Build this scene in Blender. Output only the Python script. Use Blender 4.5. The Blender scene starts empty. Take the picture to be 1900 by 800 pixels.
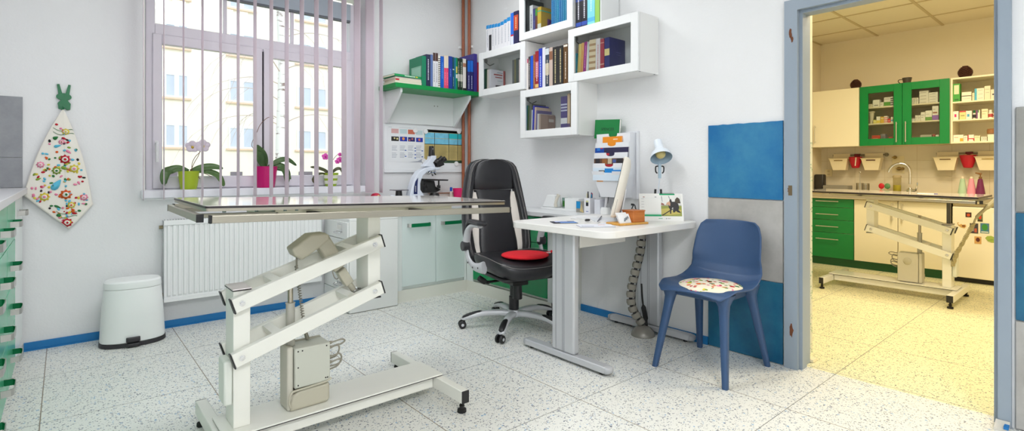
import bpy, bmesh, math, random
from mathutils import Vector, Matrix
random.seed(7)
SC = bpy.context.scene
COL = SC.collection
PI = math.pi
rad = math.radians

# ------------------------------------------------------------------ camera
CAM_H, FPX, HOR = 1.10, 973.0, 314.0
YAW = rad(49.5)
cam = bpy.data.cameras.new('camera')
cam.sensor_width = 36.0
cam.sensor_fit = 'HORIZONTAL'
cam.lens = FPX / 1900 * 36
cam.shift_y = -(400 - HOR) / 1900
cam.clip_start = 0.02
cam.clip_end = 300
camo = bpy.data.objects.new('camera', cam)
camo.location = (0, 0, CAM_H)
camo.rotation_euler = (PI / 2, 0, -(PI / 2 - YAW))
COL.objects.link(camo)
SC.camera = camo
SC.view_settings.view_transform = 'Standard'
SC.view_settings.look = 'None'
SC.view_settings.gamma = 1.0
SC.view_settings.use_curve_mapping = False
SC.view_settings.exposure = 0.0
try:
    SC.cycles.max_bounces = 8
    SC.cycles.diffuse_bounces = 5
    SC.cycles.glossy_bounces = 4
    SC.cycles.transparent_max_bounces = 16
    SC.cycles.sample_clamp_indirect = 6.0
    SC.cycles.caustics_reflective = False
    SC.cycles.caustics_refractive = False
    SC.cycles.use_denoising = True
except Exception:
    pass

# surveying helpers: where a sight line of the photograph meets a known plane of the room
_c, _s = math.cos(YAW), math.sin(YAW)


def _ray(x, y):
    u = (x - 950) / FPX
    return (_c + _s * u, _s - _c * u, -(y - HOR) / FPX)


def AX(px, py, X):
    d = _ray(px, py); t = X / d[0]
    return d[1] * t, CAM_H + d[2] * t


def AY(px, py, Y):
    d = _ray(px, py); t = Y / d[1]
    return d[0] * t, CAM_H + d[2] * t


def AZ(px, py, Z):
    d = _ray(px, py); t = (Z - CAM_H) / d[2]
    return d[0] * t, d[1] * t


# ------------------------------------------------------------------ materials
def lin(c):
    def f(v):
        v /= 255.0
        return v / 12.92 if v <= 0.04045 else ((v + 0.055) / 1.055) ** 2.4
    return (f(c[0]), f(c[1]), f(c[2]), 1.0)


_MATS = {}


def mat(name, rgb, rough=0.5, metal=0.0, bump=0.0, bscale=200.0, var=0.0, vscale=6.0, coat=0.0, spec=None, trans=0.0):
    if name in _MATS:
        return _MATS[name]
    m = bpy.data.materials.new(name)
    m.use_nodes = True
    nt = m.node_tree
    b = nt.nodes['Principled BSDF']
    col = lin(rgb)
    b.inputs['Base Color'].default_value = col
    b.inputs['Roughness'].default_value = rough
    b.inputs['Metallic'].default_value = metal
    if coat:
        b.inputs['Coat Weight'].default_value = coat
        b.inputs['Coat Roughness'].default_value = 0.08
    if spec is not None:
        b.inputs['Specular IOR Level'].default_value = spec
    if trans:
        b.inputs['Transmission Weight'].default_value = trans
    tc = nt.nodes.new('ShaderNodeTexCoord')
    if var:
        n = nt.nodes.new('ShaderNodeTexNoise')
        n.inputs['Scale'].default_value = vscale
        n.inputs['Detail'].default_value = 5
        nt.links.new(tc.outputs['Object'], n.inputs['Vector'])
        mx = nt.nodes.new('ShaderNodeMix'); mx.data_type = 'RGBA'
        mx.inputs['A'].default_value = tuple(v * (1 - var) for v in col[:3]) + (1,)
        mx.inputs['B'].default_value = tuple(min(1, v * (1 + var)) for v in col[:3]) + (1,)
        nt.links.new(n.outputs['Fac'], mx.inputs['Factor'])
        nt.links.new(mx.outputs['Result'], b.inputs['Base Color'])
    if bump:
        n2 = nt.nodes.new('ShaderNodeTexNoise')
        n2.inputs['Scale'].default_value = bscale
        n2.inputs['Detail'].default_value = 3
        nt.links.new(tc.outputs['Object'], n2.inputs['Vector'])
        bp = nt.nodes.new('ShaderNodeBump')
        bp.inputs['Strength'].default_value = bump
        bp.inputs['Distance'].default_value = 0.004
        nt.links.new(n2.outputs['Fac'], bp.inputs['Height'])
        nt.links.new(bp.outputs['Normal'], b.inputs['Normal'])
    _MATS[name] = m
    return m


def C(*rgb, rough=0.55):
    """plain paint, paper or plastic of one colour"""
    return mat('paint_%d_%d_%d_%d' % (rgb[0], rgb[1], rgb[2], int(rough * 100)), rgb, rough)


def glass_mat(name, tint, refl=0.06, rough=0.0):
    if name in _MATS:
        return _MATS[name]
    m = bpy.data.materials.new(name); m.use_nodes = True
    nt = m.node_tree; nt.nodes.clear()
    o = nt.nodes.new('ShaderNodeOutputMaterial')
    t = nt.nodes.new('ShaderNodeBsdfTransparent'); t.inputs[0].default_value = lin(tint)
    g = nt.nodes.new('ShaderNodeBsdfGlossy'); g.inputs['Roughness'].default_value = rough
    lw = nt.nodes.new('ShaderNodeLayerWeight'); lw.inputs['Blend'].default_value = .5
    pw = nt.nodes.new('ShaderNodeMath'); pw.operation = 'POWER'; pw.inputs[1].default_value = 5
    ma = nt.nodes.new('ShaderNodeMath'); ma.operation = 'MULTIPLY_ADD'; ma.inputs[1].default_value = .8; ma.inputs[2].default_value = refl * .4
    mx = nt.nodes.new('ShaderNodeMixShader')
    nt.links.new(lw.outputs['Facing'], pw.inputs[0]); nt.links.new(pw.outputs[0], ma.inputs[0])
    nt.links.new(ma.outputs[0], mx.inputs[0])
    nt.links.new(t.outputs[0], mx.inputs[1]); nt.links.new(g.outputs[0], mx.inputs[2])
    nt.links.new(mx.outputs[0], o.inputs[0])
    _MATS[name] = m
    return m


class NT:
    """tiny node graph writer"""
    def __init__(self, name):
        self.m = bpy.data.materials.new(name); self.m.use_nodes = True
        self.t = self.m.node_tree
        self.b = self.t.nodes['Principled BSDF']

    def n(self, kind, **kw):
        x = self.t.nodes.new(kind)
        for k, v in kw.items():
            setattr(x, k, v)
        return x

    def l(self, a, b):
        self.t.links.new(a, b)

    def math(self, op, a, b=None, c=None):
        x = self.n('ShaderNodeMath', operation=op)
        for i, v in enumerate((a, b, c)):
            if v is None:
                continue
            if isinstance(v, (int, float)):
                x.inputs[i].default_value = v
            else:
                self.l(v, x.inputs[i])
        return x.outputs[0]

    def mix(self, f, a, b):
        x = self.n('ShaderNodeMix', data_type='RGBA')
        for k, v in (('Factor', f), ('A', a), ('B', b)):
            if isinstance(v, (int, float)):
                x.inputs[k].default_value = v
            elif isinstance(v, tuple):
                x.inputs[k].default_value = v
            else:
                self.l(v, x.inputs[k])
        return x.outputs['Result']


def floor_material(name='terrazzo_tiles', base_c=(230, 231, 226), tint=None):
    g = NT(name)
    geo = g.n('ShaderNodeNewGeometry')
    sep = g.n('ShaderNodeSeparateXYZ'); g.l(geo.outputs['Position'], sep.inputs[0])
    warp = g.n('ShaderNodeTexNoise'); warp.inputs['Scale'].default_value = 55
    g.l(geo.outputs['Position'], warp.inputs['Vector'])
    add = g.n('ShaderNodeVectorMath', operation='MULTIPLY_ADD')
    g.l(warp.outputs['Color'], add.inputs[0]); add.inputs[1].default_value = (.012, .012, 0)
    g.l(geo.outputs['Position'], add.inputs[2])
    base = lin(base_c)
    col = base
    # three generations of stone chips: size, share of cells that hold one, colours
    for sc, share, thr, ca, cb in ((78, .30, .32, (126, 168, 204), (196, 202, 206)),
                                   (112, .36, .37, (78, 92, 118), (122, 124, 130)),
                                   (170, .30, .38, (176, 174, 166), (110, 120, 135))):
        v = g.n('ShaderNodeTexVoronoi'); v.inputs['Scale'].default_value = sc
        v.inputs['Randomness'].default_value = 1.0
        g.l(add.outputs[0], v.inputs['Vector'])
        sr = g.n('ShaderNodeSeparateColor'); g.l(v.outputs['Color'], sr.inputs[0])
        pick = g.math('LESS_THAN', sr.outputs[0], share)
        near = g.math('LESS_THAN', v.outputs['Distance'], g.math('MULTIPLY', g.math('ADD', sr.outputs[1], .35), thr))
        mask = g.math('MULTIPLY', pick, near)
        if tint: ca, cb = [tuple(int(v * t) for v, t in zip(q, tint)) for q in (ca, cb)]
        chip = g.mix(sr.outputs[2], lin(ca), lin(cb))
        col = g.mix(mask, col, chip)
    # joints
    def joint(axis, off, pitch, w):
        a = g.math('DIVIDE', g.math('SUBTRACT', sep.outputs[axis], off), pitch)
        fr = g.math('ABSOLUTE', g.math('SUBTRACT', g.math('FRACT', g.math('ADD', a, .5)), .5))
        return g.math('LESS_THAN', fr, w / pitch / 2)
    jx = joint(0, -.08, .6505, .0042)
    jy = joint(1, 3.722, .6775, .0034)
    col = g.mix(jy, col, lin((112, 112, 108)))
    col = g.mix(jx, col, lin((132, 118, 100)))
    stain = g.n('ShaderNodeTexNoise'); stain.inputs['Scale'].default_value = 1.6; stain.inputs['Detail'].default_value = 4
    g.l(geo.outputs['Position'], stain.inputs['Vector'])
    col = g.mix(g.math('MULTIPLY', stain.outputs['Fac'], .10), col, lin((196, 192, 180)))
    g.l(col, g.b.inputs['Base Color'])
    g.b.inputs['Roughness'].default_value = .38
    return g.m


def wall_material(name, rgb, amt=.25):
    g = NT(name)
    geo = g.n('ShaderNodeNewGeometry')
    n1 = g.n('ShaderNodeTexNoise'); n1.inputs['Scale'].default_value = 7; n1.inputs['Detail'].default_value = 6
    g.l(geo.outputs['Position'], n1.inputs['Vector'])
    n2 = g.n('ShaderNodeTexNoise'); n2.inputs['Scale'].default_value = 90; n2.inputs['Detail'].default_value = 3
    g.l(geo.outputs['Position'], n2.inputs['Vector'])
    h = g.math('ADD', n1.outputs['Fac'], g.math('MULTIPLY', n2.outputs['Fac'], .25))
    bp = g.n('ShaderNodeBump'); bp.inputs['Strength'].default_value = amt; bp.inputs['Distance'].default_value = .02
    g.l(h, bp.inputs['Height']); g.l(bp.outputs['Normal'], g.b.inputs['Normal'])
    c = lin(rgb)
    g.l(g.mix(n1.outputs['Fac'], tuple(v * .97 for v in c[:3]) + (1,), c), g.b.inputs['Base Color'])
    g.b.inputs['Roughness'].default_value = .72
    return g.m


def grid_tile_material(name, rgb, grout, axes, offs, pitch, w=.004, rough=.25, vein=(205, 200, 188)):
    g = NT(name)
    geo = g.n('ShaderNodeNewGeometry')
    sep = g.n('ShaderNodeSeparateXYZ'); g.l(geo.outputs['Position'], sep.inputs[0])
    n1 = g.n('ShaderNodeTexNoise'); n1.inputs['Scale'].default_value = 9; n1.inputs['Detail'].default_value = 8
    g.l(geo.outputs['Position'], n1.inputs['Vector'])
    col = g.mix(g.math('MULTIPLY', n1.outputs['Fac'], .5), lin(rgb), lin(vein))
    for ax, of, pt in zip(axes, offs, pitch):
        a = g.math('DIVIDE', g.math('SUBTRACT', sep.outputs[ax], of), pt)
        fr = g.math('ABSOLUTE', g.math('SUBTRACT', g.math('FRACT', g.math('ADD', a, .5)), .5))
        col = g.mix(g.math('LESS_THAN', fr, w / pt / 2), col, lin(grout))
    g.l(col, g.b.inputs['Base Color'])
    g.b.inputs['Roughness'].default_value = rough
    return g.m


def mottled_material(name, a, b, scale=3.5, rough=.5, streak=(1, 1, 1)):
    g = NT(name)
    tc = g.n('ShaderNodeTexCoord')
    mp = g.n('ShaderNodeMapping'); mp.inputs['Scale'].default_value = streak
    g.l(tc.outputs['Object'], mp.inputs['Vector'])
    n1 = g.n('ShaderNodeTexNoise'); n1.inputs['Scale'].default_value = scale; n1.inputs['Detail'].default_value = 9
    n1.inputs['Roughness'].default_value = .62
    g.l(mp.outputs[0], n1.inputs['Vector'])
    r = g.n('ShaderNodeValToRGB')
    r.color_ramp.elements[0].position = .34; r.color_ramp.elements[0].color = lin(a)
    r.color_ramp.elements[1].position = .68; r.color_ramp.elements[1].color = lin(b)
    g.l(n1.outputs['Fac'], r.inputs[0]); g.l(r.outputs[0], g.b.inputs['Base Color'])
    bp = g.n('ShaderNodeBump'); bp.inputs['Strength'].default_value = .15; bp.inputs['Distance'].default_value = .004
    g.l(n1.outputs['Fac'], bp.inputs['Height']); g.l(bp.outputs['Normal'], g.b.inputs['Normal'])
    g.b.inputs['Roughness'].default_value = rough
    return g.m


# ------------------------------------------------------------------ mesh writer
class B:
    def __init__(self):
        self.v, self.f, self.m = [], [], []

    def _add(self, vs, fs, m):
        o = len(self.v)
        self.v += [Vector(p) for p in vs]
        for f in fs:
            self.f.append([i + o for i in f]); self.m.append(m)

    def box(self, x0, x1, y0, y1, z0, z1, m=0, mx=None):
        vs = [(x, y, z) for z in (z0, z1) for y in (y0, y1) for x in (x0, x1)]
        if mx is not None:
            vs = [mx @ Vector(p) for p in vs]
        self._add(vs, [(0, 1, 3, 2), (4, 6, 7, 5), (0, 4, 5, 1), (2, 3, 7, 6), (0, 2, 6, 4), (1, 5, 7, 3)], m)
        return self

    def beam(self, p0, p1, w, h, m=0, up=(0, 0, 1)):
        """rectangular bar from p0 to p1, w across, h along up"""
        p0, p1 = Vector(p0), Vector(p1)
        d = (p1 - p0).normalized(); u = Vector(up)
        s = d.cross(u).normalized(); u = s.cross(d).normalized()
        vs = []
        for p in (p0, p1):
            for a, b in ((-1, -1), (1, -1), (1, 1), (-1, 1)):
                vs.append(p + s * (a * w / 2) + u * (b * h / 2))
        self._add(vs, [(3, 2, 1, 0), (4, 5, 6, 7), (0, 1, 5, 4), (1, 2, 6, 5), (2, 3, 7, 6), (3, 0, 4, 7)], m)
        return self

    def loft(self, rings, m=0, cap=True, closed=False):
        n = len(rings[0]); vs = [p for r in rings for p in r]; fs = []
        k = len(rings)
        for i in range(k if closed else k - 1):
            for j in range(n):
                a, b = i * n + j, i * n + (j + 1) % n
                i2 = (i + 1) % k
                fs.append((a, b, i2 * n + (j + 1) % n, i2 * n + j))
        if cap and not closed:
            fs.append(tuple(range(n))[::-1]); fs.append(tuple((k - 1) * n + j for j in range(n)))
        self._add(vs, fs, m)
        return self

    def tube(self, pts, r, n=8, m=0, cap=True, flat=1.0, closed=False):
        pts = [Vector(p) for p in pts]
        k = len(pts); rings = []
        prev = None
        for i, p in enumerate(pts):
            if closed:
                d = pts[(i + 1) % k] - pts[i - 1]
            else:
                d = pts[min(i + 1, k - 1)] - pts[max(i - 1, 0)]
            d = d.normalized()
            if prev is None:
                a = Vector((0, 0, 1)) if abs(d.z) < .9 else Vector((1, 0, 0))
                u = (a - d * a.dot(d)).normalized()
            else:
                u = (prev - d * prev.dot(d))
                u = u.normalized() if u.length > 1e-6 else prev
            prev = u; w = d.cross(u)
            rr = r[i] if isinstance(r, (list, tuple)) else r
            rings.append([p + u * (rr * math.cos(t)) + w * (rr * flat * math.sin(t)) for t in (2 * PI * j / n for j in range(n))])
        return self.loft(rings, m, cap, closed)

    def cyl(self, p0, p1, r0, r1=None, n=20, m=0):
        r1 = r0 if r1 is None else r1
        return self.tube([p0, p1], [r0, r1], n, m)

    def lathe(self, prof, cx=0, cy=0, n=28, m=0, sx=1.0, sy=1.0, cap=True):
        rings = [[(cx + r * sx * math.cos(2 * PI * j / n), cy + r * sy * math.sin(2 * PI * j / n), z) for j in range(n)] for r, z in prof]
        return self.loft(rings, m, cap)

    def lathe_axis(self, prof, p0, axis, n=24, m=0):
        """profile (r, t) revolved about the line p0 + t*axis"""
        a = Vector(axis).normalized(); p0 = Vector(p0)
        q = Vector((0, 0, 1)) if abs(a.z) < .9 else Vector((1, 0, 0))
        u = (q - a * q.dot(a)).normalized(); w = a.cross(u)
        return self.loft([[p0 + a * t + u * (r * math.cos(2 * PI * j / n)) + w * (r * math.sin(2 * PI * j / n)) for j in range(n)] for r, t in prof], m)

    def ball(self, c, r, n=14, m=0, sx=1, sy=1, sz=1):
        k = n // 2 + 1
        rings = []
        for i in range(k):
            t = -PI / 2 + PI * (i + .02) / (k - 1 + .04)
            rings.append([(c[0] + sx * r * math.cos(t) * math.cos(2 * PI * j / n), c[1] + sy * r * math.cos(t) * math.sin(2 * PI * j / n), c[2] + sz * r * math.sin(t)) for j in range(n)])
        return self.loft(rings, m)

    def poly(self, pts, m=0):
        self._add(pts, [tuple(range(len(pts)))], m); return self

    def prism(self, pts, vec, m=0):
        pts = [Vector(p) for p in pts]; v = Vector(vec); n = len(pts)
        return self.loft([pts, [p + v for p in pts]], m)

    def grid(self, fn, nu, nv, m=0):
        vs = [fn(i / nu, j / nv) for i in range(nu + 1) for j in range(nv + 1)]
        fs = [(i * (nv + 1) + j, (i + 1) * (nv + 1) + j, (i + 1) * (nv + 1) + j + 1, i * (nv + 1) + j + 1) for i in range(nu) for j in range(nv)]
        self._add(vs, fs, m); return self

    def xf(self, mx):
        self.v = [mx @ p for p in self.v]; return self


ORG = {}


def _top(o):
    while o.parent:
        o = o.parent
    return o


def part(name, b, mats, parent=None, bevel=0.0, segs=2, smooth=35, solid=0.0, subd=0, off=None, normals=True):
    """link the shapes in b as ONE mesh object"""
    if not isinstance(mats, (list, tuple)):
        mats = [mats]
    o_ = Vector((0, 0, 0))
    if parent is not None:
        o_ = ORG.get(_top(parent).name, Vector((0, 0, 0)))
    if off is not None:
        o_ = Vector(off)
    me = bpy.data.meshes.new(name)
    me.from_pydata([p - o_ for p in b.v], [], b.f)
    for mm in mats:
        me.materials.append(mm)
    me.polygons.foreach_set('material_index', b.m)
    if normals:
        bm = bmesh.new(); bm.from_mesh(me)
        bmesh.ops.recalc_face_normals(bm, faces=bm.faces)
        bm.to_mesh(me); bm.free()
    if smooth:
        me.polygons.foreach_set('use_smooth', [True] * len(me.polygons))
        me.set_sharp_from_angle(angle=rad(smooth))
    me.update()
    o = bpy.data.objects.new(name, me)
    COL.objects.link(o)
    if parent is not None:
        o.parent = parent
    if solid:
        s = o.modifiers.new('thickness', 'SOLIDIFY'); s.thickness = abs(solid); s.offset = -1 if solid > 0 else 1
    if subd:
        s = o.modifiers.new('rounding', 'SUBSURF'); s.levels = subd; s.render_levels = subd
    if bevel:
        s = o.modifiers.new('edges', 'BEVEL'); s.width = bevel; s.segments = segs; s.limit_method = 'ANGLE'; s.angle_limit = rad(40)
    return o


def tag(o, label, cat, group=None, kind=None):
    o['label'] = label; o['category'] = cat
    if group:
        o['group'] = group
    if kind:
        o['kind'] = kind
    return o


def thing(name, label, cat, loc=(0, 0, 0), rotz=0.0, group=None, local=False):
    """an Empty at the thing's base; its parts are drawn in room coordinates unless local"""
    o = bpy.data.objects.new(name, None); COL.objects.link(o)
    o.empty_display_size = .05
    o.location = loc; o.rotation_euler = (0, 0, rotz)
    ORG[o.name] = Vector((0, 0, 0)) if local else Vector(loc)
    return tag(o, label, cat, group)


def solo(name, b, mats, label, cat, group=None, kind=None, rotz=0.0, **kw):
    """a thing that is one mesh: its origin goes to the middle of its foot"""
    lo = Vector([min(p[i] for p in b.v) for i in range(3)]); hi = Vector([max(p[i] for p in b.v) for i in range(3)])
    org = Vector(((lo.x + hi.x) / 2, (lo.y + hi.y) / 2, lo.z))
    o = part(name, b, mats, None, off=org, **kw)
    o.location = org
    ORG[o.name] = org
    return tag(o, label, cat, group, kind)


def struct(name, b, mats, parent=None, **kw):
    o = part(name, b, mats, parent, **kw)
    if parent is None:
        o['kind'] = 'structure'
    return o


def dup(o, loc=None, rotz=None, label=None, parent=None):
    c = o.copy(); COL.objects.link(c)
    if parent is not None:
        c.parent = parent
    if loc is not None:
        c.location = loc
    if rotz is not None:
        c.rotation_euler = (0, 0, rotz)
    if label:
        c['label'] = label
    for ch in list(o.children):
        dup(ch, parent=c)
    return c


def bez(pts, n=10):
    """smooth curve through points (Catmull-Rom)"""
    P = [Vector(p) for p in pts]; P = [P[0] * 2 - P[1]] + P + [P[-1] * 2 - P[-2]]
    out = []
    for i in range(1, len(P) - 2):
        for k in range(n):
            t = k / n
            a, b, c, d = P[i - 1], P[i], P[i + 1], P[i + 2]
            out.append(.5 * ((2 * b) + (c - a) * t + (2 * a - 5 * b + 4 * c - d) * t * t + (3 * b - a - 3 * c + d) * t ** 3))
    out.append(P[-2])
    return out


def rrect(x0, x1, y0, y1, r, n=6):
    out = []
    for cx, cy, a0 in ((x1 - r, y1 - r, 0), (x0 + r, y1 - r, 90), (x0 + r, y0 + r, 180), (x1 - r, y0 + r, 270)):
        for k in range(n + 1):
            a = rad(a0 + 90 * k / n)
            out.append((cx + r * math.cos(a), cy + r * math.sin(a)))
    return out


def sup(a, b, p=2.6, n=32):
    out = []
    for k in range(n):
        t = 2 * PI * k / n; ct, st = math.cos(t), math.sin(t)
        out.append((a * math.copysign(abs(ct) ** (2 / p), ct), b * math.copysign(abs(st) ** (2 / p), st)))
    return out


# shared finishes
WHITE = mat('white_lacquer', (236, 238, 238), .30)
CREAMW = mat('cream_laminate', (238, 228, 196), .35)
STEEL_W = mat('white_enamelled_steel', (236, 236, 228), .28)
STAINLESS = mat('brushed_stainless', (172, 168, 158), .34, 1.0)
CHROME = mat('chrome', (215, 215, 215), .12, 1.0)
ALU = mat('satin_aluminium', (196, 199, 202), .38, .85)
BLACK = mat('black_plastic', (26, 26, 28), .45)
BEIGE = mat('warm_grey_plastic', (186, 182, 164), .45)
GREEN = mat('green_gloss_lacquer', (0, 132, 66), .22)
GREEND = mat('green_matt_lacquer', (8, 118, 58), .42)
BLUEVINYL = mat('blue_vinyl_skirting', (22, 118, 182), .4)
RUBBER = mat('black_rubber', (20, 20, 20), .7)
PAPER = mat('white_paper', (238, 237, 232), .8)
# ================================================================== THE SETTING
FLOOR = floor_material()
WALL = wall_material('white_plaster', (233, 234, 235))
WALLK = wall_material('kitchen_paint', (232, 222, 200), .12)
b = B(); b.box(-.95, 3.146, -2.45, 4.62, -.08, 0)
struct('floor', b, FLOOR)
b = B(); b.box(3.146, 7.4, -2.45, 4.62, -.08, 0)
struct('floor_kitchen', b, floor_material('yellow_terrazzo_tiles', (234, 229, 190), (.90, .92, .70)))
# window wall with its opening
WX0, WX1, WZ0, WZ1 = .412, 2.015, .925, 2.62
b = B()
b.box(-.95, WX0, 4.32, 4.62, 0, 2.9); b.box(WX1, 3.2, 4.32, 4.62, 0, 2.9)
b.box(WX0, WX1, 4.32, 4.62, 0, WZ0); b.box(WX0, WX1, 4.32, 4.62, WZ1, 2.9)
struct('wall_window', b, WALL)
# wall with the doorway
DY0, DY1, DZ = .325, 1.200, 2.000
b = B()
b.box(3.07, 3.2, DY1, 4.32, 0, 2.9); b.box(3.07, 3.2, -2.45, DY0, 0, 2.9); b.box(3.07, 3.2, DY0, DY1, DZ, 2.9)
struct('wall_right', b, [WALL])
b = B(); b.box(-.95, -.8, -2.3, 4.32, 0, 2.9); struct('wall_left', b, WALL)
b = B(); b.box(-.95, 3.07, -2.45, -2.3, 0, 2.9); struct('wall_back', b, WALL)
b = B(); b.box(-.95, 3.2, -2.45, 4.62, 2.9, 3.0); struct('ceiling', b, mat('ceiling_white', (240, 240, 240), .8))
# kitchen shell
b = B(); b.box(7.25, 7.4, -1.4, 2.65, 0, 2.9); struct('wall_kitchen_back', b, WALLK)
b = B(); b.box(3.2, 7.25, 2.5, 2.65, 0, 2.9); struct('wall_kitchen_left', b, WALLK)
b = B(); b.box(3.2, 7.4, -1.55, -1.4, 0, 2.9); struct('wall_kitchen_right', b, WALLK)
b = B(); b.box(3.2, 7.25, -1.4, 2.5, 2.665, 2.75)
for k in range(6):
    x = 6.725 - .65 * k
    b.box(x - .012, x + .012, -1.4, 2.5, 2.659, 2.665, 1)
for k in range(7):
    y = 2.49 - .6 * k
    b.box(3.2, 7.25, y - .012, y + .012, 2.6585, 2.665, 1)
struct('ceiling_kitchen', b, [mat('mineral_fibre_panel', (228, 218, 196), .9, bump=.3, bscale=300), mat('ceiling_grid', (196, 180, 146), .6)])

# door frame of painted steel, with rust spots and the strike plate
STEELBLUE = mat('grey_blue_frame_paint', (146, 159, 172), .42, var=.06, vscale=4)
RUST = mat('rust', (112, 66, 40), .8, var=.4, vscale=60)
b = B()
for y0, y1 in ((1.166, 1.234), (.315, .357)):
    b.box(3.044, 3.075, y0, y1, 0, 2.032)
b.box(3.0441, 3.0749, .357, 1.166, 1.972, 2.0319)
for y0, y1 in ((1.150, 1.1995), (.3255, .373)):
    b.box(3.0755, 3.135, y0, y1, 0, 1.99)
    yy = (1.166, 1.1995) if y0 > 1 else (.3255, .357)
    b.box(3.1355, 3.225, yy[0], yy[1], 0, 1.99)
b.box(3.0756, 3.1349, .373, 1.150, 1.955, 1.9895)
b.box(3.1356, 3.2249, .357, 1.166, 1.972, 1.9894)
def blotch(cx, cz, w, h, y=None, seed=1):
    r = random.Random(seed); pts = []
    for k in range(14):
        a = 2 * PI * k / 14; q = .6 + .5 * r.random()
        pts.append((3.0436, cx + w * q * math.cos(a), cz + h * q * math.sin(a)))
    b.prism(pts, (-.0006, 0, 0), 1)
blotch(1.196, .215, .012, .040, seed=3)
blotch(1.201, 1.845, .009, .030, seed=5)
blotch(1.192, 1.815, .007, .020, seed=6)
blotch(1.205, .985, .012, .022, seed=8)
b.box(3.0425, 3.0439, 1.192, 1.212, .955, 1.01, 2)
struct('door_1', b, [STEELBLUE, RUST, mat('old_brass', (130, 112, 86), .45, .8)])
# uneven white filler line beside the frame
b = B()
prof = []
rr = random.Random(4)
for k in range(31):
    z = 2.0 * k / 30
    prof.append((3.066, 1.240 + .006 * rr.random(), z))
pl = [(3.066, 1.2345, 0)] + prof + [(3.066, 1.2345, 2.0)]
b.prism(pl, (.003, 0, 0)); struct('trim_1', b, mat('filler_white', (240, 238, 232), .8))
# guard strip on the kitchen side of the jamb
g = NT('speckled_strip')
geo = g.n('ShaderNodeNewGeometry')
vo = g.n('ShaderNodeTexVoronoi'); vo.inputs['Scale'].default_value = 75; g.l(geo.outputs['Position'], vo.inputs['Vector'])
sr = g.n('ShaderNodeSeparateColor'); g.l(vo.outputs['Color'], sr.inputs[0])
g.l(g.mix(g.math('MULTIPLY', g.math('LESS_THAN', sr.outputs[0], .3), g.math('LESS_THAN', vo.outputs['Distance'], .4)), lin((214, 212, 186)), lin((96, 148, 104))), g.b.inputs['Base Color'])
STRIP = g.m
b = B(); b.box(3.2255, 3.262, 1.168, 1.215, .05, 1.255, 0); b.box(3.2255, 3.262, 1.168, 1.215, 1.255, 2.0, 1)
b.box(3.2256, 3.285, 1.150, 1.215, .002, .018, 1)
struct('trim_2', b, [STRIP, CREAMW])

# skirtings
b = B(); b.box(-.185, 1.63, 4.308, 4.3195, 0, .05)
b.box(-.185, 1.63, 4.300, 4.308, 0, .008)
struct('baseboard_window', b, BLUEVINYL)
b = B(); b.box(3.0585, 3.0695, 1.7, 2.757, 0, .05); struct('baseboard_right', b, BLUEVINYL)

# glazed tiles set on the walls
TBLUE = mottled_material('blue_stone_tile', (18, 104, 160), (58, 132, 172), 5, .35)
TBLUE2 = mottled_material('deep_blue_stone_tile', (12, 84, 122), (38, 110, 140), 5, .35)
TGREY = mottled_material('grey_stone_tile', (158, 156, 152), (186, 184, 180), 4, .45)
rr = random.Random(9)
def jag(y0, y1, z, n=14, a=.004):
    return [(3.0585, y0 + (y1 - y0) * k / n, z + a * rr.random()) for k in range(n + 1)]
def walltile(name, y0, y1, z0, z1, m, jagged=False):
    b = B()
    top = jag(y1, y0, z1 - .004) if jagged else [(3.0585, y1, z1), (3.0585, y0, z1)]
    b.prism([(3.0585, y0, z0), (3.0585, y1, z0)] + top, (.011, 0, 0))
    struct(name, b, m, bevel=.0015, segs=1)
walltile('trim_3', 1.2475, 1.695, .004, .458, TBLUE2)
walltile('trim_4', 1.2475, 1.695, .463, .921, TGREY)
walltile('trim_5', 1.2475, 1.695, .926, 1.374, TBLUE, True)
walltile('trim_6', -.10, .303, .004, .458, TGREY)
walltile('trim_7', -.10, .303, .463, .915, TBLUE2)
walltile('trim_8', -.10, .303, .920, 1.362, mottled_material('mid_grey_tile', (132, 132, 128), (158, 157, 152), 4, .45))
TG2 = mottled_material('slate_grey_tile', (128, 130, 136), (152, 154, 158), 6, .5)
b = B(); b.box(-.8, -.19, 4.309, 4.3195, .99, 1.168); struct('trim_9', b, TG2)
b = B(); b.box(-.8, -.19, 4.309, 4.3195, 1.172, 1.534); struct('trim_10', b, TG2)

# ------------------------------------------------------------------ the window
PVC = mat('white_window_profile', (228, 224, 232), .32)
PANE = glass_mat('window_glass', (250, 252, 252))
win = B()
Y0, Y1 = 4.44, 4.52
win.box(WX0 + .02, .487, Y0, Y1, .945, 2.55); win.box(1.915, WX1 - .01, Y0, Y1, .945, 2.55)
win.box(.487, 1.915, Y0, Y1, .945, .985); win.box(.487, 1.915, Y0, Y1, 2.43, 2.55)
win.box(.487, 1.915, Y0 - .004, Y1, 2.045, 2.128)      # transom
win.box(1.165, 1.2, Y0, Y1, .985, 2.045)
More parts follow.
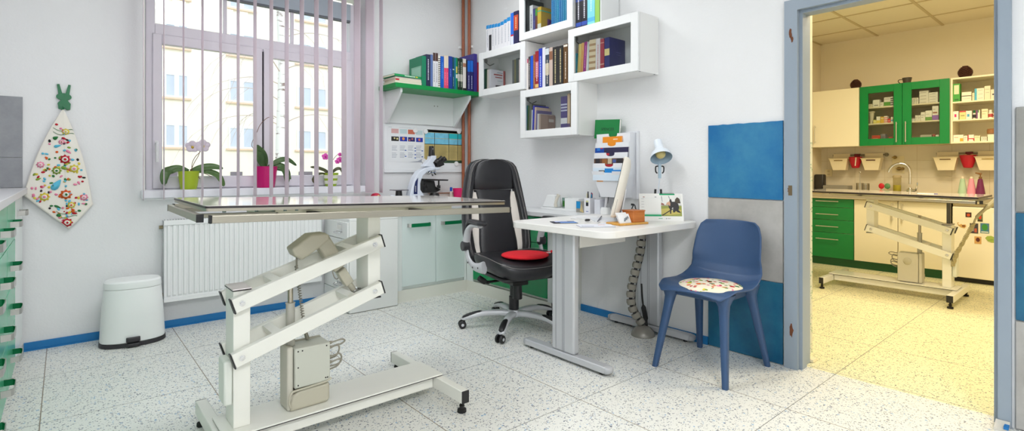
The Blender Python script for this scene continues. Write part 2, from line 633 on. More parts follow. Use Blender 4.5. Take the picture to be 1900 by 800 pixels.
# black-filled meeting line between the sashes
win.box(1.193, 1.198, Y0 - .018, Y0 + .01, 1.0, 2.03, 1)
window = struct('window_1', win, [PVC, mat('dark_seal', (70, 66, 72), .6)], bevel=.006)
for x0, x1 in ((.470, 1.190), (1.200, 1.932)):
    b = B()
    s = .058; ya, yb = 4.424, 4.475
    b.box(x0, x0 + s, ya, yb, .962, 2.056); b.box(x1 - s, x1, ya, yb, .962, 2.056)
    b.box(x0 + s, x1 - s, ya, yb, .962, 1.050); b.box(x0 + s, x1 - s, ya, yb, 1.985, 2.056)
    sash = part('sash', b, PVC, window, bevel=.006)
    b = B(); b.box(x0 + s - .006, x1 - s + .006, 4.446, 4.450, 1.044, 1.991); part('pane', b, PANE, sash)
    if x0 < 1:
        h = B(); h.box(.483, .503, 4.412, 4.424, 1.22, 1.30); h.tube(bez([(.493, 4.412, 1.28), (.493, 4.385, 1.28), (.493, 4.380, 1.25), (.493, 4.380, 1.15)], 5), .010, 10)
        part('window_handle', h, WHITE, sash)
b = B(); b.box(.481, 1.921, 4.478, 4.482, 2.122, 2.436); part('pane', b, PANE, window)
b = B(); b.box(.92, .945, 4.455, 4.475, 2.128, 2.43); b.box(1.415, 1.44, 4.455, 4.475, 2.128, 2.43); part('glazing_bar', b, PVC, window)
b = B(); b.box(.488, 1.914, 4.425, 4.476, 2.405, 2.545); b.box(.488, 1.914, 4.428, 4.472, 2.390, 2.405, 1)
part('roller_shutter_box', b, [mat('shutter_grey', (176, 188, 198), .6), C(110, 116, 124)], window)
b = B()
b.box(WX0 + .012, WX1 - .005, 4.32, 4.445, .928, .957); b.box(WX0 - .02, WX1 + .02, 4.262, 4.3195, .902, .957)
struct('trim_11', b, mat('white_sill', (236, 238, 244), .2), bevel=.006)

# vertical blind: head rail and slats turned almost edge-on
bl = thing('vertical_blind', 'white vertical slat blind hanging in front of the window, slats turned edge-on', 'blind', (1.25, 4.19, .89))
b = B(); b.box(.36, 2.14, 4.165, 4.215, 2.775, 2.82); b.box(.5, .56, 4.215, 4.3195, 2.79, 2.81); b.box(1.9, 1.96, 4.215, 4.3195, 2.79, 2.81)
part('head_rail', b, WHITE, bl, bevel=.003)
g = NT('blind_fabric')
g.b.inputs['Base Color'].default_value = lin((250, 246, 252)); g.b.inputs['Roughness'].default_value = .75
tl = g.n('ShaderNodeBsdfTranslucent'); tl.inputs[0].default_value = lin((252, 240, 244))
mx = g.n('ShaderNodeMixShader'); mx.inputs[0].default_value = .55
out = g.t.nodes['Material Output']
g.l(g.b.outputs[0], mx.inputs[1]); g.l(tl.outputs[0], mx.inputs[2]); g.l(mx.outputs[0], out.inputs[0])
SLAT = g.m
rr = random.Random(2)
for i in range(16):
    cx = .394 + .1135 * i
    th = rad(4.0 + rr.uniform(-.5, .5))
    if i == 13: th = rad(-1)
    if i == 14: th = rad(-11)
    if i == 15: cx, th = 2.088, rad(13)
    b = B()
    d = Vector((math.sin(th), math.cos(th), 0)); nrm = Vector((d.y, -d.x, 0))
    def slat(u, v, cx=cx, d=d, nrm=nrm):
        t = (u - .5) * .125
        return Vector((cx, 4.19, 0)) + d * t + nrm * (.004 * math.cos(PI * (u - .5))) + Vector((0, 0, .895 + 1.88 * v))
    b.grid(slat, 8, 1)
    part('slat', b, SLAT, bl, solid=.0008, smooth=60)
b = B()
for s in (-.055, .055):
    b.tube([(.40, 4.19 + s, .899), (2.09, 4.19 + s, .899)], .0011, 5)
part('bead_chain', b, WHITE, bl)

# copper heating pipes in the corner
COPPER = mat('brown_painted_pipe', (158, 88, 56), .4, var=.08, vscale=3)
y2_, _ = AX(870.5, 200, 3.040)
for (x, y), lab in (((AY(859.5, 200, 4.27)[0], 4.27), 'brown heating pipe in the room corner, the left of the two'), ((3.040, y2_), 'brown heating pipe in the room corner, the right of the two')):
    b = B(); b.cyl((x, y, .78), (x, y, 2.899), .0155, n=16)
    p = solo('heating_pipe', b, COPPER, lab, 'pipe', 'heating pipes in the corner')
    b = B()
    if y > 4.25: b.box(x - .022, x + .022, y + .014, 4.3195, 2.30, 2.322)
    else: b.box(x + .014, 3.0695, y - .022, y + .022, 2.30, 2.322)
    part('pipe_clip', b, WHITE, p)

# ------------------------------------------------------------------ panel radiator
ra = thing('radiator', 'white ribbed panel radiator on the wall below the window', 'radiator', (1.05, 4.26, .195))
b = B()
X0, X1, Z0, Z1 = .512, 1.585, .195, .752
b.box(X0, X1, 4.232, 4.238, Z0, Z1)
b.box(X0, X1, 4.222, 4.232, Z0, Z0 + .03); b.box(X0, X1, 4.222, 4.232, Z1 - .035, Z1)
n = 33
for k in range(n):
    xc = X0 + .03 + (X1 - X0 - .06) * k / (n - 1)
    b.prism([(xc - .0125, 4.232, Z0 + .035), (xc - .008, 4.223, Z0 + .047), (xc + .008, 4.223, Z0 + .047), (xc + .0125, 4.232, Z0 + .035)], (0, 0, Z1 - Z0 - .082))
part('front_panel', b, WHITE, ra, bevel=.0015, segs=1)
b = B(); b.box(X0, X1, 4.285, 4.291, Z0, Z1); part('rear_panel', b, WHITE, ra)
b = B()
for k in range(66):
    x = X0 + .012 + (X1 - X0 - .024) * k / 65
    b.box(x - .0015, x + .0015, 4.238, 4.285, Z1 - .006, Z1 + .003)
b.box(X0, X0 + .003, 4.2225, 4.29, Z0 + .02, Z1 - .002); b.box(X1 - .003, X1, 4.2225, 4.29, Z0 + .02, Z1 - .002)
part('top_grille', b, C(206, 210, 210), ra)
for z in (.245, .705):
    b = B(); b.cyl((X0 - .022, 4.262, z), (X0 + .002, 4.262, z), .0125, n=6); part('end_plug', b, mat('aged_brass', (150, 140, 112), .4, .7), ra)
b = B(); b.box(.7, .74, 4.291, 4.3195, .3, .7); b.box(1.35, 1.39, 4.291, 4.3195, .3, .7); part('wall_bracket', b, WHITE, ra)

# ------------------------------------------------------------------ pedal bin
bn = thing('pedal_bin', 'white oval pedal bin with black base on the floor below the window', 'bin', (.335, 4.125, 0), rotz=rad(-4), local=True)
b = B()
def ringxy(a, c, z, p=2.5): return [(x, y, z) for x, y in sup(a, c, p, 40)]
b.loft([ringxy(.168, .128, .026), ringxy(.171, .131, .030), ringxy(.166, .126, .14), ringxy(.155, .116, .300), ringxy(.150, .111, .352)])
part('body', b, mat('bin_white', (238, 241, 240), .38), bn)
b = B()
b.loft([ringxy(.151, .112, .354), ringxy(.152, .113, .360), ringxy(.149, .110, .392), ringxy(.140, .101, .401), ringxy(.10, .068, .405), ringxy(.03, .02, .406)])
part('lid', b, mat('bin_white', (238, 241, 240), .38), bn)
b = B(); b.loft([ringxy(.170, .130, 0), ringxy(.175, .135, .003), ringxy(.174, .134, .026), ringxy(.166, .126, .0262)])
part('base_ring', b, mat('bin_black', (44, 42, 46), .5), bn)
b = B()
for z0, z1, y1 in ((.006, .026, -.16), (.032, .060, -.152)):
    b.loft([[(x + .0, y, z) for x, y in rrect(-.036 - e, .036 + e, y1 - e, -.105, .012, 5)] for z, e in ((z0, -.003), (z0 + .004, 0), (z1 - .004, 0), (z1, -.003))])
part('pedal', b, mat('bin_black', (44, 42, 46), .5), bn)

# ------------------------------------------------------------------ towel on a rabbit-shaped hook
b = B()
hx, hz = -.004, 1.46
def disc(cx, cz, rx, rz, y0=4.3195, y1=4.306, n=24):
    b.prism([(cx + rx * math.cos(2 * PI * k / n), y0, cz + rz * math.sin(2 * PI * k / n)) for k in range(n)], (0, y1 - y0, 0))
disc(hx + .003, hz + .092, .037, .023)
for sx in (-1, 1):
    b.prism([(hx + .003 + sx * .006, 4.3195, hz + .105), (hx + .003 + sx * .021, 4.3195, hz + .170), (hx + .003 + sx * .033, 4.3195, hz + .168), (hx + .003 + sx * .026, 4.3195, hz + .105)], (0, -.013, 0))
b.prism([(hx + .003 + x, 4.3195, hz + z) for x, z in ((-.012, .075), (-.030, .052), (-.026, .016), (-.010, .010), (.003, .022), (.014, .010), (.030, .014), (.033, .050), (.014, .075))], (0, -.014, 0))
b.tube([(hx, 4.306, hz + .03), (hx, 4.292, hz + .012), (hx, 4.282, hz + .012), (hx, 4.279, hz + .030)], .004, 8)
solo('wall_hook', b, mat('hook_green', (0, 108, 62), .35), 'green rabbit-shaped hook on the wall holding the flowered towel', 'hook', bevel=.003)

TW = [mat('towel_cotton', (236, 232, 222), .9, bump=.25, bscale=500)]
tw_cols = dict(red=(190, 26, 44), orange=(222, 96, 32), pink=(236, 138, 170), yellow=(222, 204, 70), lime=(136, 166, 60), green=(46, 120, 62), blue=(96, 190, 220), dark=(40, 34, 36))
for k, v in tw_cols.items(): TW.append(mat('print_' + k, v, .9))
TK = {k: i + 1 for i, k in enumerate(tw_cols)}
b = B()
top = Vector((-.004, 0, 1.476))
# hem of the hanging cloth, left to right (x, z), with folds in depth
hem = [(-.188, .945), (-.150, .905), (-.10, .852), (-.045, .795), (.010, .740), (.020, .726), (.060, .770), (.100, .820), (.142, .876)]
def hem_at(u):
    t = u * (len(hem) - 1); i = min(int(t), len(hem) - 2); f = t - i
    return hem[i][0] * (1 - f) + hem[i + 1][0] * f, hem[i][1] * (1 - f) + hem[i + 1][1] * f
def towel(u, v):
    hx_, hz_ = hem_at(u)
    w = v ** .92
    bulge = .010 * math.sin(PI * v) * (1 if u > .5 else -1) * math.sin(PI * u) * 0 + 0
    x = top.x + (hx_ - top.x) * w + (.016 * math.sin(PI * v) * math.sin(2 * PI * u) * .6)
    side = max(0, math.sin(PI * u))
    x += (.030 * math.sin(PI * min(1, v * 1.05)) * (2 * u - 1)) * .55
    z = top.z + (hz_ - top.z) * v
    y = 4.288 - .013 * side * (v ** .5) - .006 * math.sin(u * 9.0 + .7) * v * (1.15 - v * .5) + .010 * v
    return Vector((x, y, z))
b.grid(towel, 40, 46)
def on(u, v, du, dv):
    """a point of the print, du across / dv down in metres from (u, v), on the cloth"""
    c = towel(u, v); tx, tz = c.x + du, c.z - dv
    for _ in range(7):
        p = towel(u, v); h = 1e-3
        pu, pv = towel(u + h, v) if u + h <= 1 else towel(u - h, v), towel(u, v + h)
        su = h if u + h <= 1 else -h
        a11, a21 = (pu.x - p.x) / su, (pu.z - p.z) / su; a12, a22 = (pv.x - p.x) / h, (pv.z - p.z) / h
        det = a11 * a22 - a12 * a21
        if abs(det) < 1e-7: break
        ex, ez = tx - p.x, tz - p.z
        u = min(.99, max(.01, u + max(-.2, min(.2, (ex * a22 - a12 * ez) / det)))); v = min(.992, max(.02, v + max(-.1, min(.1, (a11 * ez - a21 * ex) / det))))
    return towel(u, v) + Vector((0, -.0034, 0))
def blob(u, v, rx, rz, col, ang=0.0, n=12, leaf=False):
    pts = []
    for k in range(n):
        t = 2 * PI * k / n
        px, pz = rx * math.cos(t), rz * math.sin(t) * (1 - .55 * math.cos(t) if leaf else 1)
        pts.append(on(u, v, px * math.cos(ang) - pz * math.sin(ang), px * math.sin(ang) + pz * math.cos(ang)))
    b.poly(pts, TK[col])
def bloom(u, v, r, col, mid):
    n = 32
    pts = [on(u, v, r * (1 + .16 * math.cos(8 * t)) * math.cos(t), r * (1 + .16 * math.cos(8 * t)) * math.sin(t)) for t in (2 * PI * k / n for k in range(n))]
    b.poly(pts, TK[col])
    for rr_, m in ((.58, 0), (.30, mid)):
        q = [on(u, v, r * rr_ * math.cos(t), r * rr_ * math.sin(t)) + Vector((0, -.0006 - .0006 * (rr_ < .5), 0)) for t in (2 * PI * k / 14 for k in range(14))]
        b.poly(q, TK[mid] if m else 0)
for u, v, r, c, m in ((.62, .42, .026, 'red', 'red'), (.34, .58, .022, 'lime', 'green'), (.55, .72, .028, 'orange', 'green'), (.82, .55, .024, 'yellow', 'pink'), (.56, .955, .026, 'red', 'red'), (.10, .62, .018, 'pink', 'pink'), (.72, .20, .018, 'yellow', 'yellow'), (.70, .83, .019, 'yellow', 'orange'), (.24, .88, .024, 'yellow', 'pink'), (.90, .86, .02, 'pink', 'pink'), (.40, .30, .014, 'pink', 'red')):
    bloom(u, v, r, c, m)
for u, v, rx, rz, c, a in ((.36, .70, .038, .017, 'blue', -1.0), (.30, .36, .018, .008, 'blue', -.3), (.55, .50, .020, .009, 'lime', .5), (.40, .88, .020, .006, 'green', .5), (.22, .30, .014, .010, 'green', -.6), (.42, .945, .014, .010, 'green', .7), (.13, .76, .014, .006, 'lime', -.4), (.75, .38, .016, .007, 'pink', .7), (.72, .43, .016, .007, 'pink', .8), (.58, .25, .014, .006, 'red', .4), (.2, .8, .014, .007, 'pink', -.5), (.86, .70, .012, .006, 'pink', 1.2), (.74, .92, .014, .006, 'red', .2)):
    blob(u, v, rx, rz, c, a, leaf=True)
rr = random.Random(21)
cl = ['red', 'orange', 'pink', 'yellow', 'lime', 'blue', 'orange', 'dark', 'yellow', 'pink', 'blue', 'green']
tries = 0
for k in range(130):
    v = .12 + .86 * math.sqrt(rr.random()); u = .05 + .9 * rr.random()
    blob(u, v, rr.uniform(.006, .0105), rr.uniform(.0048, .0072), rr.choice(cl), rr.uniform(0, 3), 8)
# green garland with a blue heart band
for u0, v0 in ((.52, .17), (.58, .86)):
    for k in range(2):
        pts = [on(u0, v0, -.05 + .1 * i / 10, .012 * math.sin(i * .5) + (.018 if k else -.006) + .02 * i / 10) for i in range(11)]
        pts2 = [p + Vector((0, 0, -.0028)) for p in pts]
        b.poly(pts + pts2[::-1], TK['green'])
    for i in range(4):
        blob(u0 - .10 + .07 * i, v0 + .02 + .008 * i, .004, .004, 'blue' if i % 2 else 'red', 0, 8)
solo('tea_towel', b, TW, 'white tea towel with a bright flower print hanging from the green rabbit hook', 'towel', solid=.0012, smooth=60, normals=False)
# rear corner of the cloth that hangs lower behind, seen under the front edge

# ------------------------------------------------------------------ things on the window sill
def pot(name, x, y, z, r0, r1, h, mats, label, cat='plant pot', stripes=0, ledge=0.0):
    b = B()
    prof = [(r0 * .98, 0), (r0, .004)]
    if ledge: prof += [(r0 + .002, ledge), (r0 - .002, ledge + .002)]
    N = 12
    for k in range(1, N): prof.append((r0 + (r1 - r0) * (k / N) ** .8, h * k / N))
    prof += [(r1, h - .004), (r1 + .001, h), (r1 - .006, h), (r1 - .008, h - .02)]
    b.lathe([(r, z + zz) for r, zz in prof], x, y, 32)
    if stripes:
        k0 = len(b.m) - 2
        for i, f in enumerate(b.f):
            zc = sum(b.v[j].z for j in f) / len(f) - z
            b.m[i] = 1 if int(zc / h * stripes) % 2 else 0
    return b
def leaf_mesh(b, pts, wid, m=0, up=(.1, -.85, .50)):
    """a strap leaf along a curve, width profile wid, slightly folded at the midrib"""
    P = bez(pts, 6); n = len(P) - 1
    vs, fs = [], []
    for i, p in enumerate(P):
        d = (P[min(i + 1, n)] - P[max(i - 1, 0)]).normalized()
        s = d.cross(Vector(up))
        s = s.normalized() if s.length > 1e-4 else Vector((1, 0, 0))
        nn = s.cross(d).normalized()
        t = i / n
        w = wid * (max(0.0, math.sin(PI * (t * .86 + .08))) ** .6) * (1 if t < .96 else .45)
        for q in (-1, -.5, 0, .5, 1):
            vs.append(p + s * (q * w) + nn * (abs(q) * w * .25))
    for i in range(n):
        for j in range(4):
            a = i * 5 + j; fs.append((a, a + 1, a + 6, a + 5))
    b._add(vs, fs, m)
LEAF = mottled_material('orchid_leaf', (58, 92, 46), (104, 138, 76), 5, .38)
LEAF2 = mottled_material('dark_orchid_leaf', (44, 78, 40), (86, 118, 62), 6, .4)
STEM = C(126, 92, 74)
def orchid(label, px, pz, r0, r1, h, potm, leaves, stems, blooms, group, lmat, stripes=0, ledge=0.0, y=4.37):
    z = .957
    t = thing('potted_orchid', label, 'potted plant', (px, y, z), group=group)
    b = pot('pot', px, y, z, r0, r1, h, potm, label, stripes=stripes, ledge=ledge)
    part('pot', b, potm, t)
    b = B(); b.lathe([(r1 - .009, z + h - .016), (r1 * .5, z + h - .012), (.002, z + h - .010)], px, y, 20); part('bark', b, mat('bark_chips', (96, 74, 52), .9, bump=.8, bscale=60), t)
    for L, w in leaves:
        b = B(); leaf_mesh(b, L, w); part('leaf', b, lmat, t, solid=.0025, smooth=60)
    for S in stems:
        b = B(); b.tube(bez(S, 8), .0022, 6); part('stem', b, STEM, t)
    for (bx, by, bz, r, cols) in blooms:
        b = B()
        for k in range(5):
            a = 2 * PI * k / 5 + .3
            b.ball((bx + r * .55 * math.cos(a), by - .004 * (k % 2), bz + r * .5 * math.sin(a)), r * .5, 10, 0, sx=1.05, sy=.22, sz=.95)
        b.ball((bx, by - .008, bz - r * .1), r * .22, 8, 1)
        part('flower', b, cols, t)
    return t
Z = .957
orchid('orchid in a plain lime green pot with two white flowers, left end of the sill', .680, Z, .050, .068, .130,
       mat('lime_pot', (174, 198, 46), .35),
       [([(.68, 4.37, 1.085), (.62, 4.37, 1.105), (.565, 4.365, 1.09), (.540, 4.355, 1.075), (.528, 4.35, 1.03), (.530, 4.345, .985)], .030),
        ([(.69, 4.37, 1.085), (.76, 4.36, 1.110), (.83, 4.352, 1.118), (.895, 4.345, 1.105)], .026),
        ([(.69, 4.37, 1.085), (.78, 4.345, 1.085), (.85, 4.34, 1.06), (.88, 4.335, 1.02), (.90, 4.335, .975)], .024),
        ([(.67, 4.36, 1.085), (.62, 4.335, 1.098), (.57, 4.325, 1.082)], .016)],
       [[(.69, 4.365, 1.085), (.715, 4.36, 1.15), (.74, 4.36, 1.20), (.755, 4.36, 1.26)], [(.70, 4.365, 1.085), (.70, 4.362, 1.14), (.72, 4.36, 1.19), (.755, 4.36, 1.235), (.77, 4.36, 1.31)],
        [(.69, 4.365, 1.085), (.72, 4.345, 1.07), (.745, 4.34, 1.03)], [(.70, 4.365, 1.085), (.77, 4.345, 1.07), (.82, 4.34, 1.045)]],
       [(.700, 4.355, 1.262, .045, [mat('petal_white', (226, 216, 228), .6), C(214, 186, 70)]), (.765, 4.352, 1.270, .048, [mat('petal_white', (226, 216, 228), .6), C(214, 186, 70)])],
       'potted orchids on the window sill', LEAF, y=4.37)
orchid('orchid in a large magenta pot with broad leaves, middle of the sill', 1.198, Z, .064, .086, .165,
       mat('magenta_pot', (196, 0, 108), .28),
       [([(1.19, 4.37, 1.115), (1.175, 4.36, 1.17), (1.155, 4.35, 1.225), (1.115, 4.345, 1.285)], .042),
        ([(1.20, 4.37, 1.11), (1.165, 4.345, 1.15), (1.145, 4.34, 1.20), (1.120, 4.335, 1.235)], .036),
        ([(1.21, 4.37, 1.11), (1.29, 4.36, 1.165), (1.36, 4.36, 1.175), (1.43, 4.36, 1.13)], .022),
        ([(1.21, 4.37, 1.11), (1.30, 4.35, 1.120), (1.345, 4.345, 1.07), (1.35, 4.342, .985)], .034),
        ([(1.20, 4.36, 1.11), (1.33, 4.345, 1.09), (1.38, 4.34, 1.02)], .016)],
       [[(1.18, 4.365, 1.115), (1.12, 4.36, 1.24), (1.095, 4.36, 1.29), (1.13, 4.36, 1.38), (1.16, 4.36, 1.45), (1.215, 4.36, 1.505), (1.26, 4.36, 1.50)]],
       [], 'potted orchids on the window sill', LEAF2, ledge=.016, y=4.37)
PINKP = [mat('petal_pink', (228, 92, 188), .6), C(180, 20, 110)]
orchid('small pink orchid in a lime and white striped pot, right end of the sill', 1.718, Z, .044, .062, .112,
       [mat('lime_glaze', (156, 186, 40), .3), mat('white_glaze', (232, 236, 214), .3)],
       [([(1.71, 4.37, 1.065), (1.66, 4.36, 1.09), (1.60, 4.355, 1.11), (1.54, 4.355, 1.118)], .016),
        ([(1.71, 4.37, 1.065), (1.665, 4.35, 1.08), (1.63, 4.345, 1.105)], .014),
        ([(1.72, 4.37, 1.065), (1.755, 4.35, 1.10), (1.79, 4.345, 1.10), (1.815, 4.345, 1.05)], .014),
        ([(1.70, 4.37, 1.06), (1.60, 4.34, 1.06), (1.555, 4.335, 1.01), (1.585, 4.33, .97)], .012)],
       [[(1.715, 4.365, 1.065), (1.70, 4.36, 1.12), (1.725, 4.36, 1.17), (1.76, 4.36, 1.215), (1.785, 4.36, 1.23)]],
       [(1.662, 4.352, 1.205, .030, PINKP), (1.785, 4.35, 1.180, .028, PINKP), (1.765, 4.352, 1.165, .022, PINKP), (1.787, 4.352, 1.225, .018, PINKP)],
       'potted orchids on the window sill', mottled_material('reddish_leaf', (74, 58, 44), (92, 108, 66), 5, .4), stripes=5, y=4.375)
# ================================================================== EXAMINATION TABLES
TOPLAM = mat('table_top_laminate', (222, 216, 210), .06, coat=.3)
TOPDARK = mat('dark_top_edge', (40, 34, 36), .4)
RAIL = mat('stainless_rail', (176, 170, 156), .30, 1.0)
BOXGREY = mat('grey_control_box', (196, 198, 186), .45)
SCREW = mat('dark_screw', (60, 58, 56), .4, .6)
PINKCAP = mat('white_cap_plate', (244, 236, 234), .5)


def exam_table(label, loc, rotz, tilt, zs, xlo, xhi, full, edge=.0085):
    """lift table: x runs from the fixed lower column to the raised column"""
    t = thing('examination_table', label, 'examination table', loc, rotz, 'veterinary lift tables', local=True)
    # foot frame
    b = B(); b.box(.025, .900, -.085, .085, .050, .104); part('base_beam', b, STEEL_W, t, bevel=.004)
    b = B(); b.box(-.003, .938, -.110, .105, .1085, .1150); b.box(-.002, .937, -.109, .104, .1045, .1085, 1); part('base_cover', b, [STEEL_W, TOPDARK], t)
    for x0, x1 in ((-.022, .022), (.902, .940)):
        b = B(); b.box(x0, x1, -.320, .345, .048, .104); cf = part('cross_foot', b, STEEL_W, t, bevel=.003)
        for y0, y1 in ((-.325, -.3195), (.3445, .35)):
            b = B(); b.box(x0 + .001, x1 - .001, y0, y1, .049, .103); part('end_cap', b, BLACK, cf)
        for y in (-.295, .325):
            b = B(); xm = (x0 + x1) / 2
            b.lathe([(.020, 0), (.021, .004), (.020, .014), (.010, .018), (.008, .024), (.008, .048)], xm, y, 16)
            b.lathe([(.013, .026), (.013, .032)], xm, y, 6)
            part('levelling_foot', b, RUBBER, cf)
    # lower column with cap plate and cable pocket
    b = B(); b.box(.037, .097, -.056, .068, .115, .636); col = part('lower_column', b, STEEL_W, t, bevel=.003)
    b = B(); b.box(.034, .100, -.059, .071, .636, .6400, 1); b.box(.0345, .0995, -.0585, .0705, .6400, .6440); part('cap_plate', b, [PINKCAP, TOPDARK], col)
    b = B(); b.box(.006, .0368, -.052, .045, .205, .375); part('remote_pocket', b, mat('pocket_white', (224, 228, 220), .4), col, bevel=.008)
    # upper column
    b = B(); b.box(.580, .640, -.056, .068, .525, zs - .06); up = part('raised_column', b, STEEL_W, t, bevel=.003)
    b = B(); b.box(.578, .642, -.058, .070, .519, .5248); part('end_cap', b, BLACK, up)
    # parallel arms
    for (xa, za), (xb, zb) in (((.060, .595), (.597, .766)), ((.060, .389), (.597, .558))):
        d = Vector((xb - xa, 0, zb - za)).normalized()
        pa, pb = Vector((xa, 0, za)) - d * .030, Vector((xb, 0, zb)) + d * .040
        for y in (-.076, .088):
            b = B(); b.beam(pa + Vector((0, y, 0)), pb + Vector((0, y, 0)), .028, .056)
            arm = part('arm', b, STEEL_W, t, bevel=.003)
            for p, s in ((pa, -1), (pb, 1)):
                b = B(); q = p + Vector((0, y, 0)); b.beam(q, q + d * (.005 * s), .0285, .058); part('end_cap', b, BLACK, arm)
            for px_, pz_ in ((xa, za), (xb, zb)):
                b = B(); s = -1 if y < 0 else 1; y0 = y + s * .0143
                b.lathe_axis([(.0005, 0), (.011, 0), (.011, .0015), (.0065, .0016), (.0065, .006), (.004, .0065), (.0005, .0065)], (px_, y0, pz_), (0, s, 0), 14)
                part('pivot_bolt', b, CHROME, arm)
        for f in (.27, .78) if full else (.3,):
            p = pa.lerp(pb, f)
            b = B(); b.beam(p + Vector((0, -.0618, .012)), p + Vector((0, .0738, .012)), .034, .030, up=d.cross(Vector((0, 1, 0))))
            part('crosspiece', b, STEEL_W, t, bevel=.002)
    # control box standing on the base plate
    b = B(); b.box(.262, .408, -.060, .042, .205, .368); cb = part('control_box', b, BOXGREY, t, bevel=.005)
    for sx, sz in ((.275, .356), (.292, .356), (.392, .356), (.275, .29), (.275, .218), (.388, .222), (.396, .222)):
        b = B(); b.lathe_axis([(.0005, 0), (.0032, 0), (.0032, .001), (.0005, .0012)], (sx, -.0601, sz), (0, -1, 0), 8); part('screw', b, SCREW, cb)
    b = B()
    b.prism([(.244, -.058, .1155), (.400, -.058, .1155), (.408, -.058, .130), (.408, -.058, .198), (.286, -.058, .198), (.256, -.058, .180), (.244, -.058, .150)], (0, .098, 0))
    part('motor_housing', b, BEIGE, cb, bevel=.012, segs=4)
    b = B(); b.box(.236, .2605, -.050, .052, .118, .376); b.box(.2605, .408, .0425, .062, .120, .372); part('rear_shell', b, mat('warm_grey_shell', (200, 197, 184), .5), cb, bevel=.008, segs=3)
    b = B()
    b.lathe_axis([(.0005, 0), (.030, 0), (.030, .004), (.024, .008), (.0005, .008)], (.335, .0622, .30), (0, 1, 0), 20)
    part('knob', b, BEIGE, cb)
    b = B(); b.tube(bez([(.246, -.060, .135), (.240, -.061, .16), (.250, -.063, .196), (.30, -.0635, .2015), (.38, -.0635, .206), (.413, -.060, .214)], 6), .0042, 8)
    part('power_cable', b, BEIGE, cb)
    CAB = mat('grey_cable', (150, 146, 132), .5)
    for i, (z, dx, dz) in enumerate(((.352, .055, -.02), (.332, .030, -.045), (.292, .040, -.05), (.268, .038, -.02))):
        b = B(); b.lathe_axis([(.0005, 0), (.007, 0), (.007, .018), (.0045, .024), (.0005, .03)], (.408, -.02, z), (1, 0, 0), 12)
        b.tube(bez([(.435, -.02, z), (.435 + dx * .7, -.02, z + .004), (.435 + dx, -.015, z + dz * .4), (.435 + dx * .6, -.01, z + dz), (.425, .0, z + dz * 1.25)], 6), .0038, 8)
        part('plug', b, CAB, cb)
    # lifting spindle behind the arms, running into the control box
    b = B(); b.cyl((.262, -.004, .372), (.262, -.004, .545), .0175, n=20); b.cyl((.262, -.004, .545), (.262, -.004, .548), .0195, n=20)
    b.cyl((.262, -.004, .548), (.262, -.004, .640 if full else .70), .0105, n=16, m=1)
    part('spindle', b, [mat('grey_tube', (178, 176, 166), .4), RAIL], t)
    # motor drive under the top
    if full:
        b = B()
        fr = lambda pts, y0, y1, m=0: b.prism([(x, y0, z) for x, z in pts], (0, y1 - y0, 0), m)
        fr([(.258, .772), (.335, .826), (.398, .828), (.412, .818), (.418, .800), (.372, .765), (.300, .722), (.272, .742)], -.035, .045)
        md = part('drive_motor', b, mat('warm_grey_motor', (188, 183, 164), .5), t, bevel=.008, segs=3)
        b = B(); d = Vector((.492 - .392, 0, .690 - .800)).normalized()
        b.beam(Vector((.385, .004, .806)), Vector((.470, .004, .666)), .064, .062, up=(0, 1, 0)); part('drive_arm', b, mat('warm_grey_motor', (188, 183, 164), .5), t, bevel=.010, segs=3)
        b = B(); b.beam(Vector((.4755, .004, .657)), Vector((.516, .004, .590)), .040, .040, up=(0, 1, 0)); b.cyl((.513, .004, .597), (.540, .004, .556), .013, m=0)
        part('push_rod', b, BEIGE, t, bevel=.004)
        b = B(); b.cyl((.546, -.02, .548), (.546, .03, .548), .0135, n=14); b.cyl((.538, .004, .560), (.550, .004, .540), .018, n=12); b.box(.548, .5795, -.016, -.010, .536, .560); b.box(.548, .5795, .018, .024, .536, .560)
        part('clevis', b, CHROME, t)
        b = B(); b.tube(bez([(.292, .01, .735), (.295, .02, .70), (.300, .03, .68)], 5), .004, 6)
        pts = []
        for k in range(150):
            s = k / 149; a = k * .9
            c = Vector((.300 + .030 * s, .040, .690 - .235 * s))
            pts.append(c + Vector((.0062 * math.cos(a), .0062 * math.sin(a), 0)))
        b.tube(pts, .0022, 5); b.tube([(.330, .040, .455), (.338, .040, .40), (.345, .03, .370)], .0085, 10)
        part('coiled_cable', b, mat('grey_cable', (150, 146, 132), .5), t)
    # the top with its frame, tilted a little along its length
    tw = Matrix.Translation((xlo, 0, zs)) @ Matrix.Rotation(tilt, 4, 'Y')
    L = xhi - xlo
    b = B()
    b.loft([[(x, y, -.0018) for x, y in rrect(0, L, -.33, .31, .012)], [(x, y, 0) for x, y in rrect(0, L, -.33, .31, .012)]]); b.xf(tw)
    top = part('table_top', b, TOPLAM, t)
    b = B(); b.loft([[(x, y, -edge) for x, y in rrect(-.0015, L + .0015, -.3315, .3115, .012)], [(x, y, -.0019) for x, y in rrect(-.0015, L + .0015, -.3315, .3115, .012)]]); b.xf(tw)
    part('dark_edge', b, TOPDARK, top)
    b = B(); b.loft([[(x, y, -.0185) for x, y in rrect(.001, L - .001, -.329, .309, .010)], [(x, y, -edge - .0002) for x, y in rrect(.001, L - .001, -.329, .309, .010)]]); b.xf(tw)
    part('steel_rim', b, RAIL, top)
    b = B(); b.box(.25, L - .22, -.20, .20, -.060, -.0187); b.xf(tw); part('top_frame', b, mat('frame_ivory', (222, 218, 192), .4), t, bevel=.003)
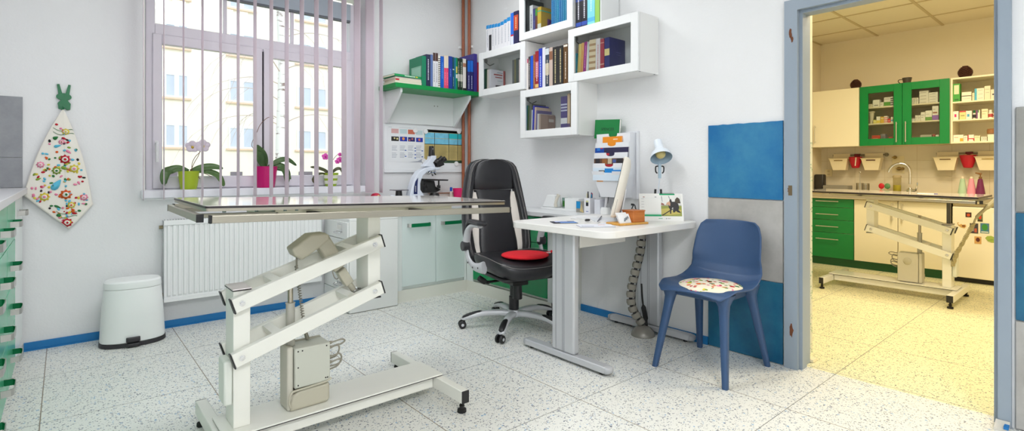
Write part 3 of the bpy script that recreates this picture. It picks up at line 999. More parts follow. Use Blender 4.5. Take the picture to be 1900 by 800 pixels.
    # clamp blocks and side rails
    for x0, x1, y0, y1 in ((.008, L - .02, -.385, -.362), (.008, L - .02, .342, .365)):
        b = B(); b.box(x0, x1, y0, y1, -.0530, -.0280); b.xf(tw); r = part('side_rail', b, RAIL, t, bevel=.002)
        for xa_ in (x0 - .006, x1):
            b = B(); b.box(xa_, xa_ + .006, y0 - .0005, y1 + .0005, -.0535, -.0275); b.xf(tw); part('end_cap', b, BLACK, r)
        for x in (.36, .80):
            b = B(); b.box(x, x + .032, min(y0, y1) + (.023 if y0 < 0 else -.15), max(y0, y1) + (.15 if y0 < 0 else -.023), -.048, -.033); b.xf(tw); part('rail_clamp', b, BLACK, r)
    b = B(); b.box(-.024, -.004, -.318, .285, -.0530, -.0280); b.xf(tw); r = part('side_rail', b, RAIL, t, bevel=.002)
    for ya_ in (-.324, .2852):
        b = B(); b.box(-.0245, -.0035, ya_, ya_ + .0058, -.0535, -.0275); b.xf(tw); part('end_cap', b, BLACK, r)
    for y in (-.20, .12):
        b = B(); b.box(-.0035, .26, y, y + .03, -.048, -.035); b.xf(tw); part('rail_clamp', b, BEIGE, r)
    for x in (.06, .16, .255, .295):
        b = B(); b.lathe_axis([(.0005, 0), (.006, 0), (.006, .006), (.0005, .006)], (x, -.30, -.0187), (0, 0, -1), 8); b.xf(tw); part('bolt_head', b, mat('zinc_bolt', (120, 140, 138), .35, .8), top)
    return t


T1 = exam_table('white lift examination table in the foreground, before the window', (.45, 2.25, 0), 0, .0255, .982, -.104, 1.152, True)
T2 = exam_table('white lift examination table in the kitchen room seen through the doorway', (5.64, .900, 0), PI / 2, -.012, .885, -.165, 1.10, False, .0165)
# steel post and the handset with coiled lead on the far table
b = B(); b.box(.052, .078, -.012, .012, .6442, .838); part('post', b, mat('dark_post', (88, 84, 78), .4, .5), T2)
b = B()
pts = []
P = bez([(.030, .06, .30), (.0, .10, .40), (-.05, .12, .52), (-.11, .13, .66)], 12)
for k, p in enumerate(P):
    for q in range(4):
        a = (k * 4 + q) * 1.5
        pts.append(p + Vector((.013 * math.cos(a), .013 * math.sin(a), q * .002)))
b.tube(pts, .0050, 6)
part('coiled_lead', b, mat('ivory_cable', (176, 166, 130), .5), T2)
b = B(); b.tube(bez([(-.11, .13, .66), (-.13, .12, .72), (-.19, .10, .80), (-.25, .08, .875)], 6), [.007] * 6 + [.012] * 6 + [.018] * 6 + [.012], 10)
part('handset', b, mat('handset_grey', (172, 166, 140), .5), T2)

# ================================================================== OFFICE CHAIR
LEATHER = mat('black_leather', (36, 36, 40), .34, bump=.12, bscale=260)
SILVER = mat('silver_plastic', (204, 206, 210), .30, .15)
STITCH = C(150, 146, 144)
oc = thing('office_chair', 'black leather swivel chair with silver arms at the white desk', 'office chair', (2.388, 2.775, 0), rad(-12), local=True)


def sect(xl, xr, y, z, th, n=20, p=3.2, fwd=0.0):
    """a rounded cross-section of an upholstered piece, in the plane z"""
    cx, w = (xl + xr) / 2, (xr - xl) / 2
    return [(cx + a, y + q + fwd * (a / w) ** 2, z) for a, q in sup(w, th / 2, p, n)]


def yb(z):  # lean of the back
    return .235 + .16 * (z - .48) + .03 * math.sin((z - .48) * 4.2)


# centre panel of the back
b = B()
lv = [(.455, .150), (.50, .160), (.56, .160), (.64, .150), (.72, .140), (.80, .136), (.88, .140), (.925, .150), (.945, .158)]
b.loft([sect(-w, w, yb(z) - .012 * math.sin((z - .45) * 6), z, .062) for z, w in lv])
bk = part('back_panel', b, LEATHER, oc, smooth=60)
b = B()
b.loft([sect(-w, w, yb(z) - .002 - .004 * k, z, .072 + .006 * math.sin(k)) for k, (z, w) in enumerate(((.948, .160), (.955, .170), (1.03, .172), (1.10, .160), (1.145, .130), (1.165, .09), (1.173, .04)))])
part('head_pad', b, LEATHER, oc, smooth=60)
# side bolsters curving from the head down to the seat
for s in (-1, 1):
    b = B()
    prof = [(.43, .170, .228, .070), (.47, .186, .248, .074), (.54, .200, .266, .076), (.64, .207, .272, .076), (.74, .203, .266, .076), (.84, .192, .256, .074), (.93, .174, .244, .074), (1.0, .160, .232, .074), (1.07, .150, .216, .074), (1.12, .130, .198, .072), (1.15, .100, .172, .064), (1.168, .06, .130, .050), (1.176, .02, .08, .03)]
    b.loft([sect(*( (s * a, s * c) if s > 0 else (s * c, s * a)), yb(z) - .006 - .016 * max(0, 1 - abs(z - .62) / .45), z, th) for z, a, c, th in prof])
    bo = part('side_bolster', b, LEATHER, oc, smooth=60)
    b = B(); b.tube([(s * (a * .45 + c * .55), yb(z) - .006 - .016 * max(0, 1 - abs(z - .62) / .45) - th / 2 - .0002, z) for z, a, c, th in prof[:-1]], .0012, 5)
    b.tube([(s * (a * .35 + c * .65), yb(z) - .006 - .016 * max(0, 1 - abs(z - .62) / .45) - th / 2 + .001, z) for z, a, c, th in prof[:-1]], .0012, 5)
    part('seam', b, STITCH, bo)
# white inserts between the centre panel and the bolsters
for s in (-1, 1):
    b = B()
    b.loft([sect(*((s * a, s * c) if s > 0 else (s * c, s * a)), yb(z) - .004, z, .030, p=6) for z, a, c in ((.50, .135, .205), (.60, .135, .215), (.72, .125, .215), (.84, .125, .205), (.93, .14, .190))])
    part('side_insert', b, mat('cream_leather', (232, 226, 218), .45), oc, smooth=60)
# seat
b = B()
rings = []
for z, a, c, y0 in ((.385, .19, .20, 0), (.395, .225, .232, 0), (.43, .252, .262, 0), (.462, .262, .272, -.004), (.485, .258, .268, -.006), (.497, .236, .246, -.006), (.500, .17, .18, -.006), (.497, .05, .06, 0)):
    rings.append([(x, y + y0 - .03, z + .030 * max(0, (abs(x) / .262)) ** 3 - .030 * max(0, -(y) / .27) ** 2) for x, y in sup(a, c, 3.4, 44)])
b.loft(rings)
seat = part('seat', b, LEATHER, oc, smooth=60)
b = B(); b.tube([(x * .985, y * .985 - .034, .486 + .030 * (abs(x) / .262) ** 3 - .030 * max(0, -y / .27) ** 2 + .003) for x, y in sup(.262, .272, 3.4, 60)], .0014, 5, closed=True, cap=False)
part('seam', b, STITCH, seat)
b = B(); b.box(-.20, .20, -.24, .17, .365, .392); part('seat_shell', b, BLACK, oc, bevel=.02, segs=3)
# arms
for s in (-1, 1):
    b = B()
    P = [(s * .270, -.085, .450), (s * .283, -.03, .440), (s * .292, .04, .445), (s * .298, .105, .480), (s * .300, .135, .535), (s * .300, .140, .575)]
    Q = bez(P, 6)
    r = [.022 + .020 * max(0, 1 - k / 14) for k in range(len(Q))]
    b.tube(Q, r, 12, flat=.55)
    ar = part('arm_bracket', b, SILVER, oc, smooth=60)
    b = B()
    Q = bez([(s * .300, .138, .560), (s * .302, .128, .62), (s * .304, .10, .675), (s * .303, .05, .712), (s * .300, -.01, .722), (s * .297, -.08, .722)], 6)
    b.tube(Q, [.030 - .010 * k / (len(Q) - 1) for k in range(len(Q))], 12, flat=.62)
    part('arm', b, SILVER, oc, smooth=60)
    b = B(); b.cyl((s * .285, .138, .568), (s * .334, .138, .568), .034, n=22); part('arm_pivot', b, mat('dark_pivot', (52, 52, 56), .4), oc, bevel=.004)
    b = B()
    for y, z in ((-.06, .446), (.005, .441), (.085, .462)):
        b.lathe_axis([(.0005, 0), (.007, 0), (.006, .0018), (.0005, .002)], (s * (.305 if y < 0 else .3135), y, z), (s, 0, 0), 10)
    part('screw', b, BLACK, ar)
    b = B()
    rings = []
    for k in range(11):
        t_ = k / 10; y = .125 - .275 * t_
        w = .034 * (1 - .25 * (1 - t_)) * (1 if .02 < t_ < .98 else .55); h = .016 * (1 if .02 < t_ < .98 else .5)
        zc = .742 - .055 * max(0, (.22 - t_) / .22) ** 1.6 + .004 * math.sin(PI * t_)
        rings.append([(s * .300 + a, y, zc + q) for a, q in sup(w, h, 2.6, 16)])
    b.loft(rings); part('arm_pad', b, LEATHER, oc, smooth=60)
# mechanism, gas lift, levers
b = B(); b.box(-.085, .085, -.11, .10, .335, .366); b.prism([(-.06, -.10, .335), (.06, -.10, .335), (.06, .08, .335), (-.06, .08, .335)], (0, 0, -.03)); part('tilt_mechanism', b, BLACK, oc, bevel=.006)
b = B(); b.cyl((0, -.05, .320), (0, -.05, .205), .030, .034); part('tension_knob', b, BLACK, oc, bevel=.006)
b = B(); b.tube(bez([(-.06, -.01, .340), (-.16, -.02, .338), (-.22, -.03, .340)], 5), .009, 8)
b.tube(bez([(-.205, -.028, .335), (-.24, -.032, .345), (-.275, -.035, .368), (-.29, -.036, .380)], 5), [.012] * 5 + [.020] * 5 + [.019] * 5 + [.010], 10, flat=.6)
part('tilt_lever', b, BLACK, oc, smooth=60)
b = B(); b.lathe([(.034, .105), (.034, .215), (.0285, .217), (.0285, .306)], 0, 0.0, 24); part('gas_lift', b, BLACK, oc)
# five-legged base
b = B(); b.lathe([(.036, .072), (.050, .078), (.052, .105), (.044, .122), (.0345, .124)], 0, 0, 26); part('hub', b, SILVER, oc)
for k in range(5):
    a = rad(-132 + 72 * k)
    ca, sa = math.cos(a), math.sin(a)
    def at(r, z, w=0):
        r *= 1.07
        return (r * ca - w * sa, r * sa + w * ca, z)
    b = B(); rings = []
    for r, z, w, h in ((.035, .098, .030, .022), (.10, .104, .027, .021), (.17, .103, .024, .019), (.24, .093, .023, .018), (.29, .077, .025, .016), (.325, .066, .024, .012), (.338, .062, .014, .006)):
        rings.append([at(r, z + q, e) for e, q in sup(w, h, 2.8, 16)])
    b.loft(rings); leg = part('base_leg', b, SILVER, oc, smooth=60)
    b = B(); rings = []
    for r, z, w, h in ((.205, .112, .008, .004), (.225, .1115, .017, .007), (.26, .1035, .020, .008), (.30, .090, .021, .009), (.328, .0785, .018, .007), (.337, .074, .008, .003)):
        rings.append([at(r, z + q, e) for e, q in sup(w, h, 2.4, 14)])
    b.loft(rings); part('foot_pad', b, BLACK, leg, smooth=60)
    ca2 = rad(25 + 80 * k); ux, uy = math.cos(ca2), math.sin(ca2)
    cx, cy, _ = at(.325, 0)
    b = B()
    for s in (-1, 1):
        c0 = Vector((cx + uy * .010 * s - ux * .012, cy - ux * .010 * s - uy * .012, .0265)); ax = Vector((uy * s, -ux * s, 0))
        b.lathe_axis([(.010, 0), (.0255, .001), (.0265, .006), (.0265, .012), (.023, .016), (.009, .017), (.0005, .017)], c0, ax, 20)
        b.lathe_axis([(.0005, .0172), (.010, .0172), (.010, .0182), (.0005, .0182)], c0, ax, 14, 1)
    b.cyl((cx, cy, .030), (cx, cy, .062), .008, n=10); b.box(cx - .007, cx + .007, cy - .007, cy + .007, .02, .045)
    part('caster', b, [BLACK, SILVER], leg)
# red round cushion on the seat
b = B()
rings = []
for k in range(7):
    t_ = -PI / 2 + PI * k / 6
    rings.append([(.165 * math.cos(q) * (.72 + .28 * max(0, math.cos(t_)) ** .6), .150 * math.sin(q) * (.72 + .28 * max(0, math.cos(t_)) ** .6), .013 * math.sin(t_)) for q in (2 * PI * j / 36 for j in range(36))])
b.loft(rings)
MX = Matrix.Translation((2.385, 2.655, .5165)) @ Matrix.Rotation(rad(-20), 4, 'Z')
b.xf(MX)
cu = solo('seat_cushion', b, mat('red_wool', (218, 18, 36), .8, bump=.2, bscale=300), 'flat round red seat cushion on the black swivel chair', 'cushion', smooth=60)
b = B(); b.tube(bez([(.150, .03, 0), (.18, .035, .004), (.20, .02, .002), (.215, .04, .004)], 5), .004, 8); b.ball((.217, .042, .006), .009, 10); b.tube([(.16, .02, .003), (.19, -.002, .004)], .003, 6, m=1); b.xf(MX)
part('tie', b, [mat('red_wool', (218, 18, 36), .8), PAPER], cu)

# ================================================================== BLUE SHELL CHAIR
CHB = mat('blue_grey_plastic', (50, 79, 118), .42, bump=.08, bscale=500)
bc = thing('side_chair', 'blue moulded plastic chair with splayed legs against the tiled wall', 'chair', (2.752, 1.505, 0), rad(-90), local=True)
# shell: local -y is the front
prof = [(-.228, .438), (-.205, .452), (-.15, .450), (-.08, .444), (0, .440), (.07, .442), (.125, .456), (.165, .490), (.190, .54), (.207, .60), (.222, .66), (.237, .72), (.251, .775), (.259, .800)]
wid = [.170, .205, .222, .230, .232, .228, .222, .216, .212, .208, .204, .198, .180, .150]
def shell(u, v):
    t_ = v * (len(prof) - 1); i = min(int(t_), len(prof) - 2); f = t_ - i
    y = prof[i][0] * (1 - f) + prof[i + 1][0] * f; z = prof[i][1] * (1 - f) + prof[i + 1][1] * f
    w = wid[i] * (1 - f) + wid[i + 1] * f
    q = 2 * u - 1
    back = min(1, max(0, (z - .47) / .12))
    seat_ = 1 - back
    z2 = z + seat_ * (.020 * abs(q) ** 3 * (1 - .9 * max(0, (-y - .13) / .09) if y < -.13 else 1) - .016 * abs(q) ** 2 * max(0, (-y - .15) / .08))
    y2 = y - back * .050 * abs(q) ** 2.4
    bend = max(0, 1 - abs(y - .13) / .12)
    z2 += bend * .020 * abs(q) ** 3
    return Vector((q * w, y2, z2))
b = B(); b.grid(shell, 22, 52)
part('shell', b, CHB, bc, solid=.011, smooth=70, subd=1)
def under(x, y):
    k = min(range(len(prof)), key=lambda i: abs(prof[i][0] - y)); j = min(range(53), key=lambda i: abs(shell(.5, i / 52).y - y) + .25 * abs(shell(.5, i / 52).z - prof[k][1]))
    return shell(min(1, max(0, .5 + x / 2 / .228)), j / 52).z - .0095
fo = rrect(-.158, .158, -.168, .112, .04)
b = B(); b.loft([[(x * .94, y * .94, .402) for x, y in fo], [(x, y, .409) for x, y in fo], [(x, y, under(x, y)) for x, y in fo]])
part('seat_frame', b, CHB, bc)
for sx in (-1, 1):
    for sy in (-1, 1):
        tx, ty = sx * .150, (-.150 if sy < 0 else .125)
        fx, fy = sx * .205, (-.240 if sy < 0 else .235)
        b = B(); rings = []
        for k in range(9):
            t_ = k / 8
            w = .0155 + .011 * (1 - t_) + .028 * max(0, 1 - t_ * 6) ** 1.5
            z = (under(tx, ty) + .004) * (1 - t_)
            cx, cy = tx + (fx - tx) * t_, ty + (fy - ty) * t_
            rings.append([(cx + a, cy + q, z) for a, q in sup(w * .95, w, 3.2, 16)])
        b.loft(rings); part('leg', b, CHB, bc, smooth=60)
# flowered seat pad
PAD = [mat('pad_cotton', (238, 228, 206), .9, bump=.2, bscale=400)] + [mat('print_' + k, v, .9) for k, v in tw_cols.items()]
b = B()
def padz(x, y): return .020 * max(0, 1 - (x * x + y * y) / .0295) ** .5
out = []
for k in range(48):
    a = 2 * PI * k / 48; r = .168 + .022 * max(0, math.cos(a - PI / 4 - PI)) ** 24
    out.append((r * math.cos(a), r * math.sin(a)))
rings = [[(x * s, y * s, z) for x, y in out] for s, z in ((.90, 0), (.97, .004), (1.0, .010), (.97, .017), (.86, .025), (.60, .030), (.3, .032), (.02, .032))]
b.loft(rings)
def padh(r):
    for (s0, z0), (s1, z1) in zip(((.97, .017), (.86, .025), (.60, .030), (.3, .032)), ((.86, .025), (.60, .030), (.3, .032), (0, .032))):
        if s1 * .168 <= r <= s0 * .168: return z0 + (z1 - z0) * (s0 * .168 - r) / ((s0 - s1) * .168)
    return .017
rr = random.Random(5)
cl = ['red', 'orange', 'pink', 'yellow', 'lime', 'green', 'pink', 'orange']
for k in range(85):
    r = .158 * math.sqrt(rr.random()); a = rr.uniform(0, 2 * PI); cx, cy = r * math.cos(a), r * math.sin(a)
    q = rr.uniform(.006, .016); e = rr.uniform(.5, 1); an = rr.uniform(0, 3)
    pts = []
    for j in range(10):
        t_ = 2 * PI * j / 10; x, y = q * math.cos(t_), q * e * math.sin(t_)
        x, y = cx + x * math.cos(an) - y * math.sin(an), cy + x * math.sin(an) + y * math.cos(an)
        pts.append((x, y, padh(min(.16, math.hypot(x, y))) + .0010))
    b.poly(pts, TK[rr.choice(cl)])
for k in range(40):     # print on the rim
    a = 2 * PI * k / 40; c = rr.choice(['lime', 'orange', 'red', 'dark', 'yellow', 'pink'])
    b.poly([(.1695 * math.cos(a + t_), .1695 * math.sin(a + t_), z) for t_, z in ((-.03, .006), (.03, .006), (.035, .012), (-.02, .013))], TK[c])
bow = [(-.018, .006), (-.004, .001), (.004, .001), (.018, .007), (.017, -.006), (.004, -.001), (-.004, -.001), (-.018, -.007)]
b.poly([(.03 + x, .085 + y, .0318) for x, y in bow], TK['dark'])
b.xf(Matrix.Translation((2.70, 1.485, .4475)) @ Matrix.Rotation(rad(4), 4, 'Z'))
solo('seat_pad', b, PAD, 'cream seat pad with a bright flower print on the blue chair', 'cushion', smooth=50, normals=False)

# ================================================================== DESK
DW = mat('desk_white', (238, 236, 232), .30)
dk = thing('desk', 'white desk on grey steel T-legs standing out from the wall', 'desk', (2.6, 2.13, 0))
b = B()
ol = rrect(2.125, 3.055, 1.735, 2.535, .095, 10)
b.loft([[(x, y, z) for x, y in ol] for z in (.735, .773)])
part('desk_top', b, DW, dk, bevel=.003)
LEGG = mat('desk_leg_grey', (198, 200, 204), .38, .35)
for xc in (2.197, 3.020):
    b = B(); b.box(xc - .030, xc + .030, 1.790, 2.418, .014, .052); ft = part('foot_bar', b, LEGG, dk, bevel=.008, segs=3)
    for s, y in ((-1, 1.7895), (1, 2.4185)):
        b = B(); b.loft([[(xc + .030 * k * a, y + s * e, .033 + .019 * k * q) for a, q in sup(1, 1, 4, 20)] for k, e in ((1, 0), (.96, .010), (.80, .020), (.45, .026), (.05, .028))]); part('foot_end', b, mat('foot_end_grey', (176, 178, 182), .45), ft)
    b = B()
    for y in (1.83, 2.38): b.cyl((xc, y, 0), (xc, y, .0145), .013, n=14)
    part('glide', b, BLACK, ft)
    b = B(); b.box(xc - .024, xc + .024, 2.012, 2.188, .052, .7345); cl_ = part('column', b, LEGG, dk, bevel=.012, segs=3)
    b = B()
    for y in (2.085, 2.097, 2.15): b.box(xc - .0256, xc - .0243, y, y + .003, .056, .73)
    part('groove', b, C(148, 150, 156), cl_)
b = B(); b.box(2.225, 2.640, 2.010, 2.10, .652, .734); part('cable_trough', b, mat('trough_white', (228, 226, 220), .4), dk, bevel=.003)
b = B(); b.box(2.64, 2.993, 2.06, 2.09, .69, .734); part('cross_bar', b, LEGG, dk)
# cable spine with its floor weight
cs = thing('cable_spine', 'grey segmented cable spine hanging under the desk to a domed foot', 'cable guide', (2.916, 2.078, 0))
x0, y0 = AZ(1193, 622, .0)
b = B(); b.lathe([(.086, 0), (.086, .006), (.080, .022), (.064, .044), (.040, .060), (.012, .067), (.001, .068)], x0, y0, 30, sx=.9, sy=.9); part('floor_weight', b, mat('spine_grey', (140, 136, 128), .35, .3), cs)
RV = Vector((.760, -.649, 0))
path = bez([Vector((x0, y0, z)) + RV * d for d, z in ((0, .73), (-.012, .62), (-.022, .54), (-.052, .42), (-.080, .29), (-.074, .19), (-.035, .115), (0, .070))], 12)
Ls = [0]
for p, q in zip(path, path[1:]): Ls.append(Ls[-1] + (q - p).length)
def along(s):
    for i in range(len(Ls) - 1):
        if Ls[i + 1] >= s: return path[i].lerp(path[i + 1], (s - Ls[i]) / max(1e-6, Ls[i + 1] - Ls[i]))
    return path[-1]
N = 14
SPG = mat('spine_segment', (132, 128, 118), .38, .3)
for k in range(N):
    p, q = along(Ls[-1] * (k + .10) / N), along(Ls[-1] * (k + .86) / N)
    b = B(); d = (q - p).normalized(); w = Vector((.649, .760, 0)).cross(d)
    w = Vector((.760, -.649, 0)); w = (w - d * w.dot(d)).normalized(); nn = d.cross(w)
    rings = []
    for t_, e in ((0, .028), (.5, .031), (1, .025)):
        c0 = p.lerp(q, t_); rings.append([c0 + w * a + nn * c_ for a, c_ in sup(e, .017, 3, 14)])
    b.loft(rings); part('segment', b, SPG, cs, bevel=.002)
b = B(); b.tube(path, .012, 8); b.tube([p + Vector((.02, -.018, 0)) for p in path[::6]], .004, 6); part('cables', b, BLACK, cs)
b = B(); b.tube(bez([Vector((x0, y0, z)) + RV * d for d, z in ((-.01, .34), (-.002, .22), (.016, .12), (.022, .06))], 6), [.006] * 8 + [.016] * 6 + [.010] * 5, 8); part('plug', b, RUBBER, cs)
# ================================================================== FITTED CABINETS OF THE EXAM ROOM
CABW = mat('cabinet_white', (232, 238, 236), .32)
PLINTH = mat('plinth_ivory', (232, 232, 222), .4)
SEAMC = C(120, 124, 122)
GLACQ = mat('drawer_mint_lacquer', (78, 182, 138), .25)


def bow_handle(b, c, axis, out, w=.16, h=.026, d=.045, m_metal=0, m_in=1, front=False):
    """wide bow handle: centre c on the face, axis along the face, out away from it"""
    c, a, o = Vector(c), Vector(axis), Vector(out); u = Vector((0, 0, 1))
    P = [c - a * w / 2, c - a * (w / 2 - .004) + o * d * .75, c - a * (w / 2 - .02) + o * d * .96]
    P += [c + o * d, c + a * (w / 2 - .02) + o * d * .96, c + a * (w / 2 - .004) + o * d * .75, c + a * w / 2]
    th = .003
    vs, fs, ms = [], [], []
    for i, p in enumerate(P):
        q = c + (p - c) * .93 + (o * .0)
        vs += [p - u * h / 2, p + u * h / 2, q + u * h / 2, q - u * h / 2]
    n = len(P)
    for i in range(n - 1):
        for j in range(4):
            fs.append((i * 4 + j, i * 4 + (j + 1) % 4, (i + 1) * 4 + (j + 1) % 4, (i + 1) * 4 + j))
    base = len(b.v); b.v += vs
    for k, f in enumerate(fs):
        b.f.append([i + base for i in f]); b.m.append(m_in if (k % 4 == 2 or (front and k % 4 == 0 and 2 <= k // 4 <= 4)) else m_metal)  # front=True colours the outer middle green, as a painted reflection of green drawers
    b.f.append([base, base + 1, base + 2, base + 3]); b.m.append(m_metal)
    e = base + (n - 1) * 4
    b.f.append([e, e + 1, e + 2, e + 3]); b.m.append(m_metal)


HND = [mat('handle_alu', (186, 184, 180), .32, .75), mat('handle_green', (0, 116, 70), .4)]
# ---- left-hand run along the wall
XF = -.190
for i, (y0, y1, lab) in enumerate(((2.205, 2.698, 'mint green drawer cabinet at the left edge of the photo, nearest the camera'),
                                   (2.702, 3.188, 'mint green drawer cabinet at the left edge, middle of the green run'),
                                   (3.192, 3.688, 'mint green drawer cabinet at the left edge, beside the white end unit'))):
    t = thing('drawer_cabinet', lab, 'cabinet', (-.49, (y0 + y1) / 2, 0), group='green drawer cabinets on the left')
    b = B(); b.box(-.79, XF - .021, y0, y1, .10, .9545); part('carcass', b, CABW, t)
    for z0, z1 in ((.105, .338), (.342, .542), (.546, .746), (.750, .950)):
        b = B(); b.box(XF - .020, XF, y0 + .002, y1 - .002, z0, z1); d = part('drawer', b, GLACQ, t, bevel=.0015, segs=1)
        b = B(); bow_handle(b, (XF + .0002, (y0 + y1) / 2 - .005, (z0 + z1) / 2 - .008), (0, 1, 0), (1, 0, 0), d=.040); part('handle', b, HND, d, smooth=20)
t = thing('cabinet', 'narrow white end cabinet at the left, under the towel', 'cabinet', (-.49, 4.0, 0))
b = B(); b.box(-.79, XF - .021, 3.692, 4.298, .10, .9545); part('carcass', b, CABW, t)
b = B(); b.box(XF - .020, XF, 3.694, 4.295, .105, .950); d = part('door', b, CABW, t, bevel=.0015, segs=1)
b = B(); bow_handle(b, (XF + .0002, 3.94, .862), (0, 1, 0), (1, 0, 0), d=.040); part('handle', b, [HND[0], HND[0]], d, smooth=20)
b = B(); b.box(-.78, -.235, 2.205, 4.298, 0, .0995); solo('plinth', b, PLINTH, 'recessed white plinth under the green drawers at the left', 'plinth')
b = B(); b.box(-.79, -.168, 2.18, 4.306, .955, .988); solo('worktop', b, mat('worktop_speckled_grey', (214, 214, 218), .3, var=.05, vscale=160), 'pale grey worktop over the green drawers at the left edge', 'worktop', bevel=.002)

# ---- filing cabinet
t = thing('filing_cabinet', 'white card filing cabinet turned sideways behind the examination table', 'filing cabinet', (1.84, 4.06, 0))
b = B(); b.box(1.642, 2.046, 3.812, 4.29, .004, .722); b.box(1.640, 2.048, 3.810, 4.292, .702, .7225); part('body', b, mat('cabinet_enamel', (234, 236, 234), .35), t, bevel=.004)
for k in range(5):
    z0 = .03 + .134 * k
    b = B(); b.box(1.628, 1.6415, 3.825, 4.285, z0, z0 + .128); d = part('drawer', b, mat('cabinet_enamel', (234, 236, 234), .35), t, bevel=.002)
    b = B(); yc = 3.97
    b.box(1.624, 1.628, yc - .045, yc + .045, z0 + .052, z0 + .108); b.box(1.6232, 1.6242, yc - .036, yc + .036, z0 + .066, z0 + .10, 1)
    b.tube(bez([(1.6275, yc - .05, z0 + .05), (1.600, yc - .05, z0 + .044), (1.598, yc, z0 + .042), (1.600, yc + .05, z0 + .044), (1.6275, yc + .05, z0 + .05)], 4), .0045, 8)
    part('label_handle', b, [CHROME, PAPER], d)
b = B(); b.tube([(1.592 + .000, 3.95 + .075 * math.cos(a), .330 + .075 * math.sin(a)) for a in (2 * PI * k / 40 for k in range(40))], .0045, 8, closed=True, cap=False)
solo('cable_loop', b, mat('grey_cable', (150, 146, 132), .5), 'grey cable loop hanging on a drawer handle of the filing cabinet', 'cable')

# ---- base cabinets of the corner
t = thing('base_cabinet', 'white two-door base cabinet on the window side of the corner', 'cabinet', (2.43, 4.09, 0))
b = B(); b.box(2.062, 2.785, 3.891, 4.318, .10, .7395); part('carcass', b, CABW, t)
b = B(); b.box(2.055, 2.115, 3.872, 3.890, .10, .739); part('filler_panel', b, CABW, t)
for x0, x1, hx0 in ((2.117, 2.440, 2.272), (2.443, 2.742, 2.60)):
    b = B(); b.box(x0, x1, 3.872, 3.890, .128, .732); d = part('door', b, mat('door_pale', (222, 234, 232), .28), t, bevel=.002)
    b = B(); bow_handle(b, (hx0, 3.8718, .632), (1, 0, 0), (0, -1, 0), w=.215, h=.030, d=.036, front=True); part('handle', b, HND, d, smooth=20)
b = B(); b.box(2.742, 2.765, 3.872, 3.892, .10, .739); part('corner_post', b, CABW, t)
b = B(); b.prism([(2.055, 3.8755, 0), (2.768, 3.8755, 0), (2.768, 2.80, 0), (2.782, 2.80, 0), (2.782, 3.890, 0), (2.055, 3.890, 0)], (0, 0, .0995))
solo('plinth', b, PLINTH, 'ivory plinth running round the corner under the base cabinets', 'plinth')
t = thing('drawer_cabinet', 'low cabinet with a wide bright green front behind the swivel chair', 'cabinet', (2.92, 3.35, 0))
b = B(); b.box(2.790, 3.069, 2.757, 3.872, .10, .7395); part('carcass', b, mat('carcass_grey_white', (222, 224, 216), .4), t)
for ya_, yb2 in ((3.775, 3.870), (2.757, 2.828)):
    b = B(); b.box(2.767, 2.789, ya_, yb2, .10, .739); part('face_rail', b, CABW, t)
for z0, z1 in ((.122, .325), (.329, .530), (.534, .732)):
    b = B(); b.box(2.766, 2.789, 2.832, 3.771, z0, z1); d = part('drawer', b, mat('front_green', (0, 146, 84), .25), t, bevel=.0015, segs=1)
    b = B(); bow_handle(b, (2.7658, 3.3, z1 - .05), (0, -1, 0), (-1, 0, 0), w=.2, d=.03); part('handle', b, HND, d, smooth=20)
b = B(); b.box(2.83, 3.069, 2.757, 2.8, 0, .0998); part('end_foot', b, mat('carcass_grey_white', (222, 224, 216), .4), t)
b = B(); b.prism([(2.05, 3.842, 0), (2.735, 3.842, 0), (2.735, 2.555, 0), (3.0685, 2.555, 0), (3.0685, 4.3185, 0), (2.05, 4.3185, 0)], (0, 0, .033)); b.xf(Matrix.Translation((0, 0, .7405)))
solo('worktop', b, mat('worktop_pale_grey', (222, 224, 226), .3), 'pale grey L-shaped worktop in the room corner under the bookshelves', 'worktop', bevel=.002)
WT = .7735

# ================================================================== MICROSCOPE AND ITS NEIGHBOURS
MW = mat('microscope_white', (222, 228, 240), .28)
MB = mat('microscope_black', (30, 28, 28), .42)
NAVY = mat('navy_panel', (24, 36, 92), .4)
ms = thing('microscope', 'white and black trinocular microscope on the corner worktop', 'microscope', (2.50, 4.07, WT))
Y = 4.07
def mp(px, py): return AY(px, py, Y)
def side(pts, y0, y1, mats, name, parent, bevel=.006, m=0):
    b = B(); q = [mp(*p) for p in pts]
    b.prism([(x, Y + y0, z) for x, z in q], (0, y1 - y0, 0), m)
    return part(name, b, mats, parent, bevel=bevel, segs=3)
b = B(); b.loft([[(x, y, WT + z) for x, y in rrect(2.315, 2.600, Y - .095, Y + .095, .05)] for z in (.0, .05)]); part('base', b, MW, ms, bevel=.008, segs=3)
side([(757, 362), (761, 345), (766, 330), (774, 318), (786, 311), (797, 309), (812, 311), (812, 315), (801, 316), (790, 318), (781, 326), (776, 338), (776, 352), (783, 362), (783, 392), (757, 392)], -.040, .040, MW, 'arm', ms)
side([(763.2, 360), (764, 347), (766.5, 336.5), (771.3, 329.5), (770.2, 344), (770, 360)], -.0425, -.0395, NAVY, 'badge_panel', ms, .001)
b = B()
for k in range(6):     # the white lettering on the badge, upright along the panel
    x, z = mp(766.6, 345.5 + 1.9 * k)
    b.box(x - .004, x + .004, Y - .0438, Y - .0426, z - .0030, z + .0030); b.box(x - .0012, x + .0028, Y - .0440, Y - .0428, z - .0012, z + .0012, 1)
part('lettering', b, [PAPER, NAVY], ms)
side([(783, 309), (788, 303), (796, 295), (797, 289), (806, 289), (806, 297), (803, 305), (804, 310)], -.036, .036, MW, 'head', ms)
x0, z0 = mp(800.5, 290); x1, z1 = mp(800.5, 271)
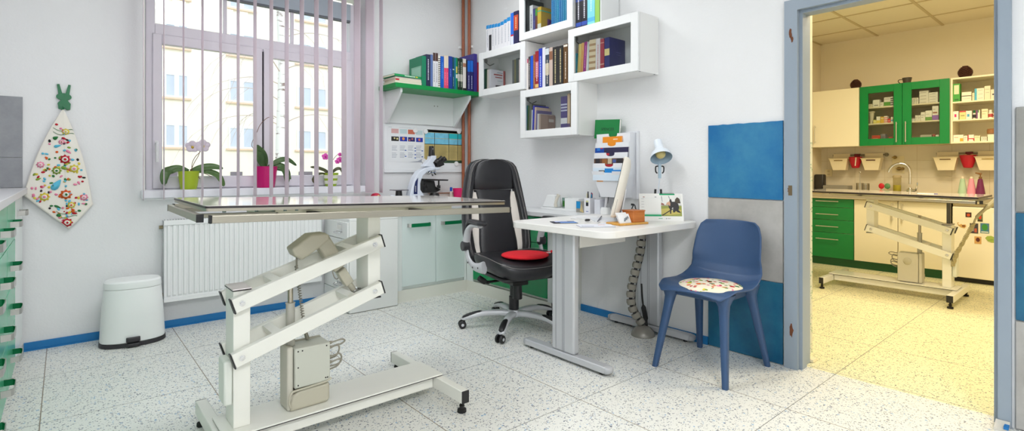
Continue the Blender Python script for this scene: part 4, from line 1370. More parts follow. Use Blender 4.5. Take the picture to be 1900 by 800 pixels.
b = B(); b.lathe_axis([(.0005, 0), (.027, 0), (.026, .02), (.023, (z1 - z0) * .8), (.0205, (z1 - z0)), (.0005, (z1 - z0))], (x0, Y, z0), (0, 0, 1), 22); part('camera_tube', b, MB, ms)
b = B(); xx, zz = mp(800.5, 276.5); b.lathe_axis([(.0005, 0), (.006, 0), (.0005, .001)], (xx, Y - .0235, zz), (0, -1, 0), 12); part('logo_dot', b, C(150, 152, 156), ms)
for yo in (-.032, .032):
    b = B()
    (xa, za), (xb, zb) = mp(805, 303), mp(814.5, 292.5)
    if yo > 0: (xa, za), (xb, zb) = mp(811, 307), mp(827, 294)
    p, q = Vector((xa, Y + yo, za)), Vector((xb, Y + yo - .03, zb)); L = (q - p).length
    b.lathe_axis([(.0005, 0), (.028, 0), (.027, L * .45), (.022, L * .5), (.021, L * .8), (.024, L * .84), (.023, L), (.013, L), (.012, L - .004), (.0005, L - .004)], p, q - p, 20); part('eyepiece', b, MB, ms)
side([(799, 301), (806, 298), (818, 300), (821, 306), (812, 310), (803, 308)], -.040, .045, MB, 'eyepiece_block', ms)
b = B(); x, z = mp(801.5, 311.5)
b.lathe_axis([(.0005, .0), (.046, .0), (.046, .010), (.030, .024), (.0005, .024)], (x, Y, z), (0, 0, -1), 26); part('nosepiece', b, MW, ms)
for dx, L, tl in ((0, .052, 0), (-.032, .045, -.5), (.024, .045, .38)):
    b = B(); b.lathe_axis([(.0005, 0), (.0125, 0), (.0125, L * .55), (.008, L * .85), (.005, L), (.0005, L)], (x + dx * .7, Y - .01, z - .022), (math.sin(tl), 0, -math.cos(tl)), 16)
    b.lathe_axis([(.0129, L * .36), (.0129, L * .42)], (x + dx * .7, Y - .01, z - .022), (math.sin(tl), 0, -math.cos(tl)), 16, 1); part('objective', b, [CHROME, C(60, 110, 190)], ms)
side([(779, 331.5), (824, 333), (823, 335.5), (781, 335)], -.075, .07, MB, 'stage', ms, .002)
side([(784, 335), (803, 335.5), (805, 346), (815, 352), (806, 357), (784, 358), (782, 346)], -.030, .030, MB, 'condenser', ms, .004)
for yo in (-.075, .045):
    b = B(); x, z = mp(785.5, 346)
    b.cyl((x, Y + yo, z), (x, Y + yo + .03, z), .030, n=22); b.cyl((x, Y + yo - .016, z), (x, Y + yo, z), .016, n=18); part('focus_knob', b, MB, ms, bevel=.002)
b = B(); x, z = mp(808.5, 340); b.cyl((x, Y - .05, z + .03), (x, Y - .05, z - .04), .0075); b.cyl((x, Y - .05, z - .045), (x, Y - .05, z - .018), .016, n=16); b.cyl((x, Y - .05, z - .062), (x, Y - .05, z - .048), .012, n=16); part('stage_drive', b, MB, ms)
b = B(); b.lathe([(.0005, WT + .050), (.045, WT + .050), (.045, WT + .095), (.038, WT + .112), (.0005, WT + .113)], 2.545, Y - .01, 24); part('lamp_house', b, MB, ms)

# round red-flowered ball, small centrifuge, blue-capped bottle, pink beaker, tray
x, z = AY(697, 360, 4.20)
b = B(); b.lathe([(.030, WT), (.040, WT + .004), (.043, WT + .03), (.045, WT + .062), (.045, WT + .078), (.042, WT + .098), (.030, WT + .114), (.012, WT + .122), (.001, WT + .123)], x, 4.20, 24)
b.ball((x + .006, 4.158, WT + .098), .010, 10, 1)
solo('candle_jar', b, [mat('raspberry_red', (200, 40, 74), .4), C(220, 190, 120)], 'round-topped raspberry red ornament beside the sill at the blind edge', 'ornament')
x, z = AY(740, 352, 4.12)
ct = thing('bench_instrument', 'small black and clear bench instrument left of the microscope', 'instrument', (x, 4.12, WT))
b = B(); b.lathe([(.034, WT), (.036, WT + .004), (.030, WT + .10), (.027, WT + .135), (.030, WT + .140)], x, 4.12, 20); part('body', b, MB, ct)
b = B(); b.box(x - .058, x + .062, 4.06, 4.18, WT + .141, WT + .147); part('plate', b, C(96, 92, 100, rough=.25), ct)
b = B(); b.lathe([(.020, WT), (.022, WT + .10), (.020, WT + .104)], x - .065, 4.11, 16); part('cup', b, C(226, 230, 240), ct)
x, z = AY(837, 352, 4.15)
b = B(); b.lathe([(.017, WT), (.018, WT + .003), (.018, WT + .055), (.014, WT + .10), (.009, WT + .118)], x, 4.15, 18); o = solo('dropper_bottle', b, C(216, 206, 190), 'tiny bottle with a blue cap next to the pink beaker', 'bottle')
b = B(); b.lathe([(.011, WT + .119), (.012, WT + .122), (.012, WT + .152), (.009, WT + .156)], x, 4.15, 16); part('cap', b, C(24, 84, 190), o)
x, z = AY(849, 352, 4.12)
b = B(); b.lathe([(.028, WT), (.030, WT + .003), (.046, WT + .146), (.044, WT + .146), (.030, WT + .01)], x, 4.12, 22); solo('beaker', b, C(226, 22, 104, rough=.35), 'bright pink beaker on the corner worktop by the chair back', 'beaker')
b = B(); b.box(2.63, 2.90, 4.19, 4.30, WT, WT + .095); b.box(2.622, 2.908, 4.182, 4.305, WT + .0955, WT + .101, 1); solo('storage_box', b, [C(232, 222, 214), C(170, 118, 92)], 'low box with a brown lid behind the blue-capped bottle', 'box', bevel=.002)

# ================================================================== GREEN SHELF ON WHITE BRACKETS, POSTERS
sh = thing('wall_shelf', 'green shelf board on white triangular brackets in the room corner', 'shelf', (2.58, 4.17, 1.53))
b = B(); b.box(2.130, 3.045, 4.010, 4.3195, 1.798, 1.836); part('shelf_board', b, mat('shelf_green', (0, 140, 66), .35), sh, bevel=.0015, segs=1)
for x in (2.190, 2.915):
    b = B(); b.prism([(x, 4.035, 1.7975), (x, 4.318, 1.7975), (x, 4.318, 1.515), (x, 4.290, 1.515), (x, 4.035, 1.765)], (.020, 0, 0)); part('bracket', b, WHITE, sh, bevel=.001, segs=1)
b = B(); b.box(2.2105, 2.9145, 4.306, 4.3185, 1.52, 1.7975); part('back_panel', b, WHITE, sh)
b = B()
for x in (2.70, 2.735):
    b.lathe_axis([(.0005, 0), (.006, 0), (.0005, .0012)], (x, 4.306, 1.705), (0, -1, 0), 10)
part('screw_cap', b, C(150, 146, 140), sh)
# magnetic board with two charts
mb = thing('notice_board', 'white magnetic board on the wall behind the microscope', 'notice board', (2.63, 4.312, 1.08))
b = B(); b.box(2.175, 3.050, 4.310, 4.319, 1.095, 1.508); b.box(2.175, 3.050, 4.300, 4.319, 1.070, 1.0945); part('panel', b, mat('board_white', (236, 238, 240), .3), mb, bevel=.002)
PCH = [C(232, 234, 236, rough=.7), C(214, 170, 168), C(196, 216, 220), C(206, 110, 84), C(36, 34, 32), C(28, 54, 166), C(226, 150, 90), C(40, 40, 110), C(168, 172, 184), C(60, 96, 176), C(222, 214, 150), C(200, 208, 226)]
YP = 4.3085
b = B()
x0, z1 = AY(706, 233, YP); x1, z0 = AY(785, 301, YP)
ptop = 1.487
b.box(2.205, 2.5875, YP, YP + .001, 1.163, 1.487)
def pr(px0, py0, px1, py1, m, lift=.0004):
    (a, za), (c, zc) = AY(px0, (py0 + py1) / 2 - (py1 - py0) / 2, YP), AY(px1, py1, YP)
    b.box(a, c, YP - lift, YP, min(za, zc), max(za, zc), m)
for p in ((726, 238.5, 739.5, 247.5, 1), (742, 239.5, 755, 248.5, 2), (757, 240.5, 769.5, 249.5, 3), (772, 242, 784, 250.5, 2),
          (726, 253, 740, 262, 4), (742, 253.5, 755.5, 262.5, 5), (757, 254.5, 770, 263, 7), (772, 255.5, 784.5, 264, 5)): pr(*p)
for px, py, r, m in ((732, 256.5, .008, 10), (737, 257.5, .009, 10), (748.5, 257.5, .014, 6), (760, 260, .008, 3), (765, 258, .009, 3), (778, 259.5, .012, 3)):
    x, z = AY(px, py, YP); b.prism([(x + r * math.cos(a), YP - .0004, z + r * math.sin(a)) for a in (2 * PI * k / 14 for k in range(14))], (0, -.0004, 0), m)
for col_ in range(4):
    for k in range(9):
        if k == 4: continue
        pr(727 + 15 * col_, 270.5 + 2.6 * k, 737 + 15 * col_ - (k % 3), 271.6 + 2.6 * k, 8)
for px, py in ((751, 279), (751, 290), (769, 275), (769, 280), (769, 287), (769, 293), (782, 280), (782, 291)): pr(px, py - .8, px + 3, py + 1, 9)
pr(721, 235.2, 727, 236, 8); pr(741, 236.5, 762, 237.4, 8); pr(748, 264.6, 766, 265.3, 8)
b.prism([AY_ for AY_ in [(2.43, YP - .0004, 1.166), (2.586, YP - .0004, 1.166), (2.586, YP - .0004, 1.205), (2.52, YP - .0004, 1.176)]], (0, -.0003, 0), 8)
solo('wall_chart', b, PCH, 'white wall chart with small microscope pictures, left of the two charts', 'chart', smooth=0)
GOLD = mat('chart_gold', (196, 176, 112), .6, var=.25, vscale=14)
CY = mat('chart_cyan', (120, 196, 224), .6, var=.3, vscale=30)
b = B(); b.box(2.590, 3.028, YP - .0001, YP + .0011, 1.160, 1.478, 0)
def gr(x0, x1, z0, z1, m): b.box(x0, x1, YP - .0006, YP - .0001, z0, z1, m)
gr(2.590, 3.028, 1.452, 1.478, 3); gr(2.640, 3.0, 1.458, 1.470, 4)
cols = (2.592, 2.703, 2.865, 2.970, 3.027)
for i in range(4):
    gr(cols[i] + .003, cols[i + 1] - .003, 1.398, 1.449, 1 if i < 2 else 2); gr(cols[i] + .003, cols[i + 1] - .003, 1.342, 1.394, 1)
    gr(cols[i] + .003, cols[i + 1] - .003, 1.190, 1.336, 0)
    for k in range(12):
        gr(cols[i] + .010, cols[i + 1] - .012 - .010 * (k % 3), 1.200 + .0108 * k, 1.2025 + .0108 * k, 5)
    if i: gr(cols[i] - .003, cols[i] + .003, 1.19, 1.45, 3)
gr(2.592, 3.027, 1.336, 1.342, 3); gr(2.592, 3.027, 1.160, 1.186, 6)
solo('wall_chart', b, [GOLD, CY, C(40, 190, 200), C(40, 38, 34), C(186, 130, 60), C(168, 148, 96), C(52, 80, 52)], 'gold and blue wall chart with a dark grid, right of the two charts', 'chart', smooth=0)
for px, py, lab in ((771, 242, 'round white magnet on the top of the left chart'), (790, 244, 'round white magnet on the upper left of the gold chart'), (852, 244, 'round white magnet on the upper right of the gold chart'), (787, 299, 'round white magnet on the lower left of the gold chart'), (847, 304, 'round white magnet on the lower right of the gold chart')):
    x, z = AY(px, py, 4.302)
    b = B(); b.lathe_axis([(.0005, 0), (.024, 0), (.024, .005), (.021, .009), (.0005, .010)], (x, 4.3075, z), (0, -1, 0), 24); solo('magnet', b, C(240, 240, 240, rough=.3), lab, 'magnet', 'round magnets on the notice board')

# ================================================================== BOOKS
def book(w, h, d, col, pages=(236, 230, 214), bands=(), side=None, title=None, spiral=False, cover_pic=()):
    """a book standing on z=0, spine facing -y, thickness along +x; returns (cover, page, print) meshes"""
    t = min(.0028, w * .18)
    cv = B()
    cv.box(0, w, 0, t, 0, h); cv.box(0, t, t, d, 0, h); cv.box(w - t, w, t, d, 0, h, 1 if side else 0)
    pg = B(); pg.box(t * 1.01, w - t * 1.01, t * 1.05, d - .003, .003, h - .003)
    pr_ = B()
    mats = [C(*col, rough=.4)] + ([C(*side, rough=.5)] if side else [])
    pm = []
    for z0, z1, c in bands:
        pm.append(C(*c, rough=.45)); pr_.box(.0004, w - .0004, -.0005, 0, h * z0, h * z1, len(pm) - 1)
    if title:
        c, z0, z1 = title; pm.append(C(*c, rough=.5)); r = random.Random(int(w * 1e5 + h * 1e4)); z = z0
        while z < z1:
            e = r.uniform(.02, .06)
            pr_.box(w * .40, w * .60, -.0008, -.0001, h * z, h * min(z1, z + e), len(pm) - 1); z += e + r.uniform(.008, .02)
    for (y0, y1, z0, z1, c) in cover_pic:    # print on the cover that faces +x
        pm.append(C(*c, rough=.5)); k = len(pm) - 1
        pr_.box(w, w + .0006 + .0001 * k, d * y0, d * y1, h * z0, h * z1, k)
    return cv, pg, pr_, mats, pm


def put_book(cv, pg, pr_, mats, pm, mx, label, group, cat='book', pages=(236, 230, 214), name='book'):
    root = part(name, cv, mats, None, smooth=0); root.matrix_world = mx; tag(root, label, cat, group)
    p = part('pages', pg, C(*pages, rough=.85), root, smooth=0)
    if pr_.v:
        part('spine_print', pr_, pm, root, smooth=0)
    return root


ROTX = Matrix.Rotation(rad(-90), 4, 'Z')


def row_x(items, X, z, group, depth=.16):
    """books on the right wall, spines facing the room; items carry photo columns left, right, top"""
    for it in items:
        p0, p1, pt, col, lab = it[:5]; kw = dict(it[5]) if len(it) > 5 else {}
        lean = kw.pop('lean', 0); d = kw.pop('d', depth); dx = kw.pop('dx', 0); pages = kw.pop('pages', (236, 230, 214)); h_ = kw.pop('h', None)
        y0, _ = AX(p0, 100, X); y1, _ = AX(p1, 100, X)
        h = h_ or AX((p0 + p1) / 2, pt, X)[1] - z
        w = max(.004, (y0 - y1) - .0008)
        if lean: h = h / math.cos(lean)
        mx = Matrix.Translation((X + dx, y0 - .0004, z)) @ ROTX
        if lean: mx = mx @ Matrix.Rotation(-lean, 4, 'Y')
        put_book(*book(w, h, d, col, pages, **kw), mx, lab, group, pages=pages)


ZB = 1.7435   # top of the lower shelf box
row_x([
    (976.3, 980.2, 109, (228, 220, 214), 'thin pale book with a pink spine top, first in the open middle row', dict(bands=((.86, .99, (190, 60, 100)),))),
    (980.4, 984.0, 105, (58, 54, 56), 'thin dark book with white lettering, second in the open middle row', dict(title=((220, 220, 220), .1, .9))),
    (984.2, 989.2, 103.5, (14, 84, 200), 'plain bright blue book near the left of the open middle row', dict()),
    (989.4, 992.8, 101, (150, 86, 54), 'thin brown-orange book between the blue and the red one, middle row', dict(title=((200, 150, 90), .1, .8))),
    (993.0, 999.3, 95, (150, 34, 44), 'dark red book with pink print in the open middle row', dict(bands=((.3, .72, (196, 110, 130)), (.03, .12, (226, 190, 120))), title=((240, 220, 220), .2, .7))),
    (999.5, 1006.2, 90, (34, 58, 176), 'royal blue book with two white stripes in the open middle row', dict(bands=((.15, .8, (44, 70, 190)),), title=((214, 220, 240), .05, .82))),
    (1006.4, 1011.8, 88, (222, 222, 232), 'plain white book in the open middle row', dict()),
    (1012.0, 1018.8, 88.5, (52, 66, 84), 'grey-blue book with a photo on the spine in the open middle row', dict(bands=((.82, .98, (206, 214, 220)), (.3, .6, (196, 184, 160))), title=((226, 220, 200), .08, .7))),
    (1019.0, 1025.3, 88, (196, 176, 164), 'pinkish book with a brown top in the open middle row', dict(bands=((.68, .90, (140, 96, 70)),))),
    (1025.6, 1035.0, 87, (44, 44, 44), 'thick black book with gold lettering, left one of the pair, middle row', dict(title=((200, 188, 140), .06, .93))),
    (1035.2, 1044.6, 85, (42, 42, 42), 'thick black book with gold lettering, right one of the pair, middle row', dict(title=((200, 188, 140), .06, .93))),
    (1045.4, 1053.2, 81.5, (98, 68, 34), 'brown book with white script at the right end of the middle row', dict(title=((222, 210, 190), .12, .80), bands=((.93, .98, (230, 226, 216)),))),
], 2.868, ZB, 'books in the open middle row', .155)
ZL = 2.1435
g_ = 'journals and books on top of the left shelf box'
jr = [(902.2, 907.0, 47, 'first'), (907.2, 912.0, 46, 'second'), (912.2, 917.2, 45, 'third'), (917.4, 922.6, 44, 'fourth'), (922.8, 928.4, 43, 'fifth'), (928.6, 934.6, 40, 'sixth'), (934.8, 940.6, 36, 'seventh'), (940.8, 947.0, 32, 'eighth')]
for i, (p0, p1, pt, w_) in enumerate(jr):
    row_x([(p0, p1, pt, (232, 232, 236), 'white journal with a bright blue top, %s from the left on the left box' % w_,
            dict(bands=((.865, 1.0, (16, 140, 210)),) + (((.03, .62, (40, 40, 44)),) if i == 1 else ()), title=None if i == 1 else ((176, 180, 190), .18, .82)))], 2.868, ZL, g_, .15)
row_x([
    (947.4, 952.8, 24, (36, 110, 220), 'blue book fading to white at its foot, beside the white journals', dict(bands=((.0, .28, (224, 230, 244)), (.28, .33, (200, 40, 60))), )),
    (953.0, 961.6, 20.5, (40, 40, 82), 'navy book with a red-orange label beside the top shelf box', dict(bands=((.42, .88, (196, 74, 44)),), title=((240, 200, 150), .48, .82))),
], 2.868, ZL, g_, .15)
# ---- four shelf boxes with glazed flap doors
BOXG = glass_mat('door_glass', (244, 246, 246))
def shelf_box(label, y0, y1, z0, z1, gl=None):
    t = thing('shelf_box', label, 'wall cabinet', (2.96, (y0 + y1) / 2, z0), group='white wall boxes with glass doors')
    b = B(); XB = 2.861
    b.box(XB, 3.0695, y0 + .001, y0 + .017, z0, z1); b.box(XB, 3.0695, y1 - .017, y1 - .001, z0, z1)
    b.box(XB, 3.0695, y0 + .017, y1 - .017, z0, z0 + .016); b.box(XB, 3.0695, y0 + .017, y1 - .017, z1 - .016, z1)
    b.box(3.060, 3.0695, y0 + .017, y1 - .017, z0 + .016, z1 - .016)
    part('carcass', b, mat('box_white', (236, 236, 234), .35), t)
    b = B(); f = .060; X0, X1 = 2.841, 2.859; e = .0015
    b.box(X0, X1, y0 + e, y0 + f, z0 + e, z1 - e); b.box(X0, X1, y1 - f, y1 - e, z0 + e, z1 - e)
    b.box(X0, X1, y0 + f, y1 - f, z0 + e, z0 + f); b.box(X0, X1, y0 + f, y1 - f, z1 - f, z1 - e)
    d = part('door', b, WHITE, t, bevel=.0012, segs=1)
    b = B(); b.box(2.848, 2.852, y0 + f - .005, y1 - f + .005, z0 + f - .005, z1 - f + .005); part('glass_pane', b, BOXG, d)
    b = B(); b.box(2.864, 2.92, y1 - .030, y1 - .018, z1 - .075, z1 - .045); b.tube([(2.87, y1 - .024, z1 - .06), (2.95, y1 - .024, z1 - .10), (3.0, y1 - .024, z1 - .075)], .004, 6); part('flap_stay', b, C(120, 122, 118), t)
    b = B(); b.lathe_axis([(.0005, 0), (.008, 0), (.0005, .002)], (2.875, y0 + .012, z0), (0, 0, -1), 10); b.lathe_axis([(.0005, 0), (.008, 0), (.0005, .002)], (3.04, y0 + .012, z0), (0, 0, -1), 10); part('cam_cap', b, C(90, 92, 94), t)
    return t
shelf_box('glass-fronted white wall box next to the green shelf, left of the four', 3.166, 3.790, 1.752, 2.142)
shelf_box('glass-fronted white wall box lowest of the four, over the paper rack', 2.598, 3.224, 1.352, 1.742)
shelf_box('glass-fronted white wall box at the right end of the four', 2.062, 2.688, 1.742, 2.132)
shelf_box('glass-fronted white wall box at the top, cut by the picture edge', 2.640, 3.238, 2.150, 2.540)
# ---- contents of the left box
ZI = 1.7685
g_ = 'books in the left wall box'
row_x([
    (897.5, 903.0, 110, (44, 84, 44), 'dark green book at the left end inside the left wall box', dict(h=.235)),
    (903.3, 907.2, 121, (228, 216, 208), 'slim cream book leaning beside the white cover, left wall box', dict(h=.225, lean=-.02)),
    (907.4, 911.0, 121, (220, 214, 222), 'white book with red title and dark photo on its cover, left wall box', dict(h=.222, d=.165, side=(226, 220, 226), cover_pic=((.86, 1, 0, 1, (176, 70, 66)), (.20, .80, .78, .83, (176, 84, 84)), (.30, .78, .68, .72, (170, 90, 96)), (.32, .80, .10, .38, (66, 44, 52)), (.50, .66, .16, .30, (176, 96, 50)), (.42, .82, .88, .90, (130, 140, 170)), (.46, .80, .55, .57, (170, 170, 190))))),
    (950.5, 954.0, 108, (96, 100, 100), 'grey book, left of the slim group at the right in the left wall box', dict(h=.255)),
    (954.2, 957.4, 108, (120, 116, 76), 'olive gold book in the slim group at the right, left wall box', dict(h=.255)),
    (957.6, 962.6, 108, (74, 84, 80), 'dark slate book in the slim group at the right, left wall box', dict(h=.26)),
    (962.8, 965.8, 108, (232, 214, 212), 'pale pink book at the right end inside the left wall box', dict(h=.245)),
], 2.885, ZI, g_)
# ---- contents of the lowest box
ZI = 1.3685; g_ = 'books in the lowest wall box'
row_x([
    (975.2, 977.4, 196, (40, 160, 190), 'thin cyan book at the left end in the lowest wall box', dict(lean=-.05)),
    (977.6, 980.2, 196, (84, 124, 66), 'thin green book beside the cyan one, lowest wall box', dict(lean=-.05)),
    (980.4, 984.6, 193, (104, 108, 92), 'olive grey book in the lowest wall box', dict(lean=-.05, title=((150, 150, 140), .2, .8))),
    (984.8, 987.0, 204, (216, 220, 218), 'thin white booklet left of the deep blue one, lowest wall box', dict(lean=-.05)),
    (987.2, 990.2, 196, (38, 52, 190), 'deep blue thin book in the lowest wall box', dict(lean=-.05)),
    (990.4, 993.4, 199, (222, 196, 176), 'peach coloured thin book in the lowest wall box', dict(lean=-.05)),
    (993.6, 996.2, 205, (110, 100, 150), 'thin violet book in the lowest wall box', dict(lean=-.04)),
    (996.4, 999.2, 211, (232, 232, 228), 'white booklet beside the beige cover, lowest wall box', dict(lean=-.03)),
    (999.4, 1003.0, 212, (186, 164, 148), 'beige book with a dark animal picture on its cover, lowest wall box', dict(d=.165, side=(176, 150, 136), cover_pic=((.50, .98, .04, .97, (158, 132, 120)), (.56, .9, .66, .80, (206, 196, 186)), (.30, .75, .05, .28, (96, 70, 66)), (.5, .62, .10, .24, (196, 176, 150))))),
    (1040.5, 1052.5, 189, (88, 78, 132), 'purple book with white labels at the right in the lowest wall box', dict(h=.285, bands=((.27, .42, (226, 224, 226)), (.0, .06, (226, 224, 226)), (.68, .72, (200, 200, 220)), (.76, .80, (200, 200, 220)), (.60, .64, (200, 200, 220))))),
    (1052.8, 1057.5, 184, (224, 196, 160), 'cream-orange book at the right end in the lowest wall box', dict(h=.30, bands=((.0, .25, (120, 100, 140)),))),
], 2.885, ZI, g_)
# ---- contents of the right box
ZI = 1.7585; g_ = 'books in the right wall box'
row_x([
    (1066.6, 1070.2, 110, (70, 190, 216), 'short light blue book at the left end in the right wall box', dict(h=.20)),
    (1070.4, 1075.6, 82, (226, 200, 120), 'yellow book in the right wall box', dict(lean=-.07)),
    (1075.8, 1080.6, 80, (222, 170, 100), 'orange book between the yellow and the purple one, right wall box', dict(lean=-.07, title=((190, 120, 60), .2, .8))),
    (1080.8, 1086.4, 78, (158, 48, 130), 'purple book with pink lettering in the right wall box', dict(lean=-.07, title=((222, 150, 200), .3, .9))),
    (1086.6, 1089.0, 78, (230, 222, 206), 'thin cream book right of the purple one, right wall box', dict(lean=-.06)),
    (1089.2, 1091.4, 78, (196, 214, 216), 'thin pale blue book in the right wall box', dict(lean=-.04)),
    (1091.8, 1104.2, 73.5, (222, 204, 168), 'thick cream book with brown bands in the right wall box', dict(bands=tuple((.06 + .155 * k, .12 + .155 * k, (176, 142, 104)) for k in range(6)), lean=-.03)),
    (1104.6, 1113.2, 71.5, (222, 214, 214), 'light grey book with faint red letters in the right wall box', dict(title=((206, 150, 150), .2, .85), lean=-.02)),
    (1113.5, 1121.0, 72, (164, 58, 72), 'red book beside the big navy volume, right wall box', dict(bands=((.3, .33, (220, 170, 150)), (.88, .90, (220, 170, 150))))),
    (1121.6, 1131.0, 69.5, (48, 52, 112), 'big navy hardback with a cream spine label, right wall box', dict(d=.18, bands=((.52, .70, (224, 204, 140)),), cover_pic=((.4, .7, .62, .64, (90, 94, 150)), (.4, .7, .56, .575, (90, 94, 150))))),
], 2.885, ZI, g_)
# ---- contents of the top box
ZI = 2.1665; g_ = 'books in the top wall box'
row_x([
    (974.0, 982.5, 4, (70, 72, 72), 'dark grey binder at the left in the top wall box', dict(h=.32)),
    (982.8, 988.6, 10, (232, 230, 232), 'white book with black lettering in the top wall box', dict(title=((60, 60, 60), .3, .75))),
    (988.9, 993.2, 16, (76, 76, 140), 'violet-blue book in the top wall box', dict(title=((150, 150, 200), .1, .6))),
    (993.4, 996.8, 15.5, (120, 70, 60), 'brown book with a green spine top in the top wall box', dict(bands=((.74, .98, (86, 170, 50)),))),
    (997.2, 1004.0, 13, (222, 182, 66), 'yellow book with a violet field on its cover, top wall box', dict(d=.165, side=(216, 172, 60), bands=((.05, .42, (238, 236, 222)), (.84, .88, (80, 190, 160))), cover_pic=((.42, 1.0, .04, .62, (112, 54, 120)), (.02, 1.0, .84, .88, (80, 190, 160)), (.62, .85, .35, .50, (180, 150, 190))))),
], 2.885, ZI, g_)
for i in range(9):
    p0 = 1022.8 + 3.55 * i
    row_x([(p0, p0 + 3.35, 0, (26 + 9 * (i % 3), 120 + 10 * (i % 4), 190), 'slim blue volume of a matching set inside the top wall box', dict(h=.30, bands=((.05, .18, (70, 160, 214)),), title=((130, 190, 224), .2, .9)))], 2.885, ZI, 'matching blue volumes in the top wall box')
# ---- standing on the right box
ZT = 2.1335; g_ = 'books on top of the right wall box'
row_x([
    (1068.2, 1078.6, -20, (34, 34, 42), 'black volume with blue and white letters, left one of the pair on the right box', dict(h=.255, bands=((.05, .16, (50, 80, 170)), (.76, .95, (44, 72, 150))), title=((214, 214, 222), .25, .95))),
    (1078.9, 1089.4, -20, (34, 34, 42), 'black volume with blue and white letters, right one of the pair on the right box', dict(h=.255, bands=((.05, .16, (50, 80, 170)), (.76, .95, (44, 72, 150))), title=((214, 214, 222), .25, .95))),
    (1089.8, 1103.6, -20, (128, 214, 226), 'thick light turquoise book on the right wall box', dict(h=.245, bands=((.1, .22, (90, 180, 224)), (.0, .05, (150, 226, 214))), title=((190, 236, 240), .4, .9))),
    (1104.0, 1112.0, -20, (150, 200, 90), 'green picture book with a framed scene on its cover, on the right wall box', dict(h=.25, d=.172, side=(120, 180, 76), cover_pic=((.0, .12, 0, 1, (160, 206, 104)), (.28, .88, .26, .80, (222, 208, 160)), (.36, .84, .28, .44, (86, 76, 112)), (.42, .56, .46, .66, (128, 110, 130)), (.60, .66, .52, .72, (190, 150, 60)), (.74, .84, .36, .58, (110, 90, 92)), (.30, .38, .34, .50, (168, 108, 60))))),
], 2.868, ZT, g_, .16)
y0, _ = AX(1113.5, 30, 2.868)
b = B(); b.box(2.865, 3.065, y0 - .012, y0 - .003, ZT, ZT + .25); solo('bookend', b, C(234, 236, 236), 'white upright bookend right of the green picture book', 'bookend', bevel=.001)

